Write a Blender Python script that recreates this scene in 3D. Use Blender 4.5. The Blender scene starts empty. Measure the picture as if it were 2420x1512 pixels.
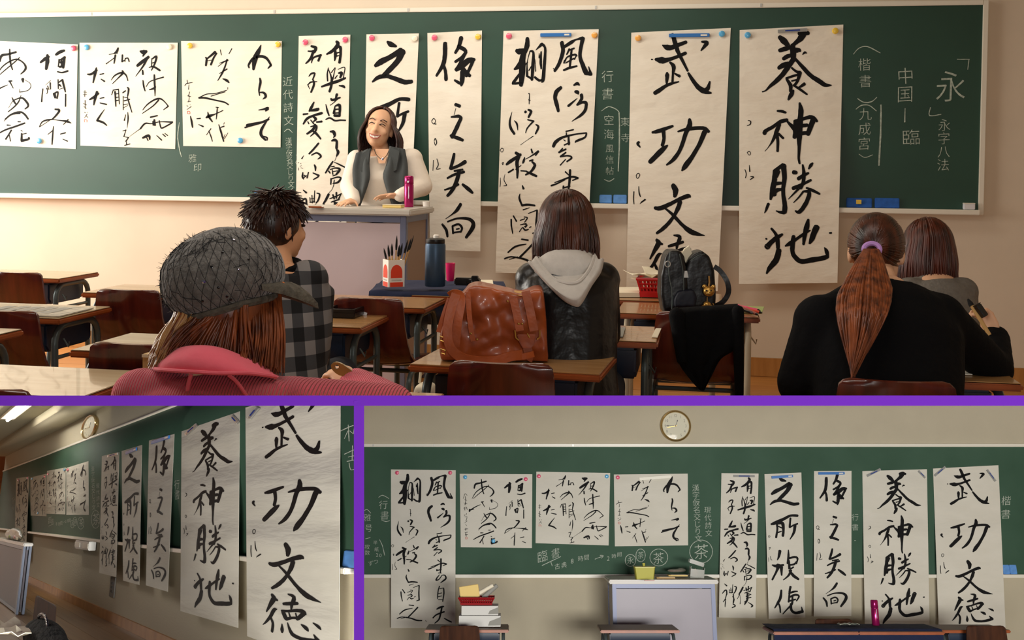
import bpy, bmesh, math, random
from mathutils import Vector, Matrix, noise
random.seed(7)
V = Vector
SC = bpy.context.scene
COL = SC.collection

# ---------------------------------------------------------------- camera
F, CX, CY = 2600.0, 1210.0, 479.0          # focal length and optical axis, in pixels of the 2420x1512 frame
EYE = V((0, 0, 1.25))
ROLL, PITCH = 0.01207, math.atan((479 - 400) / F)
_cr, _sr, _c, _s = math.cos(ROLL), math.sin(ROLL), math.cos(PITCH), math.sin(PITCH)
RZ = Matrix.Rotation(math.radians(9.7916), 3, 'Z')   # turns the scene so that the blackboard wall of the classroom runs along X
RIGHT = RZ @ V((_cr, _sr * _s, _sr * _c)); UP = RZ @ V((-_sr, _cr * _s, _cr * _c)); FWD = RZ @ V((0, _c, -_s))
AHEAD = RZ @ V((0, 1, 0))
cam_d = bpy.data.cameras.new('camera'); cam = bpy.data.objects.new('camera', cam_d); COL.objects.link(cam)
cam.matrix_world = Matrix(((RIGHT.x, UP.x, -FWD.x, EYE.x), (RIGHT.y, UP.y, -FWD.y, EYE.y), (RIGHT.z, UP.z, -FWD.z, EYE.z), (0, 0, 0, 1)))
cam_d.sensor_fit = 'HORIZONTAL'; cam_d.sensor_width = 36; cam_d.lens = 36 * F / 2420
cam_d.shift_y = -(756 - CY) / 2420; cam_d.clip_start = 0.02
SC.camera = cam

def ray(px, py):
    return RIGHT * ((px - CX) / F) + UP * ((CY - py) / F) + FWD

# ---------------------------------------------------------------- light and exposure
SC.view_settings.view_transform = 'Standard'; SC.view_settings.look = 'None'
SC.view_settings.gamma = 1; SC.view_settings.use_curve_mapping = False
SC.view_settings.exposure = 0.0
W = bpy.data.worlds.new('sky'); SC.world = W; W.use_nodes = True
W.node_tree.nodes['Background'].inputs[0].default_value = (1.0, 0.93, 0.84, 1)
W.node_tree.nodes['Background'].inputs[1].default_value = 0.07
def area(name, loc, target, sx, sy, power, col, spread=180):
    d = bpy.data.lights.new(name, 'AREA'); d.shape = 'RECTANGLE'; d.size = sx; d.size_y = sy
    d.energy = power; d.color = col; d.spread = math.radians(spread)
    o = bpy.data.objects.new(name, d); COL.objects.link(o); o.location = RZ @ V(loc)
    o.rotation_euler = (RZ @ (V(target) - V(loc))).to_track_quat('-Z', 'Y').to_euler()
    return o
area('window_daylight', (-5.1, 5.9, 1.8), (0.5, 6.6, 0.9), 3.4, 1.6, 204, (1.0, 0.955, 0.875))
area('ceiling_lamp_front', (-1.0, 5.6, 2.95), (-1.0, 6.4, 0.6), 3.2, 0.4, 36, (1.0, 0.93, 0.83))
area('ceiling_lamp_rear', (-0.6, 2.6, 2.95), (-0.6, 2.6, 0), 3.0, 0.4, 27, (1.0, 0.94, 0.86))
area('lower_rooms_fill', (0.42, -0.32, 1.265), (0.42, 2.0, 0.66), 0.5, 0.16, 29, (1.0, 0.985, 0.94))  # unseen fill added behind the camera, flash-like, for the lower rooms
area('lower_left_fill', (-0.15, -0.25, 1.1), (-0.6, 1.5, 0.75), 0.25, 0.2, 8.0, (1.0, 0.97, 0.9))  # another added fill, out of view, to brighten the lower left room

# ---------------------------------------------------------------- frames of the three rooms
class Frame:
    def __init__(s, o, ex, ez, sc=1.0, kx=1.0):
        ex = ex.normalized(); ez = (ez - ex * ez.dot(ex)).normalized(); ey = ez.cross(ex)
        ex = ex * kx
        s.M = Matrix(((ex.x * sc, ey.x * sc, ez.x * sc, o.x), (ex.y * sc, ey.y * sc, ez.y * sc, o.y), (ex.z * sc, ey.z * sc, ez.z * sc, o.z), (0, 0, 0, 1)))
        s.I = s.M.inverted(); s.s = sc
        s.o = s.I @ EYE; s.I3 = s.I.to_3x3()
    def y(s, px, py, y): d = s.I3 @ ray(px, py); return s.o + d * ((y - s.o.y) / d.y)
    def z(s, px, py, z): d = s.I3 @ ray(px, py); return s.o + d * ((z - s.o.z) / d.z)
    def x(s, px, py, x): d = s.I3 @ ray(px, py); return s.o + d * ((x - s.o.x) / d.x)
def onz(px, py, z): d = ray(px, py); return EYE + d * ((z - EYE.z) / d.z)
def aty(px, py, y): d = ray(px, py); return EYE + d * (y / d.dot(AHEAD))

RAIL = 1.045
_a, _b = onz(24, 456, RAIL), onz(2300, 495, RAIL)
_o = _a + (_b - _a) * (3.54 / 6.30); _o.z = 0
FA = Frame(_o, _b - _a, V((0, 0, 1)))
# lower right room: its floor vanishes at picture row 1180
_h = ray(1210, 1180).normalized(); _up = RIGHT.cross(_h).normalized()
def on_plane(px, py, p, n): d = ray(px, py); return EYE + d * ((p - EYE).dot(n) / d.dot(n))
_p = EYE + ray(1628, 1356) * 1.95
_q = on_plane(1628, 1056, _p, _h)
SCC = (_q - _p).dot(_up) / 1.2
FC = Frame(_p - _up * (1.0 * SCC), RIGHT, _up, SCC)
# lower left room: wall runs to the vanishing point (-262, 1217)
_up = RIGHT.cross(ray(1210, 1217).normalized()).normalized()
_ex = (-ray(-262, 1217)).normalized()
_p = EYE + ray(24, 1249) * 2.1
_n = _ex.cross(_up).normalized()
_q = on_plane(24, 1110, _p, _n)
SCB = (_q - _p).dot(_up) / 1.2
FB = Frame(_p - _up * (0.95 * SCB), _ex, _up, SCB, 4.0)   # the model room is long for its height
ROOT = {}
LAMP_A, LAMP_B = FB.z(24, 985, 2.58), FB.z(58, 958, 2.58)

# ---------------------------------------------------------------- materials
def lin(c):
    return tuple(((v / 255) / 12.92 if v / 255 <= 0.04045 else ((v / 255 + 0.055) / 1.055) ** 2.4) for v in c)
MATS = {}
def mat(name, rgb, rough=0.6, metal=0.0, var=0.0, scale=8.0, stretch=(1, 1, 1), bump=0.0, bscale=None, rgb2=None, spec=0.4, detail=4, coat=0.0, sheen=0.0, trans=0.0, alpha=1.0):
    m = bpy.data.materials.new(name); m.use_nodes = True; nt = m.node_tree; b = nt.nodes['Principled BSDF']
    c = lin(rgb)
    b.inputs['Roughness'].default_value = rough; b.inputs['Metallic'].default_value = metal
    b.inputs['Specular IOR Level'].default_value = spec; b.inputs['Coat Weight'].default_value = coat
    b.inputs['Sheen Weight'].default_value = sheen; b.inputs['Transmission Weight'].default_value = trans
    b.inputs['Alpha'].default_value = alpha
    b.inputs['Base Color'].default_value = (*c, 1)
    if var or rgb2 or bump:
        tc = nt.nodes.new('ShaderNodeTexCoord'); mp = nt.nodes.new('ShaderNodeMapping'); mp.inputs['Scale'].default_value = stretch
        nt.links.new(tc.outputs['Object'], mp.inputs['Vector'])
        n = nt.nodes.new('ShaderNodeTexNoise'); n.inputs['Scale'].default_value = scale; n.inputs['Detail'].default_value = detail
        nt.links.new(mp.outputs[0], n.inputs['Vector'])
        if var or rgb2:
            r = nt.nodes.new('ShaderNodeValToRGB')
            c2 = lin(rgb2) if rgb2 else tuple(min(1, v * (1 + var)) for v in c)
            c1 = c if rgb2 else tuple(v * (1 - var) for v in c)
            r.color_ramp.elements[0].position = 0.32; r.color_ramp.elements[1].position = 0.68
            r.color_ramp.elements[0].color = (*c1, 1); r.color_ramp.elements[1].color = (*c2, 1)
            nt.links.new(n.outputs[0], r.inputs[0]); nt.links.new(r.outputs[0], b.inputs['Base Color'])
        if bump:
            n2 = n
            if bscale:
                n2 = nt.nodes.new('ShaderNodeTexNoise'); n2.inputs['Scale'].default_value = bscale; n2.inputs['Detail'].default_value = 3
                nt.links.new(mp.outputs[0], n2.inputs['Vector'])
            bp = nt.nodes.new('ShaderNodeBump'); bp.inputs['Strength'].default_value = bump; bp.inputs['Distance'].default_value = 0.01
            nt.links.new(n2.outputs[0], bp.inputs['Height']); nt.links.new(bp.outputs[0], b.inputs['Normal'])
    MATS[name] = m
    return m
def add_wave(m, scale, axis, strength, dist=0.004, distort=1.0, prof='SIN'):
    nt = m.node_tree; b = nt.nodes['Principled BSDF']
    tc = nt.nodes.new('ShaderNodeTexCoord'); w = nt.nodes.new('ShaderNodeTexWave'); w.bands_direction = axis; w.wave_profile = prof
    w.inputs['Scale'].default_value = scale; w.inputs['Distortion'].default_value = distort; w.inputs['Detail Scale'].default_value = 1.5
    nt.links.new(tc.outputs['Object'], w.inputs['Vector'])
    bp = nt.nodes.new('ShaderNodeBump'); bp.inputs['Strength'].default_value = strength; bp.inputs['Distance'].default_value = dist
    nt.links.new(w.outputs['Fac'], bp.inputs['Height'])
    if b.inputs['Normal'].links: nt.links.new(b.inputs['Normal'].links[0].from_socket, bp.inputs['Normal'])
    nt.links.new(bp.outputs[0], b.inputs['Normal'])

# ---------------------------------------------------------------- mesh helpers
class MB:
    def __init__(s): s.v = []; s.f = []
    def add(s, vs, fs):
        b = len(s.v); s.v += [tuple(p) for p in vs]; s.f += [tuple(i + b for i in f) for f in fs]; return s
    def box(s, c, d, rot=None):
        x, y, z = d[0] / 2, d[1] / 2, d[2] / 2
        vs = [V((sx * x, sy * y, sz * z)) for sz in (-1, 1) for sy in (-1, 1) for sx in (-1, 1)]
        if rot is not None: vs = [rot @ p for p in vs]
        return s.add([p + V(c) for p in vs], [(0, 2, 3, 1), (4, 5, 7, 6), (0, 1, 5, 4), (2, 6, 7, 3), (0, 4, 6, 2), (1, 3, 7, 5)])
    def box8(s, vs):
        return s.add(vs, [(0, 2, 3, 1), (4, 5, 7, 6), (0, 1, 5, 4), (2, 6, 7, 3), (0, 4, 6, 2), (1, 3, 7, 5)])
    def rings(s, R, cap0=True, cap1=True, closed=True):
        n = len(R[0]); b = len(s.v)
        for r in R: s.v += [tuple(p) for p in r]
        for i in range(len(R) - 1):
            for j in range(n if closed else n - 1):
                k = (j + 1) % n
                s.f.append((b + i * n + j, b + i * n + k, b + (i + 1) * n + k, b + (i + 1) * n + j))
        if cap0: s.f.append(tuple(b + j for j in reversed(range(n))))
        if cap1: s.f.append(tuple(b + (len(R) - 1) * n + j for j in range(n)))
        return s
    def tube(s, pts, r, n=8, cap=True, closed=False, flat=1.0):
        pts = [V(p) for p in pts]; m = len(pts)
        rr = r if isinstance(r, (list, tuple)) else [r] * m
        R = []; prev = None
        for i, p in enumerate(pts):
            if closed: t = pts[(i + 1) % m] - pts[i - 1]
            else: t = pts[min(i + 1, m - 1)] - pts[max(i - 1, 0)]
            t = t.normalized() if t.length > 1e-9 else V((0, 0, 1))
            if prev is None:
                a = t.cross(V((0, 0, 1)) if abs(t.z) < 0.9 else V((1, 0, 0))).normalized()
            else:
                a = prev - t * prev.dot(t); a = a.normalized() if a.length > 1e-6 else t.orthogonal().normalized()
            prev = a; bb = t.cross(a)
            R.append([p + (a * math.cos(2 * math.pi * k / n) + bb * (math.sin(2 * math.pi * k / n) * flat)) * rr[i] for k in range(n)])
        if closed: R.append(R[0])
        return s.rings(R, cap and not closed, cap and not closed)
    def lathe(s, c, prof, n=20, axis=None):
        R = []
        q = (axis.to_track_quat('Z', 'Y').to_matrix() if axis is not None else Matrix.Identity(3))
        for r, z in prof:
            R.append([V(c) + q @ V((r * math.cos(2 * math.pi * k / n), r * math.sin(2 * math.pi * k / n), z)) for k in range(n)])
        return s.rings(R)
    def ell(s, c, r, nu=16, nv=10, rot=None):
        R = []
        for i in range(1, nv):
            a = math.pi * i / nv - math.pi / 2
            ring = [V((r[0] * math.cos(a) * math.cos(2 * math.pi * k / nu), r[1] * math.cos(a) * math.sin(2 * math.pi * k / nu), r[2] * math.sin(a))) for k in range(nu)]
            R.append([(rot @ p if rot else p) + V(c) for p in ring])
        return s.rings(R)
    def capsule(s, a, b, ra, rb, n=12):
        a, b = V(a), V(b); d = (b - a); t = d.normalized() if d.length > 1e-6 else V((0, 0, 1)); pts = []; rr = []
        for k in (0.1, 0.5, 0.85): ang = k * math.pi / 2; pts.append(a - t * ra * math.cos(ang)); rr.append(ra * math.sin(ang))
        pts.append(a); rr.append(ra); pts.append(b); rr.append(rb)
        for k in (0.85, 0.5, 0.1): ang = k * math.pi / 2; pts.append(b + t * rb * math.cos(ang)); rr.append(rb * math.sin(ang))
        return s.tube(pts, rr, n)
    def prism(s, poly, h):
        """poly: list of 3-D points; h: offset vector"""
        n = len(poly); h = V(h)
        s.add([V(p) for p in poly] + [V(p) + h for p in poly], [tuple(reversed(range(n))), tuple(range(n, 2 * n))] + [(i, (i + 1) % n, n + (i + 1) % n, n + i) for i in range(n)])
        return s
    def sheet(s, G, th):
        """grid of points [row][col] thickened by vector th"""
        r, c = len(G), len(G[0]); th = V(th); b = len(s.v)
        for row in G: s.v += [tuple(p) for p in row]
        for row in G: s.v += [tuple(V(p) + th) for p in row]
        o = r * c
        for i in range(r - 1):
            for j in range(c - 1):
                a = b + i * c + j
                s.f.append((a, a + 1, a + c + 1, a + c)); s.f.append((o + a, o + a + c, o + a + c + 1, o + a + 1))
        rim = [(0, j) for j in range(c)] + [(i, c - 1) for i in range(1, r)] + [(r - 1, j) for j in range(c - 2, -1, -1)] + [(i, 0) for i in range(r - 2, 0, -1)]
        for k in range(len(rim)):
            (i, j), (i2, j2) = rim[k], rim[(k + 1) % len(rim)]
            a, a2 = b + i * c + j, b + i2 * c + j2
            s.f.append((a, o + a, o + a2, a2))
        return s

def link(name, mesh, parent=None, M=None):
    o = bpy.data.objects.new(name, mesh); COL.objects.link(o)
    if parent is not None: o.parent = parent
    elif M is not None: o.matrix_world = M
    return o
def build(mb, name, m, parent=None, M=None, bevel=0.0, seg=2, smooth=True, ang=40, recalc=True):
    me = bpy.data.meshes.new(name); me.from_pydata(mb.v, [], mb.f)
    if recalc or bevel:
        bm = bmesh.new(); bm.from_mesh(me)
        if recalc: bmesh.ops.recalc_face_normals(bm, faces=bm.faces)
        if bevel:
            es = [e for e in bm.edges if len(e.link_faces) == 2 and e.calc_face_angle(0) > 0.6]
            bmesh.ops.bevel(bm, geom=es, offset=bevel, segments=seg, affect='EDGES', clamp_overlap=True)
        bm.to_mesh(me); bm.free()
    if smooth:
        me.polygons.foreach_set('use_smooth', [True] * len(me.polygons)); me.set_sharp_from_angle(angle=math.radians(ang))
    me.materials.append(MATS[m] if isinstance(m, str) else m)
    return link(name, me, parent, M)
def blob(mb, name, m, parent=None, M=None, voxel=0.008, smooth=6, fac=0.5):
    """one continuous skin over all the closed shapes in mb"""
    me = bpy.data.meshes.new('tmp'); me.from_pydata(mb.v, [], mb.f)
    bm = bmesh.new(); bm.from_mesh(me); bmesh.ops.recalc_face_normals(bm, faces=bm.faces); bm.to_mesh(me); bm.free()
    t = bpy.data.objects.new('tmp', me); COL.objects.link(t)
    r = t.modifiers.new('r', 'REMESH'); r.mode = 'VOXEL'; r.voxel_size = voxel
    if smooth:
        q = t.modifiers.new('s', 'SMOOTH'); q.factor = fac; q.iterations = smooth
    dg = bpy.context.evaluated_depsgraph_get(); dg.update()
    me2 = bpy.data.meshes.new_from_object(t.evaluated_get(dg)); me2.name = name
    bpy.data.objects.remove(t); bpy.data.meshes.remove(me)
    me2.polygons.foreach_set('use_smooth', [True] * len(me2.polygons))
    me2.materials.clear(); me2.materials.append(MATS[m] if isinstance(m, str) else m)
    return link(name, me2, parent, M)
def tag(o, label, cat, group=None, kind=None):
    if label: o['label'] = label
    if cat: o['category'] = cat
    if group: o['group'] = group
    if kind: o['kind'] = kind
    return o
def thing(name, label, cat, fr, loc=(0, 0, 0), rz=0.0, group=None):
    o = bpy.data.objects.new(name, None); COL.objects.link(o); o.empty_display_size = 0.05
    o.matrix_world = fr.M @ Matrix.Translation(V(loc)) @ Matrix.Rotation(rz, 4, 'Z')
    return tag(o, label, cat, group)
WORLD = Frame(V((0, 0, 0)), V((1, 0, 0)), V((0, 0, 1)))
def copy_tree(o, parent=None):
    c = o.copy(); COL.objects.link(c)
    if parent is not None: c.parent = parent
    for ch in list(o.children): copy_tree(ch, c)
    return c
def arc(c, r, a0, a1, n, ax=(1, 0, 0), ay=(0, 0, 1)):
    ax, ay = V(ax), V(ay)
    return [V(c) + (ax * math.cos(a0 + (a1 - a0) * i / n) + ay * math.sin(a0 + (a1 - a0) * i / n)) * r for i in range(n + 1)]
def spline(P, k=4):
    """Catmull-Rom through tuples of any length"""
    P = [tuple(map(float, p)) for p in P]; out = []
    if len(P) == 2: return [tuple(a + (b - a) * i / k for a, b in zip(*P)) for i in range(k + 1)]
    Q = [P[0]] + P + [P[-1]]
    for i in range(1, len(Q) - 2):
        p0, p1, p2, p3 = Q[i - 1:i + 3]
        for j in range(k):
            t = j / k; t2, t3 = t * t, t * t * t
            out.append(tuple(0.5 * (2 * b + (c - a) * t + (2 * a - 5 * b + 4 * c - d) * t2 + (-a + 3 * b - 3 * c + d) * t3) for a, b, c, d in zip(p0, p1, p2, p3)))
    out.append(P[-1]); return out
def homography(q):
    """unit square (u right, v down) -> quad TL TR BR BL"""
    (x0, y0), (x1, y1), (x2, y2), (x3, y3) = q
    dx1, dx2, dx3 = x1 - x2, x3 - x2, x0 - x1 + x2 - x3
    dy1, dy2, dy3 = y1 - y2, y3 - y2, y0 - y1 + y2 - y3
    den = dx1 * dy2 - dx2 * dy1
    g = (dx3 * dy2 - dx2 * dy3) / den; h = (dx1 * dy3 - dx3 * dy1) / den
    return Matrix(((x1 - x0 + g * x1, x3 - x0 + h * x3, x0), (y1 - y0 + g * y1, y3 - y0 + h * y3, y0), (g, h, 1)))
def happly(H, u, v):
    p = H @ V((u, v, 1)); return p.x / p.z, p.y / p.z
# ---------------------------------------------------------------- brush writing: strokes "x,y,width ..." split by "|", glyphs by ";"
# every block: (crop x0, crop y0, pixels per unit, text)
INK = {}
INK['yousin'] = [((1748, 71), (1993, 58), (1979, 668), (1746, 671)), [
 (1740, 60, .205, "500,135,50 545,175,75 600,235,50|725,92,50 780,85,70 830,90,45|780,85,80 740,150,70 690,195,50 650,230,40|500,290,45 560,270,55 630,250,45|640,290,60 715,285,55 735,295,30|650,225,50 655,300,70 660,400,60|545,385,45 590,355,50 640,345,40|490,490,45 540,460,60 600,440,50|655,395,60 600,475,60 530,570,55 450,650,50 390,700,35 340,750,18 300,765,14|680,385,30 760,475,45 860,580,50 960,645,55 1020,685,50 1095,690,15|640,490,25 690,530,30 735,545,45|735,545,45 705,640,35 670,690,30|575,610,25 650,585,30 720,565,25|580,620,30 625,690,45 625,760,35|640,640,20 700,625,20|655,750,30 635,795,55 600,855,25|660,690,25 740,740,30 815,795,22|785,675,40 740,705,28 700,725,15|765,335,12 790,312,28 810,320,12;475,985,25 525,990,35 570,1005,25|325,1245,50 340,1215,45 420,1170,40 510,1110,45 585,1090,40|500,1140,35 470,1210,50 430,1310,35 380,1390,12 330,1450,6|465,1230,40 480,1340,35 475,1450,30|490,1250,30 540,1300,28|590,1110,25 650,1170,50 690,1210,60|730,895,25 745,980,60 735,1100,65 725,1250,70 725,1400,40 720,1530,30 730,1590,25|680,1110,45 695,1200,80 670,1290,45|670,1105,35 760,1080,40 870,1055,45 930,1105,30|890,1075,65 860,1160,60 825,1250,55|690,1270,50 760,1245,45 820,1240,45|700,1170,50 770,1155,45 820,1150,40"),
 (1740, 370, .205, "440,160,40 440,260,60 415,400,60 395,490,28|370,545,35 345,610,28 325,650,8|440,165,40 540,95,45|545,105,65 555,250,55 540,400,45 560,560,55 555,640,55|550,645,45 500,640,30 460,625,12|450,220,70 490,170,40|450,310,50 530,305,30|430,430,60 460,390,50 530,375,30|430,380,60 440,440,50|660,180,50 690,185,45|835,140,20 860,100,40 880,75,22|765,95,22 780,200,45 770,300,40 740,360,45|715,255,45 770,220,40 830,190,28|655,365,45 740,330,40 860,270,28|720,370,30 660,430,20 600,490,8|810,360,25 880,390,35 960,430,25|770,400,20 840,410,45 820,500,50 770,590,50 720,640,45 680,625,16|770,405,25 720,470,20 660,530,10;405,830,28 450,885,35 475,950,50 480,1050,45|355,1040,70 400,990,55 460,940,55 530,895,28|343,945,22 350,950,20|490,1080,65 465,1180,70 420,1240,65 380,1290,50 350,1345,22|660,920,45 650,1010,55 650,1110,50 700,1180,55 760,1208,55 880,1190,60 1000,1170,55 1050,1150,50|1055,1150,30 1040,1090,45 1015,1045,8|565,1030,18 620,1000,50 700,945,35 780,890,35 850,850,18|830,725,28 815,800,60 790,900,50 775,1010,30|925,815,75 900,870,70 870,950,60 845,1000,28|1075,880,20 1095,878,24"),
 (1740, 60, .205, "135,1095,7 165,1105,12 160,1140,12 125,1155,7|125,1465,7 148,1450,9 165,1475,7 148,1495,7 125,1465,7|100,1662,9 115,1712,10 105,1757,9|150,1612,7 155,1682,16|165,1742,9 200,1747,13 160,1777,9")]]
INK['bubu'] = [((1492, 77), (1727, 66), (1696, 688), (1480, 690)), [
 (1490, 60, .19841, "380,235,12 430,260,65 480,265,60 560,235,50 660,200,42|300,405,35 370,415,80 440,410,50 560,370,40 655,330,42|500,110,45 530,200,55 560,300,50 610,400,40 680,540,28|690,570,30 740,650,45 800,730,55 860,775,65 910,795,45 960,805,22|880,780,60 920,750,50 945,670,22|850,195,25 910,205,50 880,250,40 840,300,16|470,440,25 515,490,50 505,580,30 500,680,28|435,565,28 437,600,50 430,690,25|530,575,22 585,605,35|290,805,50 340,775,50 420,720,40 480,695,35 575,670,16|250,405,18 262,405,16"),
 (1440, 40, .41026, "248,665,14 290,655,25 365,628,14|310,655,25 315,700,20 305,740,20|235,835,26 270,800,30 310,760,28 335,740,10|462,590,18 462,625,30 440,670,25 410,760,22 370,820,22 330,852,10|395,660,9 450,645,20 540,640,22 572,660,18|550,660,30 520,730,25 480,800,25 440,855,32 418,885,10"),
 (1490, 60, .19841, "100,1390,30 85,1410,35 115,1450,15"),
]]
INK['bubu2'] = [((2205, 1107), (2359.5, 1099), (2377, 1494), (2219, 1497)), [
 (2200, 1300, .12563, "690,205,55 730,270,75 725,340,45|470,485,38 540,490,60 680,430,50 800,370,50 900,335,55 930,345,26|800,410,60 780,480,60 740,570,45 670,670,50 590,750,50 520,800,36|590,480,20 680,540,35 760,610,45 860,700,45 960,770,65 1040,800,55 1165,825,8;520,885,36 550,930,70 505,1020,55 450,1130,22|605,940,25 555,930,50|600,1060,15 560,1080,50 510,1180,45 450,1270,32 400,1325,10|520,1200,30 550,1270,40 540,1375,38|750,825,18 830,845,50 810,930,50|690,965,34 780,940,45 880,910,36|805,930,50 800,1010,22|670,1060,28 760,1040,30 880,1000,40 960,995,50 990,1020,22|690,1070,55 730,1140,55 750,1160,18|960,1020,55 900,1090,48 880,1110,36|740,1150,40 820,1110,30 910,1090,28|770,1060,18 790,1110,22|860,1040,18 880,1100,22|680,1230,12 685,1300,48 685,1335,32|755,1190,12 790,1270,40 840,1325,50 960,1335,42 1080,1315,50 1160,1290,48|1150,1290,55 1100,1235,16|940,1160,18 1000,1185,50 1030,1210,22|1085,1095,12 1150,1120,40 1180,1145,16;205,120,9 200,85,9 225,65,9 245,85,9 225,125,9 205,120,9|180,290,14 180,370,14 190,440,11|240,225,9 250,300,17 270,350,13|280,420,11 340,380,20 270,435,7")]]
INK['zou'] = [((1923.8, 1112.9), (2012.4, 1112.4), (2012, 1455.2), (1923.3, 1456.4)), [
 (1910, 1110, .2381, "180,80,28 178,150,32 165,210,28 118,280,16|165,205,20 180,250,22 185,305,26|290,50,30 275,100,25 250,140,18|270,100,25 320,130,25 300,165,22 250,195,18|315,150,20 275,220,25 250,245,16|380,185,20 340,190,36 300,220,36 255,250,16|290,230,30 330,270,28 350,285,20|300,260,35 295,320,30 290,345,14|245,310,14 270,325,20 295,335,18|370,195,22 325,285,22;250,465,22 280,475,22|252,490,4 240,530,4|220,545,12 270,540,22 290,550,20|290,550,22 260,610,28 225,675,28|215,665,18 260,680,25 300,695,20;240,785,18 230,830,24 212,885,22|215,885,20 270,865,22 318,838,28|240,900,14 300,890,14|190,950,14 240,925,18 310,905,18|275,900,30 260,960,30 225,1030,26 190,1070,20|170,1030,12 230,1010,16 270,990,16|300,990,18 340,1020,28 370,1045,18;285,1125,22 260,1165,24 220,1200,9 175,1230,4|150,1270,16 180,1310,22 188,1355,16|190,1250,12 260,1225,14 340,1225,22 375,1250,28 370,1290,30 325,1355,20|225,1280,14 230,1330,16|225,1280,14 270,1265,16 295,1290,16 285,1320,12|235,1325,12 290,1315,12|255,1300,12 275,1295,10;80,570,5 95,553,5 108,570,5 95,590,5 80,575,5|95,588,5 112,590,7|97,700,5 105,685,7 115,710,7 105,730,5 97,705,5|90,830,5 85,900,5|115,820,5 125,860,7 110,890,5 140,885,5")]]
INK['zhi'] = [((1806.7, 1120.2), (1893.8, 1116.2), (1903.3, 1458.8), (1817, 1462)), [
 (1780, 1110, .2381, "260,85,14 285,100,34 325,112,14|185,240,24 220,215,40 290,180,34 360,135,36|370,145,48 340,205,40 280,270,36 235,310,24|170,345,12 210,315,28 270,305,28 330,320,30 400,340,34 450,335,26;180,540,20 224,525,36 300,490,30 370,455,24 440,455,26|235,525,22 240,590,20 228,670,22|250,530,26 290,530,34 300,590,26 295,655,26|250,560,12 290,580,12|235,625,14 280,610,12|370,480,20 362,570,20|362,572,16 400,550,16 440,535,18|415,550,30 405,620,26 365,690,9;265,805,32 255,860,24 240,895,9|190,945,14 230,955,30 300,945,20|250,950,50 235,1000,24 190,1090,18|280,965,34 283,1045,16|350,795,10 350,860,22 340,930,16|350,880,20 410,865,22 440,880,20 430,935,10|355,900,18 360,980,26|365,945,16 410,935,20 430,910,14|370,985,16 400,965,16|375,1000,26 350,1050,20 300,1092,9|360,1000,20 400,1050,30 450,1085,22;280,1195,20 270,1270,28 245,1320,24 215,1370,12|250,1320,16 265,1360,18 270,1415,14|370,1160,24 360,1215,20|355,1225,18 400,1210,20 440,1205,12|360,1230,18 352,1310,20|365,1260,20 420,1240,22 455,1255,18 430,1300,14|365,1300,18 420,1285,16|390,1250,16 385,1330,22 340,1380,16 295,1430,10|375,1330,24 380,1390,26 420,1420,26 490,1405,32|490,1405,24 480,1360,8;150,660,4 158,650,4 168,660,4 158,672,4 150,660,4|155,775,4 170,770,5 162,790,5|152,870,4 155,910,4|170,855,4 178,890,7 190,895,4")]]
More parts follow.
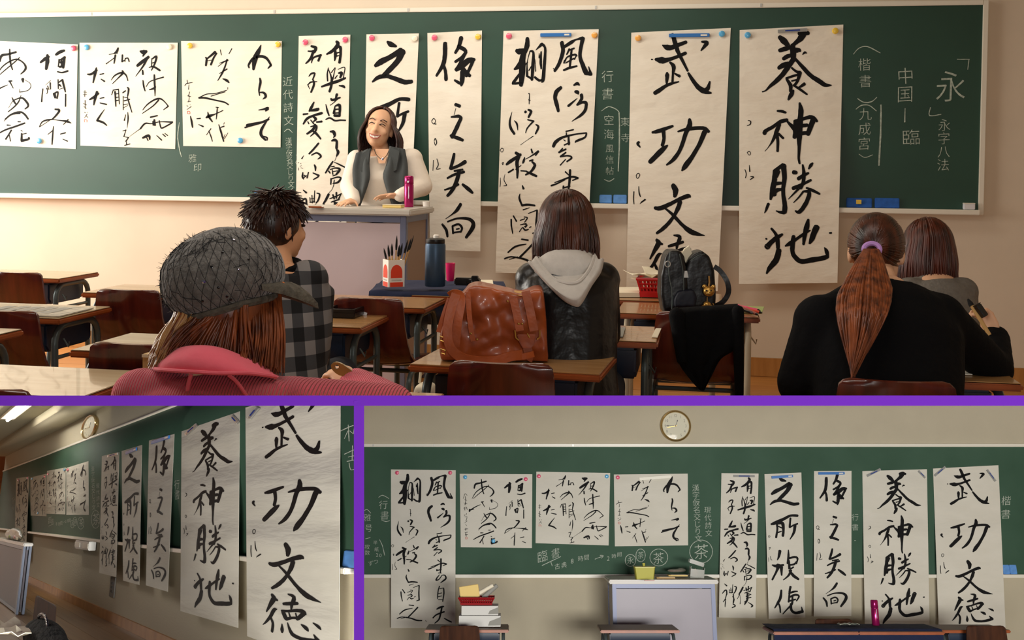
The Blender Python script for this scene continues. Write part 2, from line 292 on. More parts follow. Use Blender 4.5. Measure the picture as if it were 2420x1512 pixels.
INK['you'] = [((1705, 1117.8), (1792.7, 1118.8), (1785.5, 1460), (1698.8, 1459)), [
 (1695, 1110, .1256, "590,155,36 610,190,50 550,260,35 460,320,26|470,315,20 520,305,15 600,240,28|570,250,30 575,340,42 565,410,18|590,240,25 640,230,40 645,330,35 630,440,38|590,310,22 630,300,14|590,350,18 625,345,14;480,505,12 465,590,20 470,680,20|480,520,9 510,600,18 530,690,32|570,505,10 520,570,14|575,510,9 560,570,12 540,660,20|620,580,25 660,580,42 640,640,28|610,530,9 700,505,13 690,600,14 680,660,16|600,610,12 570,650,18|390,755,26 500,720,40 620,685,40 710,650,26|525,640,28 520,740,35 495,825,32|625,750,16 680,760,35 700,780,22;595,865,36 580,920,28|515,920,22 540,940,38 640,910,20|600,930,18 560,970,12 505,1010,9|570,1020,15 555,1120,38|580,1020,25 630,1010,40 635,1090,35 630,1160,32|570,1070,22 620,1065,18|560,1120,22 620,1115,18|560,1150,36 620,1155,36|445,995,10 465,1080,25 490,1150,18|445,1200,16 500,1180,25 570,1220,25 640,1215,22 710,1220,22;505,1365,22 550,1370,45 565,1420,35 545,1450,7|525,1490,22 560,1480,40 592,1500,34 590,1590,38|590,1605,22 612,1645,40 590,1700,18|590,1700,7 565,1765,6;250,205,30 310,230,45 290,290,32|205,270,18 260,275,25 310,260,18|280,270,40 240,370,35 175,435,20|250,430,14 280,360,25 380,330,32|370,340,28 345,405,32;215,610,12 250,575,25 295,575,25 265,660,18|200,730,10 240,690,22 325,685,12|270,650,18 285,720,30 245,825,25|200,720,14 225,780,9;285,960,18 250,1030,40 220,1080,22|230,1075,22 330,1060,48 345,1045,22|140,1120,26 200,1115,22|140,1250,22 190,1180,35 280,1140,30 380,1115,38 400,1110,18|280,1160,28 310,1190,38 270,1230,10|200,1220,14 215,1250,18|320,1230,22 390,1225,28|240,1200,14 280,1250,20|300,1270,42 270,1330,38 190,1385,26|240,1290,16 320,1280,25 300,1360,25 235,1420,12|250,1340,14 310,1380,35 375,1460,22"),
 (1695, 1290, .1190, "570,355,22 520,430,30 465,515,22|590,365,9 660,400,20 745,445,20|550,430,16 590,425,20|510,490,22 530,520,18|530,470,14 600,450,20 670,470,34 620,540,28|560,470,14 570,540,18|570,500,12 640,490,14|570,560,16 620,545,16|545,600,24 540,680,20|560,600,18 640,580,22 685,600,28 640,655,28 570,670,14|590,620,14 585,660,18|585,680,11 560,750,7 515,800,7;510,820,32 470,900,35 430,960,20|445,960,14 400,1050,10|450,970,11 460,1060,9 455,1150,16|570,830,24 590,890,24|620,800,24 620,880,24|690,815,14 650,900,24|525,885,14 600,860,20 690,820,16|545,935,16 620,910,22 660,900,18|590,940,28 670,965,22|575,1000,24 640,985,20|600,960,38 600,1060,40 560,1130,35 545,1165,16|580,1040,20 670,1020,22|540,1110,16 600,1080,22|620,1120,14 680,1160,25 700,1190,34 670,1215,16;365,90,28 300,165,30 230,235,25|265,255,18 340,225,25 400,275,30 355,315,13|155,255,4 125,300,20;140,500,18 135,560,30 150,595,13|145,585,15 190,540,13|220,500,18 200,580,20|160,540,18 185,560,14|305,395,20 320,430,30 320,480,16|285,510,16 370,550,28|330,530,14 365,560,22 290,605,16;145,750,13 190,790,28|105,940,16 150,885,25 185,880,25 190,960,26|185,960,20 160,1050,20 120,1110,16|170,1060,15 160,1140,20 155,1210,13|310,765,13 300,930,18|240,860,12 245,920,14|270,830,14 275,940,14|240,930,16 310,920,16|340,800,16 380,820,25 360,900,25 330,940,20|250,880,10 310,870,12|320,960,25 325,1000,20|310,1000,22 330,1040,25 320,1110,22|340,1060,18 320,1130,24|315,1150,22 360,1190,25 295,1225,18;70,360,9 80,355,9|105,370,7 115,375,7|75,430,7 80,465,7|100,410,5 120,400,5|110,430,5 140,440,7")]]
INK['fuu'] = [((924, 1109), (1077, 1111), (1076, 1484), (924, 1484)), [
 (915, 1100, .12565, "830,230,50 850,330,50 810,470,45 755,560,36|735,530,9 765,560,22|850,290,32 950,230,45 1010,200,20 1090,185,42|1095,190,55 1075,300,45 1070,400,45 1110,500,55 1150,580,60|1150,590,55 1225,610,36|1215,600,36 1185,520,12|920,325,18 990,300,22|930,310,28 900,370,18|880,450,22 910,400,20 1000,375,25 1030,390,18|875,440,18 870,470,22|1020,390,16 1000,430,18|890,470,16 990,420,20|960,310,25 955,400,30 945,530,28|870,555,26 940,530,30 1035,510,22;845,760,42 790,810,55 775,880,50 800,960,50 825,1040,36|1010,735,22 1050,715,40 1080,735,16|1030,810,32 1060,820,48 1070,840,18|950,980,32 1000,940,25 1060,890,7|1110,850,42 1115,900,40 1060,970,22|1070,970,18 1130,940,30 1175,950,40 1170,1030,40 1120,1090,35 1060,1130,20 1005,1165,8;935,1285,18 1030,1265,18|940,1300,14 945,1350,22|780,1465,40 810,1410,45 900,1355,30 1060,1320,20 1200,1305,18|1200,1310,22 1180,1360,25 1080,1400,28 1060,1420,12|970,1340,25 980,1440,32|910,1385,10 930,1400,14|920,1450,18 990,1420,18|900,1490,18 860,1540,22|855,1538,24 945,1500,22|945,1540,20 880,1590,26|880,1590,20 980,1580,20 1025,1605,25 965,1650,20|945,1625,14 880,1695,16;385,170,45 385,250,65 360,330,55|250,310,46 290,320,72 340,300,36|350,330,65 330,430,85 335,550,85 325,720,55|330,400,36 270,490,35 230,530,22|240,530,22 300,510,36|300,590,32 230,680,40 215,700,28|215,700,32 270,700,30 330,690,36|400,450,14 370,480,18|430,320,22 470,340,30 470,500,45 465,660,36|425,320,14 395,450,12 400,600,32|395,610,28 460,650,22|420,550,14 450,500,13|500,310,7 570,245,42|575,240,36 620,290,30 620,450,40 610,650,48 595,690,22|570,330,18 570,440,35 580,530,22|500,630,28 560,670,30 600,660,22|495,420,7 510,560,14|545,350,9 550,400,22;430,825,16 440,825,10|440,830,9 440,900,13 440,950,10|430,900,9 455,905,9;220,1040,4 195,1150,25 205,1230,35 260,1310,32|255,1150,10 290,1190,25 305,1265,10|395,1045,38 405,1045,28|430,1020,22 470,1040,35 440,1110,28|430,1140,18 510,1160,22|500,1165,22 430,1240,18 410,1300,12|540,1200,16 575,1230,30 540,1310,22|510,1340,12 430,1390,5 350,1445,7"),
 (915, 1280, .1389, "915,290,26 915,400,30 905,520,22|860,310,18 900,345,14|740,430,10 830,400,18 940,365,22 1010,380,26|700,465,20 760,445,18 860,400,9|1000,385,16 950,405,14|840,490,20 922,470,16|845,470,22 850,490,14|870,530,16 920,530,16|890,560,14 850,610,20 830,650,25|835,655,22 880,640,18 930,575,14|930,570,14 980,570,22 1000,620,28 960,660,28 905,700,10;890,755,18 870,820,18 860,900,20 855,970,14|890,800,13 960,785,14|960,790,22 965,880,22 945,1015,18|870,880,13 930,870,13|870,935,13 930,920,13|870,985,13 940,985,14;845,1145,22 900,1115,35 960,1100,26|780,1295,22 840,1240,25 970,1190,25|930,1120,28 910,1220,30 880,1320,26 810,1385,16|970,1300,16 1030,1335,25 1095,1365,20;260,100,32 300,130,40 280,200,45 290,300,35 290,380,22|155,230,26 200,195,40 320,120,32|180,320,20 240,285,20|270,285,16 330,240,9|370,150,11 360,190,30 350,215,18|445,60,18 460,100,22|380,170,7 440,140,12 530,85,28|520,100,20 500,130,16|430,190,18 470,180,20|460,200,20 495,240,35 450,310,28 390,345,20|330,300,16 400,305,16|400,310,18 460,335,28 520,360,26;355,465,13 370,500,28|330,560,9 325,610,25 360,690,22|360,690,26 430,680,25 515,690,20|375,740,13 450,715,7;235,850,20 240,920,20 260,1010,14|260,810,16 300,870,20|440,780,9 545,740,14|545,745,20 540,880,24 545,990,25|545,990,22 500,1005,13|345,860,11 400,840,11|390,820,11 430,830,16 400,880,11|350,910,11 420,895,13|385,900,11 430,910,13 410,940,11|370,945,11 340,990,11|380,940,13 410,970,20 450,960,11|420,920,13 400,930,13|460,940,11 480,930,13;370,1075,16 450,1085,20|210,1230,16 300,1160,22 430,1130,10|520,1115,25 440,1200,22 360,1280,24|170,1305,18 250,1280,16 400,1300,22 500,1335,28 590,1340,20|230,1310,9 330,1280,13|650,1335,7 668,1358,7;100,215,8 115,205,8 110,235,8 100,215,8|85,380,7 88,440,9 85,480,7|140,340,5 130,400,9 150,440,9 165,465,11 130,470,7|70,72,7 90,48,8 112,62,7 96,92,7 70,72,7")]]
INK['ayame'] = [((1086.5, 1119.4), (1258, 1120.3), (1257, 1294.7), (1089, 1292.9)), [
 (1080, 1110, .12568, "990,240,36 990,330,55 975,425,36|895,340,26 960,290,45 1010,260,32|1110,230,32 1160,195,45 1225,170,32|1155,290,20 1145,390,16|1150,310,14 1235,260,36|1230,260,36 1220,340,40 1215,400,32|1170,330,32 1215,320,22|1165,390,32 1215,385,22|1135,455,18 1200,465,22 1280,440,25|1190,290,22 1190,390,22;935,690,16 925,770,16 920,860,20|970,640,4 1040,575,7|1035,605,20 1040,690,16|990,680,18 1000,720,11 990,755,9|1000,650,14 1020,700,9|1145,560,16 1150,680,14|1150,600,14 1205,560,22|1205,560,28 1230,650,28 1250,720,18|1255,750,18 1255,910,20|1165,630,28 1190,650,13|1160,690,7 1210,670,9|1095,750,42 1110,800,32|1090,750,22 1145,725,22 1135,810,20;1110,955,22 1170,965,30 1130,1030,25 1070,1090,20|895,1195,12 930,1130,16 1000,1100,22 1070,1090,16|905,1190,7 1040,1100,9|1060,1090,11 1180,1100,14 1280,1110,30 1335,1130,12|1295,1085,16 1230,1152,10;1015,1290,9 1090,1230,13|1090,1180,10 1085,1250,18 1080,1330,22 1075,1420,16|1190,1280,13 1260,1260,18|1225,1345,10 1290,1370,16;325,345,28 350,270,35 450,245,28 550,215,28|460,180,18 465,280,26 480,380,24 505,450,18|600,285,13 520,360,16 400,460,14 310,540,8|285,540,9 350,430,16 450,350,18 560,310,22 650,350,20 690,410,30 670,460,26 620,505,12;235,780,32 240,745,32|235,760,28 320,735,13|240,760,18 350,695,18 440,655,9|460,605,22 500,600,18|470,610,20 520,695,11|650,570,42 655,610,22|680,580,7 750,620,7 765,670,9 720,720,11 610,745,12|610,700,5 610,745,10;505,820,12 535,870,25 565,910,20|630,785,7 600,870,18 540,940,18 455,1010,12|460,960,5 500,890,7 540,850,14 640,820,24 700,860,30 735,920,26 690,965,16;620,1025,22 500,1050,11 400,1135,7|410,1110,11 500,1040,18 620,1005,24 690,1040,26 735,1095,24;445,1185,20 495,1185,11|595,1135,16 630,1135,14|310,1310,14 420,1250,22 560,1200,24 690,1150,22|505,1250,22 470,1310,20 430,1370,22|480,1320,13 495,1395,14|640,1250,13 660,1260,9|650,1290,22 650,1380,32|650,1385,36 740,1365,28|750,1345,32 760,1360,16|650,1300,11 715,1285,13;120,540,7 150,450,9 190,480,7|155,500,9 165,590,11|140,560,7 185,575,7|165,600,13 150,660,11|130,620,7 190,640,9|145,700,9 150,760,9|170,690,7 195,750,9|120,720,5 190,715,7|140,840,7 150,870,7|150,890,7 190,880,7 170,960,9|180,820,9 170,850,9|145,1000,5 190,960,9|160,1020,5 180,1050,7|145,1115,9 205,1110,9|170,1095,11 165,1140,11|150,1180,9 200,1170,9|165,1190,13 175,1250,13|155,1220,9 200,1215,9;!160,1265,6 195,1270,6 190,1300,6 160,1298,6 160,1265,6|168,1283,6 186,1284,6")]]
INK['yoru'] = [((1267.5, 1114.4), (1442, 1117.3), (1438.4, 1288.7), (1265.7, 1283.2)), [
 (1260, 1105, .12566, "920,195,18 970,210,62 1010,200,36|985,220,36 960,260,18|880,380,36 930,345,45 1040,270,36|1020,290,32 960,390,25 855,515,7|955,440,22 960,490,28|1085,290,13 1080,400,16|1085,300,14 1150,265,30 1130,350,25 1080,440,14|1085,350,13 1120,340,13|1045,405,9 1110,395,25 1200,445,25;960,570,16 970,640,24 990,705,14|1005,650,9 1050,590,12 1130,560,14 1250,530,18|1120,500,22 1125,600,28 1130,700,22 1130,770,10|1050,690,13 1120,670,30 1140,650,13;1180,825,20 1100,900,16 950,995,9|955,950,9 1020,880,16 1120,820,22 1200,805,24 1260,840,14 1320,905,16|1310,910,18 1250,950,9;1065,1045,22 1165,1025,18|920,1195,22 990,1125,22 1080,1130,14 1200,1105,12 1380,1110,22|1120,1080,28 1130,1150,28|1100,1100,18 1105,1150,20|1190,1090,16 1210,1170,18 1240,1185,18 1370,1120,18|930,1190,11 880,1220,7 760,1300,3;955,1315,28 1040,1285,35 1055,1335,20|1000,1290,14 1030,1350,16|1155,1285,11 1225,1345,18|1240,1265,13 1280,1300,14|1270,1255,9 1310,1285,13;610,150,22 590,195,35 550,220,16|480,230,9 600,215,13|570,240,26 550,345,18|575,260,13 500,310,10 435,350,14|670,240,22 665,325,24|670,325,16 710,300,11|710,280,13 705,325,13|710,290,13 745,280,16 765,325,18;665,440,18 675,470,30 600,540,14 525,605,10|505,560,7 560,500,18 660,465,25 720,500,20 745,570,12;510,750,11 530,700,14|530,690,13 610,680,18|560,710,26 570,900,18|610,690,13 620,870,14|560,740,13 610,735,11|560,790,13 610,780,11|565,830,18 610,820,13|670,725,16 710,700,18|735,655,13 755,680,26 740,770,16|675,770,11 675,945,13|690,830,16 770,810,14|680,880,11 745,870,9|735,780,14 760,860,20 800,980,12|680,920,7 740,890,7|675,780,9 730,790,9;710,1010,9 690,1085,18|740,980,9 745,1060,20 735,1140,11 730,1190,4;665,1225,9 715,1210,13|710,1220,11 680,1300,14|680,1300,7 750,1310,13|750,1310,13 710,1360,18|715,1360,11 720,1400,13|690,1415,11 770,1395,13;295,400,18 280,460,40 245,590,20|165,480,18 220,480,30 300,430,32|345,485,16 400,475,16|360,545,13 410,575,22;300,710,36 270,800,38 250,880,18|190,810,18 250,780,35 320,730,28|340,795,13 400,785,14|340,855,14 435,875,20;405,940,7 340,1020,22 295,1085,28|295,1085,28 380,1110,28 435,1150,16;100,710,5 150,715,7|125,690,7 120,770,9|95,745,5 150,740,7|125,820,11 125,930,7|100,860,7 145,880,9|105,900,7 140,925,7|115,975,7 125,985,7|150,975,5 160,980,5|110,1050,5 150,1000,7|135,1020,7 160,1045,7;!112,1105,6 110,1075,6 145,1080,6 145,1105,7")]]
INK['warai'] = [((1450.7, 1121), (1625.3, 1119), (1626.2, 1288.4), (1453.2, 1290.6)), [
 (1440, 1110, .12565, "1190,125,12 1160,200,55 1110,300,75 1090,430,32|1030,410,20 1025,370,28 1090,290,35 1190,265,35 1270,290,35 1330,370,28|1330,375,32 1290,415,14;1180,540,20 1190,590,35 1170,690,25 1180,760,14|1175,720,13 1240,725,30 1265,770,35 1225,805,10;1170,945,13 1230,935,22 1300,920,38 1265,955,18;980,1175,22 1020,1165,18|1010,1150,46 1120,1125,40 1220,1100,30 1310,1060,28|1320,1030,9 1270,1100,25 1210,1200,40 1210,1270,40 1270,1330,28|1240,1280,14 1290,1300,22 1290,1335,14;425,290,18 440,310,30 430,390,28|440,310,18 560,220,36|580,235,22 540,290,25 500,380,28|450,330,7 520,320,9|630,190,11 645,255,11|790,175,13 750,240,11|620,360,9 735,320,22|725,310,22 700,390,22 660,480,25 595,580,10|600,400,7 700,330,11|620,490,9 725,430,18|665,555,11 720,575,35 755,605,13;735,665,9 735,690,7|720,700,9 560,745,12 440,755,12 330,805,14|700,720,11 500,780,11|330,805,22 420,805,25 560,830,20 690,855,20 745,885,18;455,985,11 470,1050,38|430,1060,18 470,1040,42 560,1010,15 670,960,12|590,920,14 585,990,18 575,1075,11|480,1060,28 520,1110,18|570,920,11 610,925,9|435,1285,7 500,1200,14|470,1230,13 500,1300,16 520,1365,11|610,1145,11 640,1230,25 680,1360,20|685,1165,18 640,1180,13|700,1270,7 680,1320,7|740,1250,7 690,1330,7|690,1115,7 680,1140,7;210,1045,11 225,1110,28 240,1190,18|300,1075,13 350,1070,18|325,1150,9 390,1175,22;130,655,7 160,625,11 240,610,7|165,580,9 170,620,11|190,640,7 185,700,9|200,730,9 180,790,7|165,780,5 215,790,9|195,780,7 185,860,9|165,860,5 215,850,7|160,910,9 175,915,9|205,890,5 205,900,5|160,960,5 220,920,9;!170,980,7 200,985,7 200,1015,7 170,1010,7 170,980,7")]]

def ribbon(mb, pts, wob=0.07):
    """flat brush stroke of varying width around a polyline; points (x, y, w)"""
    P = spline(pts, 4)
    P = [p for i, p in enumerate(P) if i == 0 or abs(p[0] - P[i - 1][0]) + abs(p[1] - P[i - 1][1]) > 1e-4]
    if len(P) < 2: return
    n = len(P); L = []; R = []
    T = []
    for i in range(n):
        a, b = P[max(i - 1, 0)], P[min(i + 1, n - 1)]
        dx, dy = b[0] - a[0], b[1] - a[1]; l = math.hypot(dx, dy) or 1; T.append((dx / l, dy / l))
    for i, (x, y, w) in enumerate(P):
        tx, ty = T[i]; w = max(w, 0.02)
        L.append((x - ty * w / 2 * (1 + random.uniform(-wob, wob)), y + tx * w / 2 * (1 + random.uniform(-wob, wob))))
        R.append((x + ty * w / 2 * (1 + random.uniform(-wob, wob)), y - tx * w / 2 * (1 + random.uniform(-wob, wob))))
    mb.add([(a, b, 0) for a, b in L + R], [(i, i + 1, n + i + 1, n + i) for i in range(n - 1)])
    for e, sg in ((0, -1), (n - 1, 1)):
        x, y, w = P[e]; tx, ty = T[e]; w = max(w, 0.02) / 2
        cap = []
        for k in range(7):
            a = -math.pi / 2 + math.pi * k / 6
            rr = w * (1 + random.uniform(-wob, wob)) * 0.97
            cap.append((x + sg * tx * rr * math.cos(a) * 0.8 - ty * rr * math.sin(a), y + sg * ty * rr * math.cos(a) * 0.8 + tx * rr * math.sin(a), 0))
        mb.add(cap, [tuple(range(7))])
GLYPHS = {}
def prep():
    for key, (quad, blocks) in INK.items():
        Hi = homography(quad).inverted(); out = []
        for bi, (x0, y0, sc, text) in enumerate(blocks):
            for g in text.split(';'):
                red = g.startswith('!'); g = g.lstrip('!'); m = MB(); wmax = 0
                for st in g.split('|'):
                    pts = [tuple(float(a) for a in q.split(',')) for q in st.split()]
                    wmax = max(wmax, max(p[2] for p in pts) * sc)
                    ribbon(m, [(x0 + sc * a, y0 + sc * b, sc * w) for a, b, w in pts])
                uv = [happly(Hi, a, b) for a, b, _ in m.v]
                out.append((uv, m.f, 'seal' if red else ('signature' if (max(u for u, v in uv) < 0.2 and len(uv) < 700 and wmax < 6) else 'brush_character')))
        GLYPHS[key] = out
    GLYPHS['bubu'] += GLYPHS.pop('bubu2')
prep()
# ---------------------------------------------------------------- materials used in the rooms
mat('wall_paint', (224, 209, 188), 0.85, var=0.03, scale=3, bump=0.05, bscale=60)
mat('wall_model', (190, 180, 156), 0.85, var=0.03, scale=3, bump=0.05, bscale=60)
mat('ceiling_paint', (176, 166, 140), 0.9, bump=0.1, bscale=90)
mat('board_green', (17, 58, 42), 0.5, rgb2=(26, 70, 53), scale=1.3, detail=8, stretch=(1, 1, 1.5), spec=0.6)
mat('board_green_dim', (58, 86, 68), 0.6, rgb2=(70, 98, 80), scale=1.6, detail=8, spec=0.12)
mat('trim_white', (236, 230, 214), 0.35, spec=0.5)
mat('trim_alu', (200, 198, 192), 0.35, metal=0.3)
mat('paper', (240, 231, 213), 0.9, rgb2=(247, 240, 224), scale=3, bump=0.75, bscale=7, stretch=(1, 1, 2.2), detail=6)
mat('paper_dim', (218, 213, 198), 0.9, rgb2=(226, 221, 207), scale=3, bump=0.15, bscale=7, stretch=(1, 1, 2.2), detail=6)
add_wave(MATS['paper'], 0.8, 'Z', 0.5, 0.008, 3.0); add_wave(MATS['paper_dim'], 0.8, 'Z', 0.4, 0.006, 3.0)
mat('ink', (16, 15, 16), 0.7, spec=0.2)
mat('seal_red', (196, 60, 50), 0.7)
mat('chalk', (178, 190, 176), 0.95, var=0.25, scale=60)
mat('chalk_dim', (190, 196, 182), 0.95, var=0.2, scale=60)
mat('magnet_pink', (238, 96, 128), 0.25, coat=0.5); mat('magnet_blue', (92, 178, 226), 0.25, coat=0.5)
mat('magnet_yellow', (244, 205, 70), 0.25, coat=0.5); mat('magnet_orange', (246, 176, 80), 0.25, coat=0.5); mat('magnet_white', (248, 240, 216), 0.25, coat=0.5)
mat('bar_blue', (46, 116, 190), 0.35); mat('bar_clear', (222, 222, 216), 0.12, spec=0.7, alpha=0.45); mat('bar_white', (238, 232, 214), 0.4)
mat('eraser_felt', (40, 96, 180), 0.75, var=0.15, scale=40); mat('eraser_dark', (30, 58, 140), 0.7)
mat('eraser_base', (228, 228, 232), 0.5)
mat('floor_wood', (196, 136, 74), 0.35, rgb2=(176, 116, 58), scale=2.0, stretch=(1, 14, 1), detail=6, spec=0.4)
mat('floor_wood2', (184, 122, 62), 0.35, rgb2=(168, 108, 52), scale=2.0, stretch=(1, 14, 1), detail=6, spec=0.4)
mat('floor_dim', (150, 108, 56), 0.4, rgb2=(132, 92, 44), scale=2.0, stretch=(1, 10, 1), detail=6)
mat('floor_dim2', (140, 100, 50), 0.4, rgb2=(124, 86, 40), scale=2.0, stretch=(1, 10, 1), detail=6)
mat('baseboard_wood', (190, 134, 72), 0.5, rgb2=(170, 116, 58), scale=3, stretch=(8, 1, 1))
mat('purple_paint', (60, 20, 104), 0.9, spec=0.05)
mat('dark_gap', (40, 34, 30), 0.9)

# ---------------------------------------------------------------- shell of the classroom (upper picture)
def slab(name, fr, a, b, m, kind='structure', parent=None, bevel=0):
    """axis-aligned box in a room's own metres, corner to corner"""
    a, b = V(a), V(b)
    o = build(MB().box((a + b) / 2, b - a), name, m, parent, None if parent else fr.M, bevel=bevel)
    if kind and parent is None: o['kind'] = kind
    return o
def planks(floor, fr_m, x0, x1, y0, y1, z, w, ln, m1, m2):
    """floor boards with recessed joints, laid as parts of a floor; they share two meshes"""
    meshes = {}
    k = 0; y = y0
    while y < y1 - 1e-6:
        x = x0 - (k % 3) * ln / 3
        while x < x1:
            a, b = max(x, x0), min(x + ln, x1)
            if b - a > 0.05:
                key = (round(b - a, 3), k % 2)
                if key not in meshes:
                    mb = MB().box((0, 0, 0), (b - a - 0.004, w - 0.004, 0.012))
                    me = bpy.data.meshes.new('plank'); me.from_pydata(mb.v, [], mb.f); me.materials.append(MATS[m1 if k % 2 else m2]); meshes[key] = me
                o = link('plank', meshes[key], floor); o.location = ((a + b) / 2, y + w / 2, z + random.uniform(-0.0006, 0.0006))
            x += ln
        y += w; k += 1

slab('wall_front', FA, (-6.2, 0, 0), (4.6, 0.15, 3.05), 'wall_paint')
slab('wall_right', FA, (4.6, -8.2, 0), (4.75, 0.15, 3.05), 'wall_paint')
# left wall with a band of windows
wl = bpy.data.objects.new('wall_left', None); COL.objects.link(wl); wl.matrix_world = FA.M; wl['kind'] = 'structure'
for nm, a, b in (('sill_wall', (-6.35, -8.2, 0), (-6.2, 0.15, 0.85)), ('lintel_wall', (-6.35, -8.2, 2.6), (-6.2, 0.15, 3.05)),
                 ('pier', (-6.35, -0.6, 0.85), (-6.2, 0.15, 2.6)), ('pier', (-6.35, -4.4, 0.85), (-6.2, -4.0, 2.6)), ('pier', (-6.35, -8.2, 0.85), (-6.2, -7.8, 2.6))):
    slab(nm, FA, a, b, 'wall_paint', parent=wl)
for n_, (ya, yb) in enumerate(((-4.0, -0.6), (-7.8, -4.4))):
    w_ = bpy.data.objects.new('window_%d' % (n_ + 1), None); COL.objects.link(w_); w_.matrix_world = FA.M; w_['kind'] = 'structure'
    for k in range(4):
        y = ya + (yb - ya) * k / 3
        slab('mullion', FA, (-6.32, y - 0.03, 0.85), (-6.23, y + 0.03, 2.6), 'trim_alu', parent=w_)
    for z in (0.87, 2.58): slab('window_rail', FA, (-6.32, ya, z - 0.02), (-6.23, yb, z + 0.02), 'trim_alu', parent=w_)
slab('ceiling', FA, (-6.35, -8.2, 3.05), (4.75, 0.15, 3.2), 'ceiling_paint')
fl = slab('floor', FA, (-6.2, -8.2, -0.12), (4.6, 0, -0.012), 'dark_gap')
planks(fl, FA.M, -6.2, 4.6, -4.8, -0.02, -0.006, 0.3, 2.4, 'floor_wood', 'floor_wood2')
slab('floor_rear', FA, (-6.2, -8.2, -0.012), (4.6, -4.8, 0), 'floor_wood')
slab('baseboard_front', FA, (-6.2, -0.018, 0), (4.6, 0, 0.115), 'baseboard_wood', bevel=0.003)

# ---------------------------------------------------------------- hanging sheets of writing
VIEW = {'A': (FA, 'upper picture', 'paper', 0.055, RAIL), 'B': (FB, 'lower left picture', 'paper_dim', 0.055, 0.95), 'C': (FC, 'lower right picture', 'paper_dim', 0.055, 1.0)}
TEXTS = {'ayame': '垣間みたあやめの花', 'yoru': '夜中の雲が私の眠りをたたく', 'warai': 'わらって咲く花に', 'you': '有興道之會僕', 'zhi': '之所頒俛', 'zou': '像之矣向', 'fuu': '風信雲書自天', 'bubu': '武功文徳', 'yousin': '養神勝地'}
QUADS = {
 'A': {'ayame': ((-46, 95), (184, 105), (179, 352), (-48, 342)), 'yoru': ((188, 101), (420, 101), (414, 352), (190, 344)), 'warai': ((428, 97), (666, 97), (663, 348), (433, 345)),
       'you': ((706, 85), (828, 82), (818, 558), (698, 560)), 'zhi': ((866, 81), (990, 79), (968, 566), (858, 568)), 'zou': ((1010, 78), (1139, 72), (1135, 594), (1016, 590)),
       'fuu': ((1190, 73), (1415, 69), (1384, 650), (1171, 644)), 'bubu': ((1492, 77), (1727, 66), (1696, 688), (1480, 690)), 'yousin': ((1748, 71), (1993, 58), (1979, 668), (1746, 671))},
 'C': {'fuu': INK['fuu'][0], 'ayame': INK['ayame'][0], 'yoru': INK['yoru'][0], 'warai': INK['warai'][0], 'you': INK['you'][0], 'zhi': INK['zhi'][0], 'zou': INK['zou'][0],
       'yousin': ((2038, 1113), (2190.5, 1108.5), (2197, 1487), (2044, 1490)), 'bubu': ((2205, 1107), (2359.5, 1099), (2377, 1494), (2219, 1497))},
 'B': {'fuu': ((38.2, 1130), (69, 1125.6), (60.7, 1319), (33.8, 1310)), 'ayame': ((72, 1128), (109.8, 1119), (109.8, 1219.8), (72.7, 1218)), 'yoru': ((110.9, 1112.5), (155.3, 1104.5), (154.5, 1215.4), (109.8, 1213.6)),
       'warai': ((156.4, 1105.6), (209, 1089.3), (209.8, 1216.5), (156.7, 1216.5)), 'you': ((240.7, 1077.3), (281.8, 1068.2), (274.5, 1363.4), (234.5, 1353.6)), 'zhi': ((287.3, 1065.6), (335.6, 1051), (329, 1382), (290.9, 1371.8)),
       'zou': ((352, 1040.9), (412, 1025.3), (396.4, 1398), (344.7, 1382.7)), 'yousin': ((429, 1019), (566.5, 971.8), (562.5, 1483.5), (426.2, 1443.5)), 'bubu': ((580, 962.7), (805, 903), (801, 1583), (584, 1503))}}
SHORT = {
 'A': {'ayame': 'leftmost square sheet', 'yoru': 'middle square sheet', 'warai': 'rightmost square sheet', 'you': 'narrow two-column scroll', 'zhi': 'narrow scroll behind the teacher', 'zou': 'narrow scroll right of the teacher',
       'fuu': 'wide two-column scroll', 'bubu': 'wide scroll behind the black backpack', 'yousin': 'rightmost wide scroll'},
 'B': {'fuu': 'small two-column scroll beyond the lectern', 'ayame': 'leftmost square sheet', 'yoru': 'middle square sheet', 'warai': 'rightmost square sheet', 'you': 'narrow two-column scroll', 'zhi': 'narrow scroll under the lower blue bar',
       'zou': 'narrow scroll under the upper blue bar', 'yousin': 'second largest scroll', 'bubu': 'largest nearest scroll'},
 'C': {'fuu': 'wide two-column scroll', 'ayame': 'leftmost square sheet', 'yoru': 'middle square sheet', 'warai': 'square sheet under the white bar', 'you': 'narrow two-column scroll', 'zhi': 'tilted narrow scroll under a blue bar',
       'zou': 'straight narrow scroll under a blue bar', 'yousin': 'second wide scroll from right', 'bubu': 'rightmost wide scroll'}}
def off_at(z, tray, rail):
    """how far a hanging sheet stands off the wall at height z: flat on the board, eased over the tray"""
    t = max(0.0, min(1.0, (rail + 0.75 - z) / 0.72)); t = t * t * (3 - 2 * t)
    return 0.034 + (tray + 0.02 - 0.034 + 0.022) * t
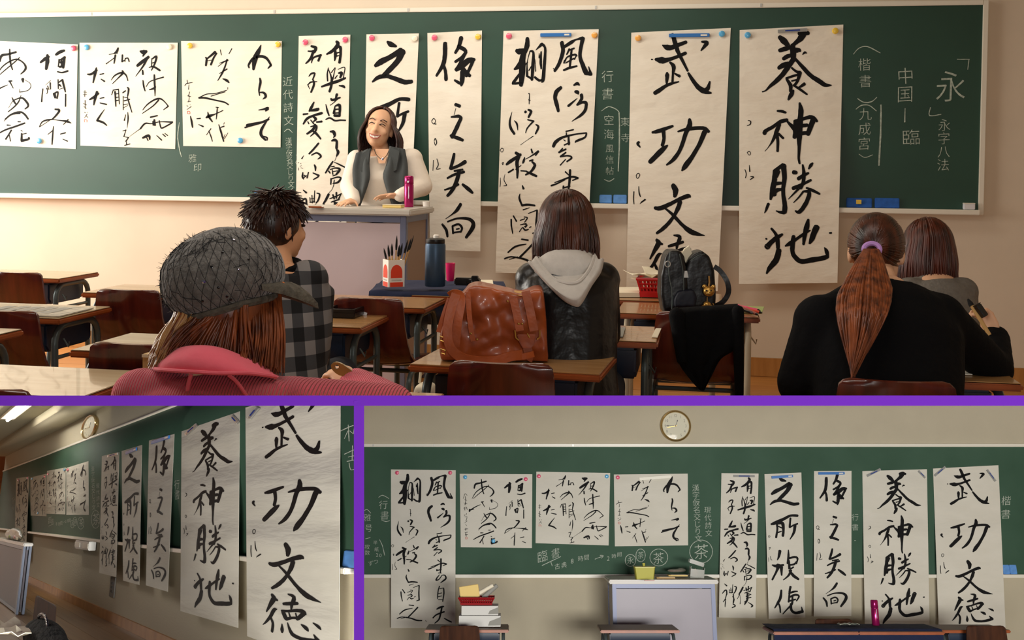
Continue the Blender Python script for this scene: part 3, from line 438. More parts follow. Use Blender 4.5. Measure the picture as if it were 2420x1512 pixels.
def hang(view, key):
    fr, where, pm, tray, rail = VIEW[view]
    H = homography(QUADS[view][key]); square = key in ('ayame', 'yoru', 'warai')
    seed = random.uniform(0, 50)
    def at(u, v, lift=0.0):
        px, py = happly(H, u, v)
        z = fr.y(px, py, -0.04).z
        o = 0.034 if square else off_at(z, tray, rail)
        edge = (abs(u - 0.5) * 2) ** 4
        o += 0.006 * noise.noise(V((u * 1.6 + seed, v * (2 if square else 4), 0.3))) + 0.004 * edge * noise.noise(V((u * 2, v * (3 if square else 7) + seed, 2)))
        o = max(o, 0.0328 if square or z > rail + 0.05 else 0.0905)
        return fr.y(px, py, -(o + lift))
    nu, nv = 16, (18 if square else 48)
    G = [[at(j / nu, i / nv) for j in range(nu + 1)] for i in range(nv + 1)]
    me = MB().sheet(G, (0, 0.001, 0))
    o = build(me, 'calligraphy_sheet' if square else 'calligraphy_scroll', pm, M=fr.M, ang=60)
    tag(o, 'white paper %s with black brush writing, %s' % (SHORT[view][key], where), 'scroll', 'calligraphy hung on the board, ' + where)
    lift = 0.0014 if view == 'A' else 0.003
    for uv, faces, nm in GLYPHS[key]:
        m = MB(); m.v = [tuple(at(u, v, lift)) for u, v in uv]; m.f = faces
        build(m, nm, 'seal_red' if nm == 'seal' else 'ink', parent=o, recalc=False, smooth=False)
        if nm == 'signature': COL.objects[-1]['kind'] = 'stuff'
    return at
AT = {}
for view in 'ABC':
    for key in QUADS[view]: AT[view, key] = hang(view, key)
# ---------------------------------------------------------------- blackboards
def board(view, x0, x1, z0, z1, m, label, right_trim=True):
    fr = VIEW[view][0]
    t = thing('blackboard', label, 'blackboard', fr)
    def part(nm, a, b, mm, bev=0.0): return build(MB().box((V(a) + V(b)) / 2, V(b) - V(a)), nm, mm, t, bevel=bev)
    part('writing_surface', (x0, -0.03, z0), (x1, -0.001, z1), m)
    part('top_trim', (x0, -0.042, z1), (x1, -0.001, z1 + 0.028), 'trim_white', 0.003)
    part('chalk_tray', (x0, -0.085, z0 - 0.03), (x1, -0.001, z0), 'trim_white', 0.004)
    if right_trim: part('side_trim', (x1, -0.042, z0 - 0.03), (x1 + 0.03, -0.001, z1 + 0.028), 'trim_white', 0.003)
    return t
_xr = FA.y(2316, 300, -0.03).x
BOARD_A = board('A', -4.1, _xr, RAIL, 2.245, 'board_green', 'long green blackboard with white chalk writing behind the teacher, upper picture')
BOARD_C = board('C', -3.6, 3.9, 1.0, 2.2, 'board_green_dim', 'long green blackboard under the round clock, lower right picture')
_xb = FB.y(843, 1200, -0.03).x
BOARD_B = board('B', -0.75, _xb, 0.95, 2.15, 'board_green_dim', 'green blackboard running away to the left, lower left picture', False)
for x in (-2.9, -1.6, -0.7, 0.5, 1.5): build(MB().box((x, -0.043, 2.259), (0.012, 0.004, 0.02)), 'trim_clip', 'trim_alu', BOARD_A)
for px in (882, 1026, 1123, 1249, 1354): build(MB().box((FC.y(px, 1060, -0.03).x, -0.043, 2.214), (0.012, 0.004, 0.02)), 'trim_clip', 'trim_alu', BOARD_C)

# ---------------------------------------------------------------- chalk writing
BOARDS = {'A': BOARD_A, 'B': BOARD_B, 'C': BOARD_C}
_chars = {}
def char_mesh(ch):
    if ch not in _chars:
        c = bpy.data.curves.new('t', 'FONT'); c.body = ch; c.resolution_u = 3; c.offset = -0.010
        o = bpy.data.objects.new('t', c); COL.objects.link(o)
        dg = bpy.context.evaluated_depsgraph_get(); dg.update()
        me = bpy.data.meshes.new_from_object(o.evaluated_get(dg))
        _chars[ch] = ([(v.co.x - 0.5, v.co.y - 0.36) for v in me.vertices], [tuple(p.vertices) for p in me.polygons])
        bpy.data.objects.remove(o); bpy.data.meshes.remove(me)
    return _chars[ch]
def chalk(view, items=(), strokes=(), name='chalk_writing'):
    """items: (char, px, py, size in px, stretch, slant); strokes: 'x,y,w x,y,w' in picture pixels"""
    fr = VIEW[view][0]; M2 = MB()
    for ch, px, py, sx, sy, sl in items:
        vs, fs = char_mesh(ch); r = random.uniform(-0.06, 0.06)
        pts = []
        for x, y in vs:
            x, y = x + y * r, y + x * (sl + random.uniform(-0.003, 0.003))
            pts.append((px + x * sx, py - y * sy, 0))
        M2.add(pts, fs)
    for st in strokes:
        ribbon(M2, [tuple(float(a) for a in q.split(',')) for q in st.split()], 0.25)
    M2.v = [tuple(fr.y(a, b, -0.0315)) for a, b, _ in M2.v]
    return build(M2, name, 'chalk' if view == 'A' else 'chalk_dim', BOARDS[view], recalc=False, smooth=False)
def column(text, px0, py0, px1, py1, s, sl=0.0, sy=None):
    n = max(1, len(text) - 1)
    return [(c, px0 + (px1 - px0) * i / n, py0 + (py1 - py0) * i / n, s, sy or s, sl) for i, c in enumerate(text)]
# upper picture
chalk('A', column('近代詩文', 680, 193, 682, 285, 25, 0.08), ['672,311,1.6 681,305,1.8 691,313,1.6'])
chalk('A', column('漢字仮名交じり文', 682, 333, 688, 436, 17, 0.08), ['680,452,1.4 687,449,1.6 692,444,1.4', '700,366,1.2 706,372,1.4 699,384,1.2 708,395,1.2'])
chalk('A', column('雅印', 455, 374, 467, 396, 21, 0.1), ['424,290,2 420,320,2.2 424,352,2.4 429,370,1.8'])
chalk('A', column('行書', 1436, 181, 1436, 222, 30, 0.05), ['1422,262,1.5 1438,252,2 1456,258,2 1464,266,1.6'])
chalk('A', column('空海', 1439, 284, 1439, 318, 26), ['1463,266,2.6 1464,330,3 1461,404,2.6'])
chalk('A', column('風信帖', 1441, 351, 1441, 404, 21), ['1428,424,1.6 1440,428,2 1451,422,1.6'])
chalk('A', column('東寺', 1477, 288, 1478, 326, 23))
chalk('A', column('楷書', 2043, 153, 2045, 192, 32, 0.05), ['2017,128,1.5 2030,114,2 2050,110,2.4 2080,125,2', '2027,233,2.2 2042,242,2.6 2060,240,2.4 2072,230,1.8'])
chalk('A', column('九成宮', 2045, 270, 2042, 340, 32, 0.05), ['2023,258,1.6 2036,249,2.2 2054,249,2.2 2071,262,1.8', '2082,248,3.2 2081,320,4 2077,391,3.4', '2030,364,1.4 2044,372,2 2062,366,1.6'])
chalk('A', column('中国', 2140, 180, 2139, 223, 42, 0.06), ['2139,256,2 2138,288,3.4'])
chalk('A', [('臨', 2153, 325, 46, 40, 0.06)])
chalk('A', [('永', 2247, 205, 76, 80, 0.05)], ['2262,140,1.8 2291,140,2.2', '2290,140,2.2 2287,164,1.6', '2199,254,2 2197,273,2.4 2224,270,2'])
chalk('A', column('永字八法', 2232, 296, 2229, 390, 31, 0.05))
# lower right picture
chalk('C', column('漢字仮名交じり文', 1644, 1153, 1650, 1273, 18, 0.05))
chalk('C', column('現代詩文', 1672, 1205, 1675, 1260, 17, 0.05))
def ring(cx, cy, rx, ry, w=1.3, n=16, a0=0.4): return ' '.join('%.1f,%.1f,%.1f' % (cx + rx * math.cos(a0 + 6.4 * i / n), cy + ry * math.sin(a0 + 6.4 * i / n), w) for i in range(n + 1))
chalk('C', [('茶', 1657, 1304, 36, 38, 0.1)], [ring(1657, 1303, 27, 27)])
chalk('C', [('茶', 1556, 1319, 27, 29, 0.1)], [ring(1557, 1317, 21, 20)])
chalk('C', [('茶', 1514, 1312, 15, 18, 0.1)], [ring(1514, 1312, 11, 15)])
chalk('C', [('永', 1490, 1324, 17, 20, 0.1)], [ring(1490, 1324, 12.5, 14)])
chalk('C', [('臨', 1282, 1315, 26, 30, 0.3), ('書', 1313, 1307, 22, 25, 0.3)], ['1281,1336,1.4 1325,1315,1.6', '1302,1328,1.4 1305,1337,1.4'])
chalk('C', [('古', 1317, 1338, 14, 15, 0.25), ('典', 1333, 1335, 14, 15, 0.2), ('8', 1356, 1325, 15, 16, 0.1)] + column('時間', 1372, 1320, 1386, 1317, 14, 0.15))
chalk('C', [('2', 1441, 1319, 14, 15, 0.1)] + column('時間', 1451, 1314, 1464, 1310, 12, 0.15), ['1406,1321,1.2 1424,1314,1.4', '1418,1312,1.1 1426,1313,1.3 1421,1319,1.1'])
chalk('C', column('行書', 906, 1193, 909, 1218, 22, 0.05), ['895,1175,1.2 903,1170,1.4 913,1174,1.2 919,1178,1.2', '902,1229,1.2 912,1232,1.4 921,1230,1.2'])
chalk('C', column('雅号', 868, 1223, 871, 1248, 19, 0.05), ['861,1206,1.2 868,1204,1.4 876,1212,1.3', '864,1273,1.3 875,1270,1.3'])
chalk('C', column('半紙', 887, 1282, 890, 1298, 11) + column('20', 894, 1311, 902, 1312, 12), ['897,1275,1.2 904,1290,1.3 909,1312,1.3'])
chalk('C', column('枚数', 868, 1292, 868, 1306, 13) + column('ずつ', 876, 1331, 888, 1327, 13, 0.1))
chalk('C', column('行書', 2021, 1222, 2021, 1246, 17, 0.05), ['2020,1277,1.6 2021,1277,1.6'])
chalk('C', column('楷書', 2378, 1183, 2377, 1215, 24, 0.05))
# lower left picture
chalk('B', [(c, 418 + 0.5 * i, 1145 + i * 24, 13, 25, 0.1) for i, c in enumerate('行書')])
chalk('B', [(c, 219 + 0.4 * i, 1108 + i * 13, 9, 13, 0.1) for i, c in enumerate('漢字仮名交じり文')])
chalk('B', [(c, 231 + 0.3 * i, 1148 + i * 15, 8, 13, 0.1) for i, c in enumerate('現代詩文')])
chalk('B', [('茶', 227, 1227, 17, 30, 0.1)], [ring(226, 1227, 10, 21, 0.9)])
chalk('B', [('茶', 192, 1235, 10, 20, 0.1)], [ring(191, 1236, 7.5, 14, 0.8)])
chalk('B', [('茶', 178, 1232, 6, 12, 0.1)], [ring(177, 1232, 4.5, 10, 0.7)])
chalk('B', [('永', 171, 1238, 6, 11, 0.1)], [ring(171, 1238, 4.5, 9, 0.7)])
chalk('B', [('臨', 118, 1229, 9, 18, 0.2), ('書', 124, 1232, 7, 15, 0.2), ('8', 135, 1237, 6, 11, 0.1)] + column('時間', 140, 1238, 145, 1236, 6, 0.1, 11) + [('2', 157, 1232, 6, 10, 0)] + column('時間', 161, 1231, 165, 1229, 5, 0.1, 10), ['114,1243,0.8 127,1238,0.8', '149,1234,0.7 154,1232,0.7'])
chalk('B', column('雅号', 31, 1185, 31, 1200, 5, 0.1, 12), ['28,1180,0.6 32,1176,0.6 35,1182,0.6'])
chalk('B', [], ['805.5,1018,1.4 818,1012,2 835,1005,1.8', '823,1004,1.5 825,1042,2.2', '822,1018,1.6 814,1036,1.2', '827,1018,1.5 835,1025,1.4',
  '838,1008,1.6 836,1022,1.6 840,1034,1.4', '814,1073,1.6 838,1062,1.8', '833,1053,1.6 832,1088,2', '823,1080,1.4 839,1076,1.6', '820,1090,1.4 840,1086,1.6', '825,1094,1.6 829,1110,1.6 840,1107,1.6'])

# ---------------------------------------------------------------- magnets and bars that hold the sheets
def magnet(view, px, py, col, corner, key, r=0.019):
    fr, where = VIEW[view][0], VIEW[view][1]
    z = fr.y(px, py, -0.05).z
    p = fr.y(px, py, -0.042)
    o = thing('magnet', '%s magnet at %s of the %s, %s' % (col, corner, SHORT[view][key], where), 'magnet', fr, p, 0, 'round magnets, ' + where)
    kx = 1.0
    build(MB().lathe((0, 0, 0), [(r * 1.02, 0), (r, 0.006), (r * 0.9, 0.010), (r * 0.5, 0.0125), (0.002, 0.013)], 18, V((0, -1, 0))), 'cap', 'magnet_' + col, o)
    build(MB().lathe((0, 0, 0), [(r * 0.8, -0.004), (r * 0.8, 0.001)], 14, V((0, -1, 0))), 'magnet_disc', 'trim_alu', o)
TL, TR_, BM = 'top left', 'top right', 'bottom'
for a in (('ayame', 174, 114, 'pink', TR_), ('ayame', 93, 333, 'blue', BM), ('yoru', 205, 112, 'blue', TL), ('yoru', 401, 111, 'white', TR_), ('warai', 449, 108, 'yellow', TL), ('warai', 657, 105, 'yellow', TR_),
          ('warai', 568, 332, 'blue', BM), ('you', 722, 100, 'pink', TL), ('you', 816, 94, 'pink', TR_), ('zhi', 879, 90, 'pink', TL), ('zhi', 981, 91, 'white', TR_), ('zou', 1027, 89, 'pink', TL), ('zou', 1130, 87, 'yellow', TR_),
          ('fuu', 1203, 85, 'pink', TL), ('fuu', 1405, 83, 'orange', TR_), ('bubu', 1508, 90, 'orange', TL), ('bubu', 1706, 80, 'blue', TR_), ('yousin', 1767, 83, 'blue', TL), ('yousin', 1974, 73, 'yellow', TR_)):
    magnet('A', a[1], a[2], a[3], a[4], a[0])
for a in (('fuu', 938.6, 1117, 'pink', TL), ('fuu', 1064, 1117, 'pink', TR_), ('ayame', 1099.5, 1127.5, 'blue', TL), ('ayame', 1242.5, 1132, 'pink', TR_), ('ayame', 1166, 1278, 'blue', BM), ('yoru', 1273.5, 1125, 'pink', TL), ('yoru', 1434, 1125.5, 'blue', TR_), ('warai', 1460, 1128, 'pink', TL)):
    magnet('C', a[1], a[2], a[3], a[4], a[0])
for a in (('fuu', 43, 1134, 'pink', TL), ('fuu', 65, 1129, 'pink', TR_), ('ayame', 75, 1131, 'blue', TL), ('ayame', 105.5, 1126, 'pink', TR_), ('ayame', 89, 1212, 'blue', BM), ('yoru', 113, 1120, 'pink', TL), ('yoru', 152, 1110, 'blue', TR_), ('warai', 160, 1110, 'pink', TL)):
    magnet('B', a[1], a[2], a[3], a[4], a[0])
def bar(view, p, q, th, m, col, key, where2='top'):
    fr, where = VIEW[view][0], VIEW[view][1]
    a = fr.y(p[0], p[1], -0.046); b = fr.y(q[0], q[1], -0.046)
    d = (b - a); L = d.length; ex = d.normalized(); ez = V((0, -1, 0)).cross(ex); h = th
    o = thing('magnetic_bar', '%s bar at %s of the %s, %s' % (col, where2, SHORT[view][key], where), 'magnetic bar', fr, (a + b) / 2, 0, 'magnetic bars, ' + where)
    R = Matrix((ex, V((0, 1, 0)), ez)).transposed()
    build(MB().box((0, 0, 0), (L, 0.012, h), R), 'bar_body', m, o, bevel=0.002)
    build(MB().box(R @ V((0, 0.007, 0)), (L * 0.98, 0.004, h * 0.8), R), 'magnet_strip', 'dark_gap', o)
    if col == 'blue': build(MB().box(R @ V((L * 0.36, -0.0065, 0)), (L * 0.16, 0.001, h * 0.45), R), 'printed_tag', 'bar_white', o)
    if col == 'clear': build(MB().box(R @ V((0, -0.0065, 0)), (L * 0.5, 0.001, h * 0.35), R), 'printed_tag', 'eraser_dark', o)
bar('A', (1277, 83), (1350, 82), 0.022, 'bar_blue', 'blue', 'fuu'); bar('A', (1581, 84), (1677, 83), 0.022, 'bar_blue', 'blue', 'bubu'); bar('A', (1838, 74), (1908, 70), 0.022, 'bar_clear', 'clear', 'yousin')
bar('C', (1823.5, 1128), (1874, 1124.5), 0.024, 'bar_blue', 'blue', 'zhi'); bar('C', (1934, 1118.5), (1996, 1118), 0.024, 'bar_blue', 'blue', 'zou')
bar('C', (1511, 1131.5), (1586, 1125.5), 0.026, 'bar_white', 'white', 'warai'); bar('C', (1733, 1124.5), (1784, 1125), 0.022, 'bar_clear', 'clear', 'you')
bar('C', (2049, 1124.5), (2081, 1108.5), 0.024, 'bar_clear', 'clear', 'yousin', 'top left corner'); bar('C', (2171, 1112.5), (2187, 1129), 0.02, 'bar_clear', 'clear', 'yousin', 'top right corner')
bar('C', (2209, 1124), (2234, 1103), 0.022, 'bar_clear', 'clear', 'bubu', 'top left corner'); bar('C', (2333, 1110), (2353, 1137), 0.022, 'bar_clear', 'clear', 'bubu', 'top right corner')
bar('B', (297, 1070.5), (323, 1060.5), 0.03, 'bar_blue', 'blue', 'zhi'); bar('B', (358, 1046), (400, 1032), 0.03, 'bar_blue', 'blue', 'zou'); bar('B', (254, 1078), (278, 1072), 0.026, 'bar_clear', 'clear', 'you')
bar('B', (438, 1027), (465, 1003), 0.03, 'bar_clear', 'clear', 'yousin', 'top left corner'); bar('B', (546, 982), (562, 999), 0.024, 'bar_clear', 'clear', 'yousin', 'top right corner'); bar('B', (587, 989), (609, 962), 0.03, 'bar_clear', 'clear', 'bubu', 'top left corner')

# ---------------------------------------------------------------- erasers on the chalk trays
def eraser(view, x0, y0, x1, y1, label, felt='eraser_felt', body='eraser_dark'):
    fr = VIEW[view][0]; rail = VIEW[view][4]
    a = fr.z(x0, y1, rail); y = -0.058
    p, q = fr.y(x0, y1, y), fr.y(x1, y0, y)
    w, h = abs(q.x - p.x), max(0.04, q.z - rail)
    o = thing('board_eraser', label, 'eraser', fr, ((p.x + q.x) / 2, y + 0.02, rail + 0.001), 0, 'erasers on the chalk tray, ' + VIEW[view][1])
    R = Matrix.Rotation(-0.12, 3, 'X')
    build(MB().box((0, -0.002, h / 2), (w, 0.016, h), R), 'felt_pad', felt, o, bevel=0.004)
    build(MB().box((0, 0.013, h / 2), (w * 0.96, 0.012, h * 0.94), R), 'handle', body, o, bevel=0.003)
    return o
mat('eraser_pale', (96, 150, 216), 0.7, var=0.1, scale=40)
eraser('A', 599, 450, 627, 464, 'light blue board eraser on the tray above the spiky-haired man, upper picture', 'eraser_pale')
eraser('A', 1416, 461, 1446, 480, 'left light blue board eraser right of the hooded student, upper picture', 'eraser_pale')
eraser('A', 1449, 461, 1481, 480, 'right light blue board eraser touching the wide scroll edge, upper picture', 'eraser_pale')
e1 = eraser('A', 2001, 469, 2062, 492, 'left dark blue board eraser near the right end of the tray, upper picture')
build(MB().box((-0.005, -0.02, 0.035), (0.03, 0.002, 0.025)), 'label_sticker', 'magnet_yellow', e1)
eraser('A', 2068, 469, 2127, 492, 'right dark blue board eraser near the right end of the tray, upper picture')
eraser('B', 804, 1303, 838, 1338, 'blue board eraser on the tray beside the largest scroll, lower left picture', 'eraser_pale')
eraser('C', 2371, 1335, 2386, 1350, 'left blue board eraser at the right end of the tray, lower right picture', 'eraser_pale')
eraser('C', 2388, 1335, 2403, 1350, 'right blue board eraser at the right edge of the tray, lower right picture', 'eraser_pale')
_p = FA.y(2290, 497, -0.06)
o = thing('chalk_box', 'small white chalk box at the right end of the tray, upper picture', 'box', FA, (_p.x, -0.055, RAIL + 0.001))
build(MB().box((0, 0, 0.018), (0.062, 0.04, 0.034)), 'box_body', 'eraser_base', o, bevel=0.003); build(MB().box((0, 0, 0.036), (0.064, 0.042, 0.006)), 'lid', 'trim_white', o, bevel=0.002)

# ---------------------------------------------------------------- wall clocks
mat('clock_gold', (190, 164, 112), 0.25, metal=0.85); mat('clock_face', (214, 208, 178), 0.5); mat('clock_ink', (70, 64, 52), 0.6); mat('brass', (206, 170, 92), 0.3, metal=0.9)
mat('clock_glass', (255, 255, 255), 0.03, spec=0.5, alpha=0.08)
def clock(fr, px, py, label):
    p = fr.y(px, py, -0.03); R = 0.155
    o = thing('wall_clock', label, 'clock', fr, (p.x, -0.002, p.z))
    ax = V((0, -1, 0))
    build(MB().lathe((0, 0, 0), [(R * 0.98, 0), (R, 0.02), (R * 0.985, 0.035), (R * 0.93, 0.045), (R * 0.88, 0.04), (R * 0.85, 0.026), (R * 0.85, 0.016)], 48, ax), 'bezel', 'clock_gold', o)
    build(MB().lathe((0, -0.016, 0), [(R * 0.86, 0), (R * 0.86, 0.003)], 48, ax), 'dial', 'clock_face', o)
    for n in range(1, 13):
        a = math.radians(90 - 30 * n); s = 0.034; m = MB(); cx, cz = R * 0.66 * math.cos(a), R * 0.66 * math.sin(a)
        t = str(n)
        for k, ch in enumerate(t):
            vs, fs = char_mesh(ch); vx = [v[0] for v in vs]; mid = (min(vx) + max(vx)) / 2; off = (k - (len(t) - 1) / 2) * 0.48
            m.add([((x - mid + off) * s + cx, -0.0195, y * s * 1.15 + cz) for x, y in vs], fs)
        build(m, 'numeral', 'clock_ink', o, recalc=False, smooth=False)
    def hand(nm, ang, L, w, mm, y, dia=0.0):
        a = math.radians(90 - ang); d = V((math.cos(a), 0, math.sin(a))); n = V((-d.z, 0, d.x)); c = V((0, y, 0))
        P = [c - d * L * 0.12 - n * w, c + d * L * 0.68 - n * w]
        if dia: P += [c + d * L * 0.80 - n * dia, c + d * L, c + d * L * 0.80 + n * dia]
        else: P += [c + d * L]
        P += [c + d * L * 0.68 + n * w, c - d * L * 0.12 + n * w]
        build(MB().prism(P, (0, -0.0015, 0)), nm, mm, o, smooth=False)
    hand('hour_hand', 21, R * 0.42, 0.0022, 'clock_ink', -0.022, 0.007); hand('minute_hand', 271, R * 0.62, 0.0018, 'clock_ink', -0.0245, 0.006); hand('second_hand', 259, R * 0.62, 0.003, 'brass', -0.027)
    build(MB().lathe((0, -0.02, 0), [(0.006, 0), (0.006, 0.011), (0.003, 0.013)], 12, ax), 'hub', 'brass', o)
    build(MB().lathe((0, -0.033, 0), [(R * 0.86, 0), (R * 0.6, 0.003), (R * 0.2, 0.005), (0.001, 0.0052)], 40, ax), 'glass', 'clock_glass', o)
clock(FC, 1597, 1006, 'round gold-rimmed wall clock centred above the blackboard, lower right picture')
clock(FB, 210, 1009, 'round gold-rimmed wall clock seen from the side, lower left picture')

# ---------------------------------------------------------------- lecterns
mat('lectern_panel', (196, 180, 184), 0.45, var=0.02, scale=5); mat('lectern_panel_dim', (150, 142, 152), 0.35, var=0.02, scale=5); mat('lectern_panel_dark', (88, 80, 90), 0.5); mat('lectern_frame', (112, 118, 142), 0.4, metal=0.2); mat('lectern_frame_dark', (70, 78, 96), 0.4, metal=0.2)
mat('lectern_top', (196, 190, 180), 0.35, spec=0.5); mat('lectern_side', (150, 128, 112), 0.6)
def lectern(fr, x0, x1, y0, depth, zt, label, dim=False, zf=0.0):
    t = thing('lectern', label, 'lectern', fr, ((x0 + x1) / 2, y0 + depth / 2, zf))
    w, d, h = (x1 - x0) / 2, depth / 2, zt - zf
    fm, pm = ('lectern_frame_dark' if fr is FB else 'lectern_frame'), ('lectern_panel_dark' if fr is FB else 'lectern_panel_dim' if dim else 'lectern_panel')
    build(MB().box((0, 0, h - 0.018), (2 * w + min(0.06, depth * 0.3), depth + min(0.05, depth * 0.15), 0.036)), 'top', 'lectern_top', t, bevel=0.008)
    for sx in (-1, 1):
        for sy in (-1, 1): build(MB().box((sx * (w - 0.018), sy * (d - min(0.018, d * 0.3)), (h - 0.036) / 2), (0.036, min(0.036, d * 0.6), h - 0.038)), 'post', fm, t, bevel=0.003)
        build(MB().box((sx * (w - 0.014), 0, (h - 0.04) / 2), (0.012, max(0.02, depth - 0.07), h - 0.09)), 'side_panel', 'lectern_side' if not dim else pm, t)
        build(MB().box((sx * (w - 0.016), 0, h - 0.056), (0.03, max(0.02, depth - 0.07), 0.036)), 'rail', fm, t)
    build(MB().box((0, -d + 0.016, (h - 0.06) / 2), (2 * w - 0.07, 0.012, h - 0.1)), 'front_panel', pm, t)
    for z in (h - 0.056, 0.03): build(MB().box((0, -d + 0.016, z), (2 * w - 0.07, 0.03, 0.036)), 'rail', fm, t)
    return t
_r = FA.y(973, 495, -1.0); _l = FA.y(612, 490, -1.0)
LX0, LX1, LZ = _l.x + 0.02, _r.x - 0.03, _r.z
lectern(FA, LX0, LX1, -1.0, 0.5, LZ, 'grey lectern with lilac front panel that the teacher leans on, upper picture')
_l, _r = FC.y(1447, 1373, -0.85), FC.y(1690, 1373, -0.85)
CZ = _r.z + 0.012
lectern(FC, _l.x, _r.x, -0.83, 0.5, CZ, 'grey lectern with lilac front panel under the blackboard, lower right picture', True)
_r = FB.y(78, 1283, -0.70)
BZ = _r.z
lectern(FB, _r.x - 1.0, _r.x - 0.01, -0.79, 0.09, BZ, 'dark framed lectern at the left edge, lower left picture', True, 0.15)
# ---------------------------------------------------------------- the two lower rooms and the purple case that holds them
def shell(fr, x0, x1, y0, zt, zf, tag_):
    slab('wall_front', fr, (x0, 0, zf - 0.05), (x1, 0.02, zt), 'wall_model')
slab('wall_front', FC, (-4.3, 0, 0), (4.9, 0.05, 2.63), 'wall_model')
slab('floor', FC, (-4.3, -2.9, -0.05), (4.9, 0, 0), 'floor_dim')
slab('baseboard_front', FC, (-4.3, -0.018, 0), (4.9, 0, 0.1), 'baseboard_wood')
_x = FB.y(845, 1200, 0).x
slab('wall_front', FB, (-0.8, 0, 0.1), (_x, 0.05, 2.62), 'wall_model')
flb = slab('floor', FB, (-0.8, -2.0, 0.08), (_x, 0, 0.135), 'dark_gap')
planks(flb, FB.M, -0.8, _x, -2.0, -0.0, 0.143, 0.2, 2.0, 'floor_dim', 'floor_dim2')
slab('baseboard_front', FB, (-0.8, -0.02, 0.15), (_x, 0, 0.245), 'baseboard_wood')
# ceiling of the lower left room: low soffit by the wall, a step, then the ceiling with its lamp
slab('ceiling', FB, (-0.8, -2.2, 2.62), (_x, -0.42, 2.66), 'ceiling_paint')
slab('trim_1', FB, (-0.8, -0.42, 2.5), (_x, 0.05, 2.66), 'ceiling_paint')
t = thing('ceiling_lamp', 'white fluorescent ceiling lamp at the top left corner, lower left picture', 'lamp', FB, (0, 0, 0))
mat('lamp_tube', (255, 255, 250), 0.4); MATS['lamp_tube'].node_tree.nodes['Principled BSDF'].inputs['Emission Color'].default_value = (1, 0.97, 0.9, 1); MATS['lamp_tube'].node_tree.nodes['Principled BSDF'].inputs['Emission Strength'].default_value = 30
_a, _b = FB.z(24, 985, 2.58), FB.z(58, 958, 2.58)
build(MB().box(((_a.x + _b.x) / 2, _a.y, 2.6), (abs(_b.x - _a.x) + 0.3, 0.2, 0.04)), 'lamp_housing', 'trim_white', t, bevel=0.006)
build(MB().tube([(_a.x - 0.1, _a.y, 2.56), (_b.x + 0.1, _a.y, 2.56)], 0.022), 'lamp_tube', 'lamp_tube', t)

# switch plate and cleaner under the tray, lower left
_p = FB.y(265, 1387, -0.01)
t = thing('wall_socket', 'small dark grey switch plate on the wall below the narrow scrolls, lower left picture', 'switch plate', FB, (_p.x, -0.001, _p.z))
mat('socket_grey', (110, 106, 98), 0.5); mat('socket_dark', (44, 42, 40), 0.5)
build(MB().box((0, -0.005, 0), (0.075, 0.01, 0.2)), 'plate', 'socket_grey', t, bevel=0.003)
for k in (-1, 0, 1): build(MB().box((0, -0.012, k * 0.04), (0.03, 0.006, 0.026)), 'switch', 'socket_dark', t, bevel=0.002)
_p = FB.y(200, 1272, -0.05); _q = FB.y(183, 1272, -0.05)
t = thing('eraser_cleaner', 'grey eraser cleaner box hanging under the chalk tray, lower left picture', 'cleaner', FB, ((_p.x + _q.x) / 2 + 0.1, -0.05, 0.925))
build(MB().box((0, 0, -0.06), (abs(_q.x - _p.x) * 1.9, 0.08, 0.1)), 'housing', 'trim_alu', t, bevel=0.006)
for k in (-1, 1): build(MB().box((k * 0.08, -0.044, -0.06), (0.11, 0.01, 0.06)), 'lid', 'trim_white', t, bevel=0.004)

# the purple case: sloping lid under the upper picture, upright board between the two lower ones
Z0 = 0.53
def case_board(name, p0, p1, p2, p3, z0, z1):
    vs = []
    for z in (z0, z1):
        k = z if z == z0 else z1
        for (px, py) in (p0, p1, p3, p2): vs.append(EYE + ray(px, py) * z)
    return vs
case = bpy.data.objects.new('display_case', None); COL.objects.link(case); tag(case, 'purple painted case edge between the three classroom views', 'display case')
def beam(nm, a, b, up, th0, z0, z1):
    """flat board whose mid-plane runs from picture points a to b and back from depth z0 to z1"""
    n = None; A0, B0, A1, B1 = EYE + ray(*a) * z0, EYE + ray(*b) * z0, EYE + ray(*a) * z1, EYE + ray(*b) * z1
    n = (B0 - A0).cross(A1 - A0).normalized() * (th0 / 2)
    build(MB().box8([A0 - n, B0 - n, A1 - n, B1 - n, A0 + n, B0 + n, A1 + n, B1 + n]), nm, 'purple_paint', case, smooth=False)
TH = 23.4 * Z0 / F
beam('case_lid', (-60, 946.5), (2480, 946.5), UP, TH * 1.02, Z0, 2.02)
beam('case_divider', (848.5, 946.5), (848.5, 1560), RIGHT, TH * 1.02, Z0, 1.93)
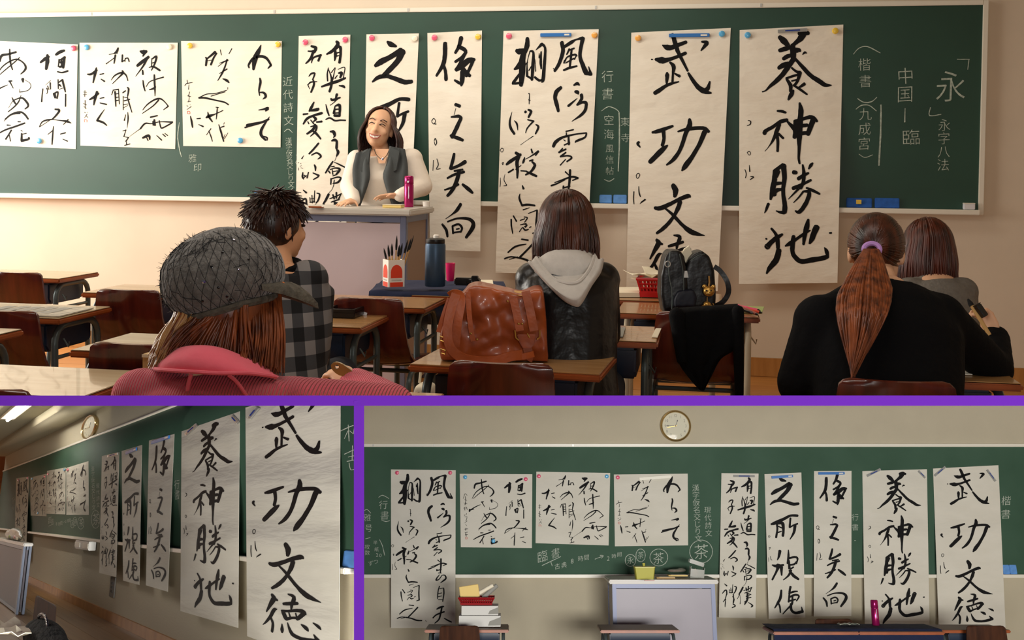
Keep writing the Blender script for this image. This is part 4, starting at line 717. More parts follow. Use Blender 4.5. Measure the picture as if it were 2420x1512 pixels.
# ---------------------------------------------------------------- clip the long lower-left room at the case lid and divider
def clip(o, nrm):
    """cut away the part of a mesh beyond a plane through the lid or the divider (nrm points to the removed side)"""
    bm = bmesh.new(); bm.from_mesh(o.data)
    MI = o.matrix_world.inverted(); co = MI @ EYE
    n = (o.matrix_world.to_3x3().transposed() @ nrm).normalized()
    if any((v.co - co).dot(n) > 1e-5 for v in bm.verts):
        g = bm.verts[:] + bm.edges[:] + bm.faces[:]
        r = bmesh.ops.bisect_plane(bm, geom=g, plane_co=co, plane_no=n, clear_outer=True)
        es = [e for e in r['geom_cut'] if isinstance(e, bmesh.types.BMEdge)]
        if es and len(o.data.vertices) < 400:
            try: bmesh.ops.holes_fill(bm, edges=es, sides=0)
            except Exception: pass
        o.data = o.data.copy(); bm.to_mesh(o.data)
    bm.free()
def clip_room_b():
    bpy.context.view_layer.update()
    lid_n = (ray(400, 944).cross(ray(1400, 944))).normalized()
    if lid_n.dot(UP) < 0: lid_n = -lid_n
    div_n = (ray(847, 1000).cross(ray(847, 1400))).normalized()
    if div_n.dot(RIGHT) < 0: div_n = -div_n
    I = FB.I
    for o in list(COL.objects):
        if o.type != 'MESH': continue
        r = o
        while r.parent: r = r.parent
        p = I @ r.matrix_world.translation
        if r.matrix_world.to_scale().x < 0.9 and abs(r.matrix_world.to_scale().x - 4 * SCB) < 0.01:
            clip(o, lid_n); clip(o, div_n)

# ---------------------------------------------------------------- school desks and chairs
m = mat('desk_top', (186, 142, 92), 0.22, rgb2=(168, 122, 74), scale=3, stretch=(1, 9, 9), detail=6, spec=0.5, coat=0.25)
mat('desk_top_sheen', (206, 184, 150), 0.22, rgb2=(190, 164, 128), scale=3, stretch=(1, 9, 9), detail=6, spec=0.5, coat=0.25)  # paler copy of desk_top for the left desks, reflected light put into the colour
mat('desk_edge', (150, 74, 30), 0.35, var=0.15, scale=12, spec=0.5)
mat('steel_green', (84, 94, 94), 0.35, metal=0.35); mat('steel_beige', (206, 192, 164), 0.4); mat('tray_navy', (34, 46, 66), 0.4, spec=0.5); mat('rubber', (30, 30, 30), 0.8)
mat('chair_ply', (96, 34, 22), 0.22, rgb2=(64, 20, 14), scale=4, stretch=(7, 1, 1), detail=7, spec=0.55, coat=0.3)
mat('chair_ply_matte', (74, 42, 24), 0.75, rgb2=(52, 28, 16), scale=4, stretch=(7, 1, 1), detail=7, spec=0.2)
DZ, DW, DD = 0.67, 0.58, 0.38
def desk(corner, px, py, label, leg='steel_green', top='desk_top', fr=WORLD, zt=DZ, at_=None, w=DW, d=DD, rz=0.0):
    p = at_ if at_ is not None else onz(px, py, zt)
    sx = 1 if corner[1] == 'R' else -1; sy = 1 if corner[0] == 'B' else -1
    R = Matrix.Rotation(rz, 3, 'Z')
    c = V(p) - R @ V((sx * w / 2, sy * d / 2, 0))
    t = thing('school_desk', label, 'desk', fr, (c.x, c.y, 0), rz, 'school desks')
    build(MB().box((0, 0, zt - 0.004), (w - 0.012, d - 0.012, 0.006)), 'top', top, t, bevel=0.002)
    build(MB().box((0, 0, zt - 0.014), (w, d, 0.022)), 'edge_band', 'desk_edge', t, bevel=0.006)
    tr = MB()
    P = [(-d / 2 + 0.03, zt - 0.03), (-d / 2 + 0.03, zt - 0.115), (-d / 2 + 0.05, zt - 0.14), (d / 2 - 0.05, zt - 0.14), (d / 2 - 0.03, zt - 0.12), (d / 2 - 0.03, zt - 0.03)]
    x0 = w / 2 - 0.075
    tr.rings([[V((sx_ * x0 * k, y, z)) for y, z in P] for sx_, k in ((-1, 1), (1, 1))])
    build(tr, 'book_tray', 'tray_navy', t, bevel=0.008)
    for s in (-1, 1):
        x = s * (w / 2 - 0.045); y0, y1 = -d / 2 + 0.04, d / 2 - 0.04; rr = 0.07; zz = zt - 0.04
        path = [(x, y0, 0.012), (x, y0, zz - rr)] + [tuple(q) for q in arc((x, y0 + rr, zz - rr), rr, math.pi, math.pi / 2, 5, (0, 1, 0), (0, 0, 1))] + [tuple(q) for q in arc((x, y1 - rr, zz - rr), rr, math.pi / 2, 0, 5, (0, 1, 0), (0, 0, 1))] + [(x, y1, zz - rr), (x, y1, 0.012)]
        f = build(MB().tube(path, 0.0135, 10), 'leg_frame', leg, t)
        for y in (y0, y1): build(MB().lathe((x, y, 0), [(0.018, 0), (0.018, 0.03), (0.014, 0.034)], 10), 'foot_cap', 'rubber', f)
        build(MB().tube([(x, y0, zt - 0.16), (x, y1, zt - 0.16)], 0.008, 8), 'side_bar', leg, f)
        build(MB().tube([(x + s * 0.012, -d / 2 + 0.08, zt - 0.09), (x + s * 0.034, -d / 2 + 0.08, zt - 0.12), (x + s * 0.036, -d / 2 + 0.08, zt - 0.10)], 0.0035, 6), 'bag_hook', leg, f)
    build(MB().tube([(-w / 2 + 0.045, d / 2 - 0.04, 0.14), (w / 2 - 0.045, d / 2 - 0.04, 0.14)], 0.011, 8), 'foot_rail', leg, t)
    return t
def chair(px, py, label, fr=WORLD, zt=0.735, loc=None, rz=0.0, leg='steel_green', w=0.93, ply='chair_ply'):
    if loc is None:
        p = onz(px, py, zt); loc = (p.x, p.y + 0.2, 0)
    t = thing('school_chair', label, 'chair', fr, loc, rz, 'school chairs')
    prof = [(-0.207, zt, .118), (-0.206, zt - .006, .138), (-0.204, zt - .018, .150), (-0.200, zt - .05, .155), (-0.19, zt - .12, .160), (-0.172, zt - .185, .168), (-0.145, zt - .235, .176), (-0.10, zt - .268, .180), (-0.02, zt - .285, .182), (0.08, zt - .283, .18), (0.16, zt - .28, .176), (0.19, zt - .286, .165), (0.2, zt - .296, .14)]
    G = []; N = []
    for i, (y, z, hw) in enumerate(prof):
        back = max(0, 1 - i / 6)
        G.append([V((hw * w * k / 4, y + 0.022 * (k / 4) ** 2 * back, z + 0.012 * (k / 4) ** 2 * (1 - back))) for k in range(-4, 5)])
    G2 = []
    for i in range(len(G)):
        a, b = prof[max(i - 1, 0)], prof[min(i + 1, len(prof) - 1)]
        n = V((0, -(b[1] - a[1]), (b[0] - a[0]))).normalized(); n = n if n.y + n.z > 0 else -n
        G2.append([q - n * 0.011 for q in G[i]])
    r, c = len(G), 9; mb = MB(); mb.v = [tuple(q) for row in G for q in row] + [tuple(q) for row in G2 for q in row]; o_ = r * c
    for i in range(r - 1):
        for j in range(c - 1):
            a = i * c + j
            mb.f += [(a, a + 1, a + c + 1, a + c), (o_ + a, o_ + a + c, o_ + a + c + 1, o_ + a + 1)]
    rim = [(0, j) for j in range(c)] + [(i, c - 1) for i in range(1, r)] + [(r - 1, j) for j in range(c - 2, -1, -1)] + [(i, 0) for i in range(r - 2, 0, -1)]
    for k in range(len(rim)):
        a = rim[k][0] * c + rim[k][1]; b = rim[(k + 1) % len(rim)]; b = b[0] * c + b[1]
        mb.f.append((a, o_ + a, o_ + b, b))
    build(mb, 'plywood_shell', ply, t, ang=50)
    zs = zt - 0.297
    for s in (-1, 1):
        x = s * 0.165 * w
        path = [(x, -0.2, 0.012), (x, -0.16, zs - 0.09)] + [tuple(q) for q in arc((x, -0.09, zs - 0.07), 0.06, math.pi, math.pi / 2, 4, (0, 1, 0), (0, 0, 1))] + [tuple(q) for q in arc((x, 0.11, zs - 0.07), 0.06, math.pi / 2, 0, 4, (0, 1, 0), (0, 0, 1))] + [(x, 0.185, 0.012)]
        f = build(MB().tube(path, 0.011, 8), 'leg_frame', leg, t)
        for y in (-0.2, 0.185): build(MB().lathe((x, y, 0), [(0.015, 0), (0.015, 0.025), (0.012, 0.03)], 10), 'foot_cap', 'rubber', f)
    for y in (-0.06, 0.09): build(MB().tube([(-0.165 * w, y, zs - 0.013), (0.165 * w, y, zs - 0.013)], 0.009, 8), 'seat_rail', leg, t)
    return t
U = ', upper picture'
desk('FR', 140, 658, 'empty desk in the front row at far left below the board' + U, top='desk_top_sheen')
desk('FL', 190, 690, 'empty desk in the second row left of the dark cap' + U, top='desk_top_sheen')
desk('FR', 140, 752, 'desk with a newspaper on it at the left edge' + U, top='desk_top_sheen')
desk('BR', 58, 776, 'desk of which one corner shows at the left edge' + U, top='desk_top_sheen', zt=0.70)
desk('FL', 160, 826, 'empty pale desk just left of the pink jacket' + U, top='desk_top_sheen')
desk('FR', 190, 940, 'nearest pale desk at the bottom left corner' + U, top='desk_top_sheen')
desk('FL', 377, 669, 'front desk almost hidden behind the dark cap' + U, top='desk_top_sheen')
desk('FR', 1005, 728, 'empty wooden desk before the lectern with a labelled chair' + U)
desk('FR', 855, 774, 'wooden desk with a black inkstone case right of the plaid man' + U)
desk('FL', 870, 694, 'front desk under the navy cloth by the lectern' + U)
desk('FR', 1421, 884, 'wooden desk carrying the brown leather bag' + U, d=0.33, rz=-0.06)
desk('FR', 1555, 808, 'wooden desk with grey paper right of the hooded student' + U)
desk('FR', 1712, 716, 'front desk carrying the red basket' + U, 'steel_beige')
desk('FR', 1797, 750, 'desk with beige legs and pens behind the black backpack' + U, 'steel_beige')
desk('FR', 2420, 906, 'dark desk of the ponytailed student at right edge' + U)
desk('BR', 1056, 928, 'nearest desk under the pink sleeve at bottom centre' + U)
chair(34, 643, 'maroon chair at the front left desk' + U)
chair(302, 684, 'maroon chair between two left desks, left of the dark cap' + U)
chair(2, 733, 'maroon chair at the left edge beside the newspaper desk' + U)
chair(318, 811, 'maroon chair just left of the pink jacket' + U)
chair(-62, 917, 'nearest maroon chair at the bottom left corner' + U)
c7 = chair(870, 704, 'maroon chair with a white tag on its back' + U)
chair(1183, 856, 'maroon chair in front of the leather bag desk' + U)
CH_HOOD = chair(1322, 811, 'maroon chair of the hooded student' + U, zt=0.70)
CH_PACK = chair(1642, 738, 'maroon chair with a black backpack and jacket hung on it' + U)
CH_PONY = chair(2120, 899, 'maroon chair of the ponytailed student at bottom right' + U)
build(MB().box((-0.03, -0.213, 0.668), (0.055, 0.002, 0.034), Matrix.Rotation(0.25, 3, 'Y')), 'name_tag', 'eraser_base', c7); build(MB().box((-0.058, -0.212, 0.685), (0.03, 0.002, 0.016)), 'name_tag', 'eraser_base', c7)
# ---------------------------------------------------------------- people
mat('skin', (226, 176, 140), 0.55, var=0.04, scale=20, spec=0.35); mat('skin_warm', (214, 158, 118), 0.55, var=0.04, scale=20)
mat('eye_dark', (30, 22, 20), 0.3); mat('lip', (176, 92, 82), 0.5); mat('teeth', (240, 230, 215), 0.4)
def hairmat(name, a, b, rough=0.38):
    m = mat(name, a, rough, rgb2=b, scale=42, stretch=(1, 1, 0.06), detail=5, spec=0.5)
    return m
hairmat('hair_auburn', (62, 24, 11), (150, 78, 38)); hairmat('hair_light', (150, 98, 52), (206, 158, 100)); hairmat('hair_dark', (30, 14, 9), (86, 40, 20)); hairmat('hair_black', (18, 11, 9), (58, 28, 15)); hairmat('hair_red', (40, 15, 9), (96, 38, 18)); hairmat('hair_teacher', (24, 13, 11), (76, 36, 24))
mat('cloth_pink', (240, 92, 112), 0.85, var=0.08, scale=9, bump=0.35, bscale=10, sheen=0.3); add_wave(MATS['cloth_pink'], 52, 'X', 1.0, 0.006, 0.5)
mat('cloth_pink_plain', (238, 100, 118), 0.9, bump=0.25, bscale=30, sheen=0.3)
mat('cloth_black', (6, 6, 8), 0.9, bump=0.5, bscale=26, spec=0.15); mat('leather_black', (9, 10, 13), 0.34, bump=0.55, bscale=18, spec=0.5)
mat('cloth_grey', (112, 106, 98), 0.95, var=0.1, scale=60, bump=0.3, bscale=90); mat('cloth_hood', (196, 190, 182), 0.95, var=0.05, scale=40, bump=0.35, bscale=30)
mat('cloth_white', (238, 226, 210), 0.85, bump=0.45, bscale=12); mat('cloth_vest', (66, 70, 70), 0.8, var=0.1, scale=12, bump=0.5, bscale=10); mat('cloth_trousers', (34, 36, 44), 0.9)
# plaid shirt: crossed bands of grey on black
m = mat('cloth_plaid', (20, 20, 22), 0.9); nt = m.node_tree; bs = nt.nodes['Principled BSDF']
tc = nt.nodes.new('ShaderNodeTexCoord'); sp = nt.nodes.new('ShaderNodeSeparateXYZ'); nt.links.new(tc.outputs['Object'], sp.inputs[0])
def _band(sock, s, off):
    a = nt.nodes.new('ShaderNodeMath'); a.operation = 'MULTIPLY_ADD'; a.inputs[1].default_value = s; a.inputs[2].default_value = off; nt.links.new(sock, a.inputs[0])
    b = nt.nodes.new('ShaderNodeMath'); b.operation = 'FRACT'; nt.links.new(a.outputs[0], b.inputs[0])
    c = nt.nodes.new('ShaderNodeMath'); c.operation = 'GREATER_THAN'; c.inputs[1].default_value = 0.5; nt.links.new(b.outputs[0], c.inputs[0]); return c.outputs[0]
_sy = nt.nodes.new('ShaderNodeMath'); _sy.operation = 'MULTIPLY_ADD'; _sy.inputs[1].default_value = 0.6; nt.links.new(sp.outputs['Y'], _sy.inputs[0]); nt.links.new(sp.outputs['X'], _sy.inputs[2])
_s = nt.nodes.new('ShaderNodeMath'); _s.operation = 'ADD'; nt.links.new(_band(_sy.outputs[0], 11.5, 0.3), _s.inputs[0]); nt.links.new(_band(sp.outputs['Z'], 11.5, 0.1), _s.inputs[1])
_h = nt.nodes.new('ShaderNodeMath'); _h.operation = 'MULTIPLY'; _h.inputs[1].default_value = 0.5; nt.links.new(_s.outputs[0], _h.inputs[0])
_r = nt.nodes.new('ShaderNodeValToRGB'); _r.color_ramp.interpolation = 'CONSTANT'; _r.color_ramp.elements[0].color = (*lin((18, 18, 20)), 1); _r.color_ramp.elements[1].position = 0.25; _r.color_ramp.elements[1].color = (*lin((62, 62, 64)), 1)
_e = _r.color_ramp.elements.new(0.75); _e.color = (*lin((128, 124, 122)), 1); nt.links.new(_h.outputs[0], _r.inputs[0]); nt.links.new(_r.outputs[0], bs.inputs['Base Color'])

def basis(f, up=V((0, 0, 1))):
    f = V(f).normalized(); r = f.cross(up).normalized(); u = r.cross(f).normalized(); return r, f, u
def cols(r, f, u): return Matrix((r, f, u)).transposed()
def finger(mb, base, d, n, L, r, curl):
    """three bending phalanges; d along the finger, n towards the palm side"""
    p = V(base); ang = 0
    for k, fr_ in enumerate((0.42, 0.32, 0.26)):
        ang += curl * (0.6, 1.0, 0.8)[k]
        q = p + (d * math.cos(ang) + n * math.sin(ang)) * (L * fr_)
        mb.capsule(p, q, r * (1 - 0.1 * k), r * (0.92 - 0.1 * k), 8); p = q
def hand(mb, wrist, d, n, side, curl=0.3, sc=1.0):
    """palm with four fingers and a thumb; d towards the fingers, n out of the palm, side towards the thumb"""
    d = V(d).normalized(); side = V(side); side = (side - d * side.dot(d)).normalized(); n = V(n); n = (n - d * n.dot(d) - side * n.dot(side)).normalized()
    w = V(wrist); R = cols(side, d, n)
    mb.ell(w + d * 0.045 * sc, (0.040 * sc, 0.052 * sc, 0.016 * sc), 14, 8, R)
    mb.capsule(w - d * 0.02, w + d * 0.03 * sc, 0.024 * sc, 0.022 * sc, 10)
    for k, (o, L) in enumerate(((0.030, 0.070), (0.010, 0.078), (-0.010, 0.073), (-0.029, 0.058))):
        finger(mb, w + d * (0.082 - 0.004 * abs(k - 1)) * sc + side * o * sc, (d + side * (0.10 - 0.07 * k)).normalized(), n, L * sc, 0.0086 * sc, curl)
    finger(mb, w + d * 0.03 * sc + side * 0.034 * sc, (d * 0.6 + side * 0.75 + n * 0.25).normalized(), n, 0.062 * sc, 0.0098 * sc, curl * 0.6)
def head_shapes(mb, c, r, f, u, s=1.0):
    R = cols(r, f, u); c = V(c)
    def P(a, b, d): return c + (r * a + f * b + u * d) * s
    mb.ell(P(0, -0.012, 0.025), (0.077 * s, 0.096 * s, 0.088 * s), 20, 14, R)
    mb.ell(P(0, 0.022, -0.035), (0.066 * s, 0.070 * s, 0.082 * s), 20, 12, R)
    mb.ell(P(0, 0.045, -0.088), (0.036 * s, 0.036 * s, 0.026 * s), 14, 8, R)
    for sx in (-1, 1):
        mb.ell(P(sx * 0.036, 0.062, -0.032), (0.026 * s, 0.022 * s, 0.022 * s), 12, 8, R)
        mb.ell(P(sx * 0.074, -0.012, -0.012), (0.010 * s, 0.020 * s, 0.032 * s), 10, 8, R)
    mb.capsule(P(0, 0.083, 0.012), P(0, 0.100, -0.028), 0.009 * s, 0.015 * s, 10)
    for sx in (-1, 1): mb.ell(P(sx * 0.012, 0.091, -0.032), (0.010 * s, 0.010 * s, 0.008 * s), 8, 6, R)
    return P
def torso_rings(mb, hip, chest, neck, across, wid, grow=0.0, n=20, top=True):
    """elliptical sections from the hips up to the neck; across = left-to-right unit vector"""
    hip, chest, neck = V(hip), V(chest), V(neck); wh, wc, ws = wid
    secs = [(hip - (chest - hip).normalized() * 0.09, wh * 0.85, 0.10), (hip, wh, 0.115), (hip.lerp(chest, 0.35), wh * 0.92, 0.108), (hip.lerp(chest, 0.7), wc * 0.98, 0.115), (chest, wc, 0.12), (chest.lerp(neck, 0.45), ws * 0.9, 0.105), (chest.lerp(neck, 0.75), ws * 0.58, 0.08)]
    if top: secs.append((chest.lerp(neck, 0.98), 0.062, 0.06))
    R = []
    for i, (c, a, b) in enumerate(secs):
        t = (secs[min(i + 1, len(secs) - 1)][0] - secs[max(i - 1, 0)][0]).normalized()
        x = (across - t * across.dot(t)).normalized(); y = t.cross(x)
        R.append([c + x * ((a + grow) * math.copysign(abs(math.cos(2 * math.pi * k / n)) ** 0.85, math.cos(2 * math.pi * k / n))) + y * ((b + grow) * math.sin(2 * math.pi * k / n)) for k in range(n)])
    mb.rings(R)
def person(label, J, body_m='skin', look=None, garments=(), hands=(), legs=True, face='plain', hs=1.0, group='people in the classroom'):
    """J: joints as world points. The figure is one skin; garments are meshes worn over it."""
    hip = V(J['hip']); root = thing('person', label, 'person', WORLD, (hip.x, hip.y, 0), 0, group)
    o = V((hip.x, hip.y, 0)); L = {k: V(v) - o for k, v in J.items()}
    r, f, u = look; across = (L['shr'] - L['shl']).normalized()
    wid = J_W.get(label[:9], (0.155, 0.150, 0.17))
    mb = MB(); P = head_shapes(mb, L['head'], r, f, u, hs)
    mb.capsule(L['neck'] - V((0, 0, 0.03)), L['head'] + u * -0.06 * hs - f * 0.015, 0.052, 0.050, 14)
    torso_rings(mb, L['hip'], L['chest'], L['neck'], across, wid)
    for s in 'lr':
        mb.capsule(L['sh' + s], L['el' + s], 0.048, 0.038); mb.capsule(L['el' + s], L['wr' + s], 0.038, 0.026)
    for h in hands: hand(mb, L[h[0]], *h[1:])
    leg = MB()
    if legs:
        for s, sg in (('l', -1), ('r', 1)):
            h = L['hip'] + across * sg * 0.085; kn, an = L.get('kn' + s), L.get('an' + s)
            if kn is None:
                kn = h + V((0, 0.40, 0.0)); kn.z = max(0.46, h.z - 0.0); an = V((kn.x, kn.y - 0.02, 0.09))
            for m_, g in ((mb, 0.0), (leg, 0.012)):
                m_.capsule(h, kn, 0.075 + g, 0.055 + g); m_.capsule(kn, an, 0.052 + g, 0.036 + g)
            mb.capsule(an + V((0, -0.03, -0.045)), an + V((0, 0.14, -0.06)), 0.036, 0.030)
    body = blob(mb, 'body', body_m, root, voxel=0.0062, smooth=5)
    if legs:
        blob(leg.ell(L['hip'] + V((0, 0, -0.02)), (0.165, 0.13, 0.11)), 'trousers', 'cloth_trousers', root, voxel=0.012, smooth=5)
        for s, sg in (('l', -1), ('r', 1)):
            h = L['hip'] + across * sg * 0.085; an = L.get('an' + s) or V((h.x, h.y + 0.38, 0.09))
            blob(MB().capsule(an + V((0, -0.035, -0.045)), an + V((0, 0.15, -0.055)), 0.045, 0.036).ell(an + V((0, 0.05, -0.078)), (0.045, 0.13, 0.012)), 'shoe', 'rubber', root, voxel=0.01, smooth=4)
    # face
    if face == 'plain':
        for sx in (-1, 1):
            build(MB().ell(P(sx * 0.032, 0.080, 0.004), (0.013, 0.006, 0.006), 10, 6, cols(r, f, u)), 'eye', 'eye_dark', root)
        build(MB().tube([P(-0.022, 0.080, -0.062), P(0, 0.088, -0.064), P(0.022, 0.080, -0.062)], 0.004, 6), 'mouth', 'lip', root)
    return root, L, P, across
J_W = {}
def sleeve(mb, L, s, r0, r1, r2, shoulder=True):
    if shoulder: mb.ell(L['sh' + s], (r0 * 1.08, r0 * 1.0, r0 * 1.0), 14, 10)
    mb.capsule(L['sh' + s], L['el' + s], r0, r1); mb.capsule(L['el' + s], L['wr' + s], r1, r2)
def strands(mb, paths, r0, n=5, taper=0.35):
    for P in paths:
        m = len(P); mb.tube(P, [r0 * (1 - (1 - taper) * (i / (m - 1)) ** 2) for i in range(m)], n)
def hair_fall(root, name, mt, c, r, f, u, rad, zend, count, face_open=0.75, flare=0.0, seed=1, side_end=None, crown=(0, -0.03, 0.0), part=0.0, r0=0.0042, sag=0.0, lift=0.0):
    """straight hair: every lock leaves the crown, follows the skull and then hangs to zend (root space)"""
    rnd = random.Random(seed); c = V(c); mb = MB(); R = cols(r, f, u)
    sh = MB().ell(c + u * 0.015, (rad[0] * 0.97, rad[1] * 0.97, rad[2] * 0.97), 22, 14, R)
    paths = []
    for k in range(count):
        az = rnd.uniform(-math.pi, math.pi) * face_open - math.pi / 2      # -pi/2 is the back of the head
        a = az; dx, dy = math.cos(a), math.sin(a)
        pts = []; e0 = rnd.uniform(0.5, 1.45); jit = rnd.uniform(0.985, 1.045)
        for i in range(7):
            e = e0 + (0.02 - e0) * i / 6
            q = c + r * (dx * rad[0] * math.cos(e) * jit) + f * (dy * rad[1] * math.cos(e) * jit) + u * (rad[2] * math.sin(e) * jit + 0.015)
            pts.append(q)
        e_ = pts[-1]; out = (r * dx + f * dy)
        ze = zend + rnd.uniform(-0.022, 0.022) + (side_end(dx, dy) if side_end else 0)
        sway = V((rnd.uniform(-.012, .012), rnd.uniform(-.008, .008), 0)); H = e_.z - ze
        if H > 0.01:
            for i in range(1, 8):
                t = i / 7
                q = e_ + V((0, 0, -H * t)) + out * (flare * H * math.sin(min(1, t * 1.1) * math.pi * 0.75) - sag * t * t) + sway * t * t
                pts.append(q)
        paths.append(pts)
    strands(mb, paths, r0, 5)
    mb.v += []; b = len(mb.v); mb.v += sh.v; mb.f += [tuple(i + b for i in q) for q in sh.f]
    return build(mb, name, mt, root, recalc=False, ang=80)
Q = aty

# 1. woman in the dark cap and pink corduroy jacket
look = basis((0.62, 0.78, -0.10))
J = {'hip': Q(510, 1400, 2.28) , 'chest': Q(510, 1010, 2.42), 'neck': Q(500, 868, 2.47), 'head': Q(548, 700, 2.52), 'shl': Q(338, 938, 2.42), 'shr': Q(684, 950, 2.45), 'ell': Q(262, 1100, 2.55), 'wrl': Q(420, 1010, 2.75), 'elr': Q(926, 964, 2.64), 'wrr': Q(842, 914, 2.80)}
J['hip'].z = 0.47
ROOT['cap'], L, P, ac = person('person in dark sequinned cap and pink corduroy jacket, seen from behind at front left', J, look=look,
   hands=(('wrr', V((-0.7, 0.5, 0.35)), V((0, -0.3, -1)), V((0, 1, 0.4)), 0.7), ('wrl', V((0.4, 0.9, 0)), V((0, 0, -1)), V((1, 0, 0)), 0.4)))
root = ROOT['cap']
mb = MB(); torso_rings(mb, L['hip'], L['chest'], L['neck'], ac, (0.165, 0.165, 0.195), 0.018, top=False)
sleeve(mb, L, 'l', 0.066, 0.056, 0.046); sleeve(mb, L, 'r', 0.060, 0.060, 0.050)
mb.capsule(L['chest'].lerp(L['neck'], 0.6), L['shl'] + V((0.05, 0, 0.02)), 0.06, 0.055); mb.capsule(L['chest'].lerp(L['neck'], 0.6), L['shr'] + V((-0.05, 0, 0.015)), 0.06, 0.050)
jk = blob(mb, 'corduroy_jacket', 'cloth_pink', root, voxel=0.008, smooth=8)
# collar: a turned-down band around the neck
_o = V((J['hip'].x, J['hip'].y, 0))
def LP(px, py, Y): return Q(px, py, Y) - _o
top_ = [LP(398, 836, 2.44), LP(420, 822, 2.40), LP(470, 817, 2.375), LP(520, 824, 2.375), LP(575, 845, 2.39), LP(635, 868, 2.42)]
bot_ = [LP(362, 872, 2.42), LP(385, 876, 2.375), LP(450, 880, 2.335), LP(520, 884, 2.33), LP(590, 884, 2.35), LP(655, 892, 2.40)]
G = [[a.lerp(b, t) + V((0, -0.014 * math.sin(t * math.pi), 0)) for a, b in zip([V(q) for q in spline(top_, 4)], [V(q) for q in spline(bot_, 4)])] for t in (0, 0.2, 0.4, 0.6, 0.8, 1.0)]
build(MB().sheet(G, (0, 0.012, 0)), 'collar', 'cloth_pink_plain', root, bevel=0.0, ang=70)
build(MB().tube(spline([q + V((0, -0.006, 0.003)) for q in bot_], 4), 0.0045, 6), 'collar_piping', 'cloth_pink_plain', root)
build(MB().tube(spline([LP(452, 884, 2.336), LP(446, 905, 2.335), LP(440, 945, 2.33)], 4), 0.0045, 6), 'back_seam', 'cloth_pink_plain', root)
build(MB().tube(spline([LP(540, 886, 2.334), LP(562, 905, 2.335), LP(588, 945, 2.34)], 4), 0.004, 6), 'back_seam', 'cloth_pink_plain', root)
# hair below the cap
rnd = random.Random(3); paths = []; light = []
for k in range(620):
    t = k / 619
    if t < 0.36:      # left locks, light and wispy
        s = t / 0.36; x0, y0 = 412 + 95 * s, 738 + 8 * s; x1, y1 = 352 + 75 * s + rnd.gauss(0, 7), 862 + rnd.uniform(-28, 26) - 25 * s; Y0, Y1 = 2.44 - 0.02 * s, 2.40
        mid = (x0 * 0.5 + x1 * 0.5 - 4 + rnd.gauss(0, 3), (y0 + y1) / 2)
    elif t < 0.62:    # middle, goes into the collar
        s = (t - 0.36) / 0.26; x0, y0 = 500 + 85 * s, 744 - 8 * s; x1, y1 = 430 + 170 * s + rnd.gauss(0, 6), 850 + rnd.uniform(-8, 22); Y0, Y1 = 2.43, 2.40
        mid = ((x0 + x1) / 2 + rnd.gauss(0, 3), (y0 + y1) / 2)
    else:             # long right lock over the shoulder
        s = (t - 0.62) / 0.38; x0, y0 = 575 + 88 * s, 738 - 40 * s; x1, y1 = 560 + 100 * s + rnd.gauss(0, 5), 862 + 18 * s + rnd.uniform(-12, 8); Y0, Y1 = 2.46 + 0.06 * s, 2.385 + 0.03 * s
        mid = ((x0 + x1) / 2 + 6, (y0 + y1) / 2)
    d = rnd.uniform(-0.006, 0.035)
    (light if (t < 0.2 and rnd.random() < 0.75) else paths).append([V(q) for q in spline([LP(x0, y0 - 25, Y0 + d + 0.02), LP(x0, y0 + 5, Y0 + d), LP(mid[0], mid[1], (Y0 + Y1) / 2 + d), LP(x1, y1, Y1 + d)], 3)])
mb = MB(); strands(mb, light, 0.0032, 5)
build(mb, 'hair_lock', 'hair_light', root, recalc=False, ang=80)
mb = MB(); strands(mb, paths, 0.0042, 5)
mb.ell(L['head'] + V((0, 0, -0.03)), (0.088, 0.10, 0.12), 18, 12)
mb.capsule(L['head'] + V((-0.02, -0.02, -0.05)), L['neck'] + V((0.0, 0.0, 0.02)), 0.082, 0.07)
build(mb, 'hair', 'hair_auburn', root, recalc=False, ang=80)
# cap
m = mat('cap_wool', (94, 90, 85), 0.95, var=0.35, scale=55, bump=0.9, bscale=70, sheen=0.3); mat('cap_net', (26, 25, 26), 0.9); mat('cap_edge', (84, 79, 69), 0.95, var=0.3, scale=60, bump=0.9, bscale=60); mat('sequin', (210, 210, 235), 0.08, metal=1.0); mat('sequin_dark', (18, 18, 20), 0.2); mat('tab_orange', (214, 110, 40), 0.6)
cc = LP(532, 652, 2.52); cr_, cf, cu = basis((0.75, 0.62, 0.0)); tilt = Matrix.Rotation(-0.16, 3, AHEAD)
cr_, cf, cu = tilt @ cr_, tilt @ cf, tilt @ cu
def cap_pt(az, el, k=1.0):
    """slouchy crown: azimuth from the right side, elevation up to the top"""
    a, b, h = 0.118, 0.138, 0.112
    x, y, z = a * math.cos(el) * math.cos(az), b * math.cos(el) * math.sin(az), h * math.sin(el)
    z2 = z if z > 0 else z * 0.9
    back = max(0, -math.sin(az)) * math.cos(el)
    y -= 0.012 * back * math.sin(min(1.2, el + 0.6)); z2 -= 0.018 * back * (1 if el < 0.3 else 0.4)
    return cc + (cr_ * x + cf * y + cu * z2) * k
Rg = []
for i in range(15):
    el = -0.72 + (1.56 + 0.72) * i / 14
    Rg.append([cap_pt(2 * math.pi * k / 40, el, (0.93 if i == 0 else 1.0) * (1 + 0.016 * noise.noise(V((k * 0.45, i * 0.5, 1))))) for k in range(40)])
build(MB().rings(Rg, False, True), 'crown', 'cap_wool', root, ang=70)
band = [cap_pt(2 * math.pi * k / 40, -0.66, 1.005) for k in range(40)]
build(MB().tube(band, 0.010, 8, closed=True), 'band', 'cap_edge', root)
G = []
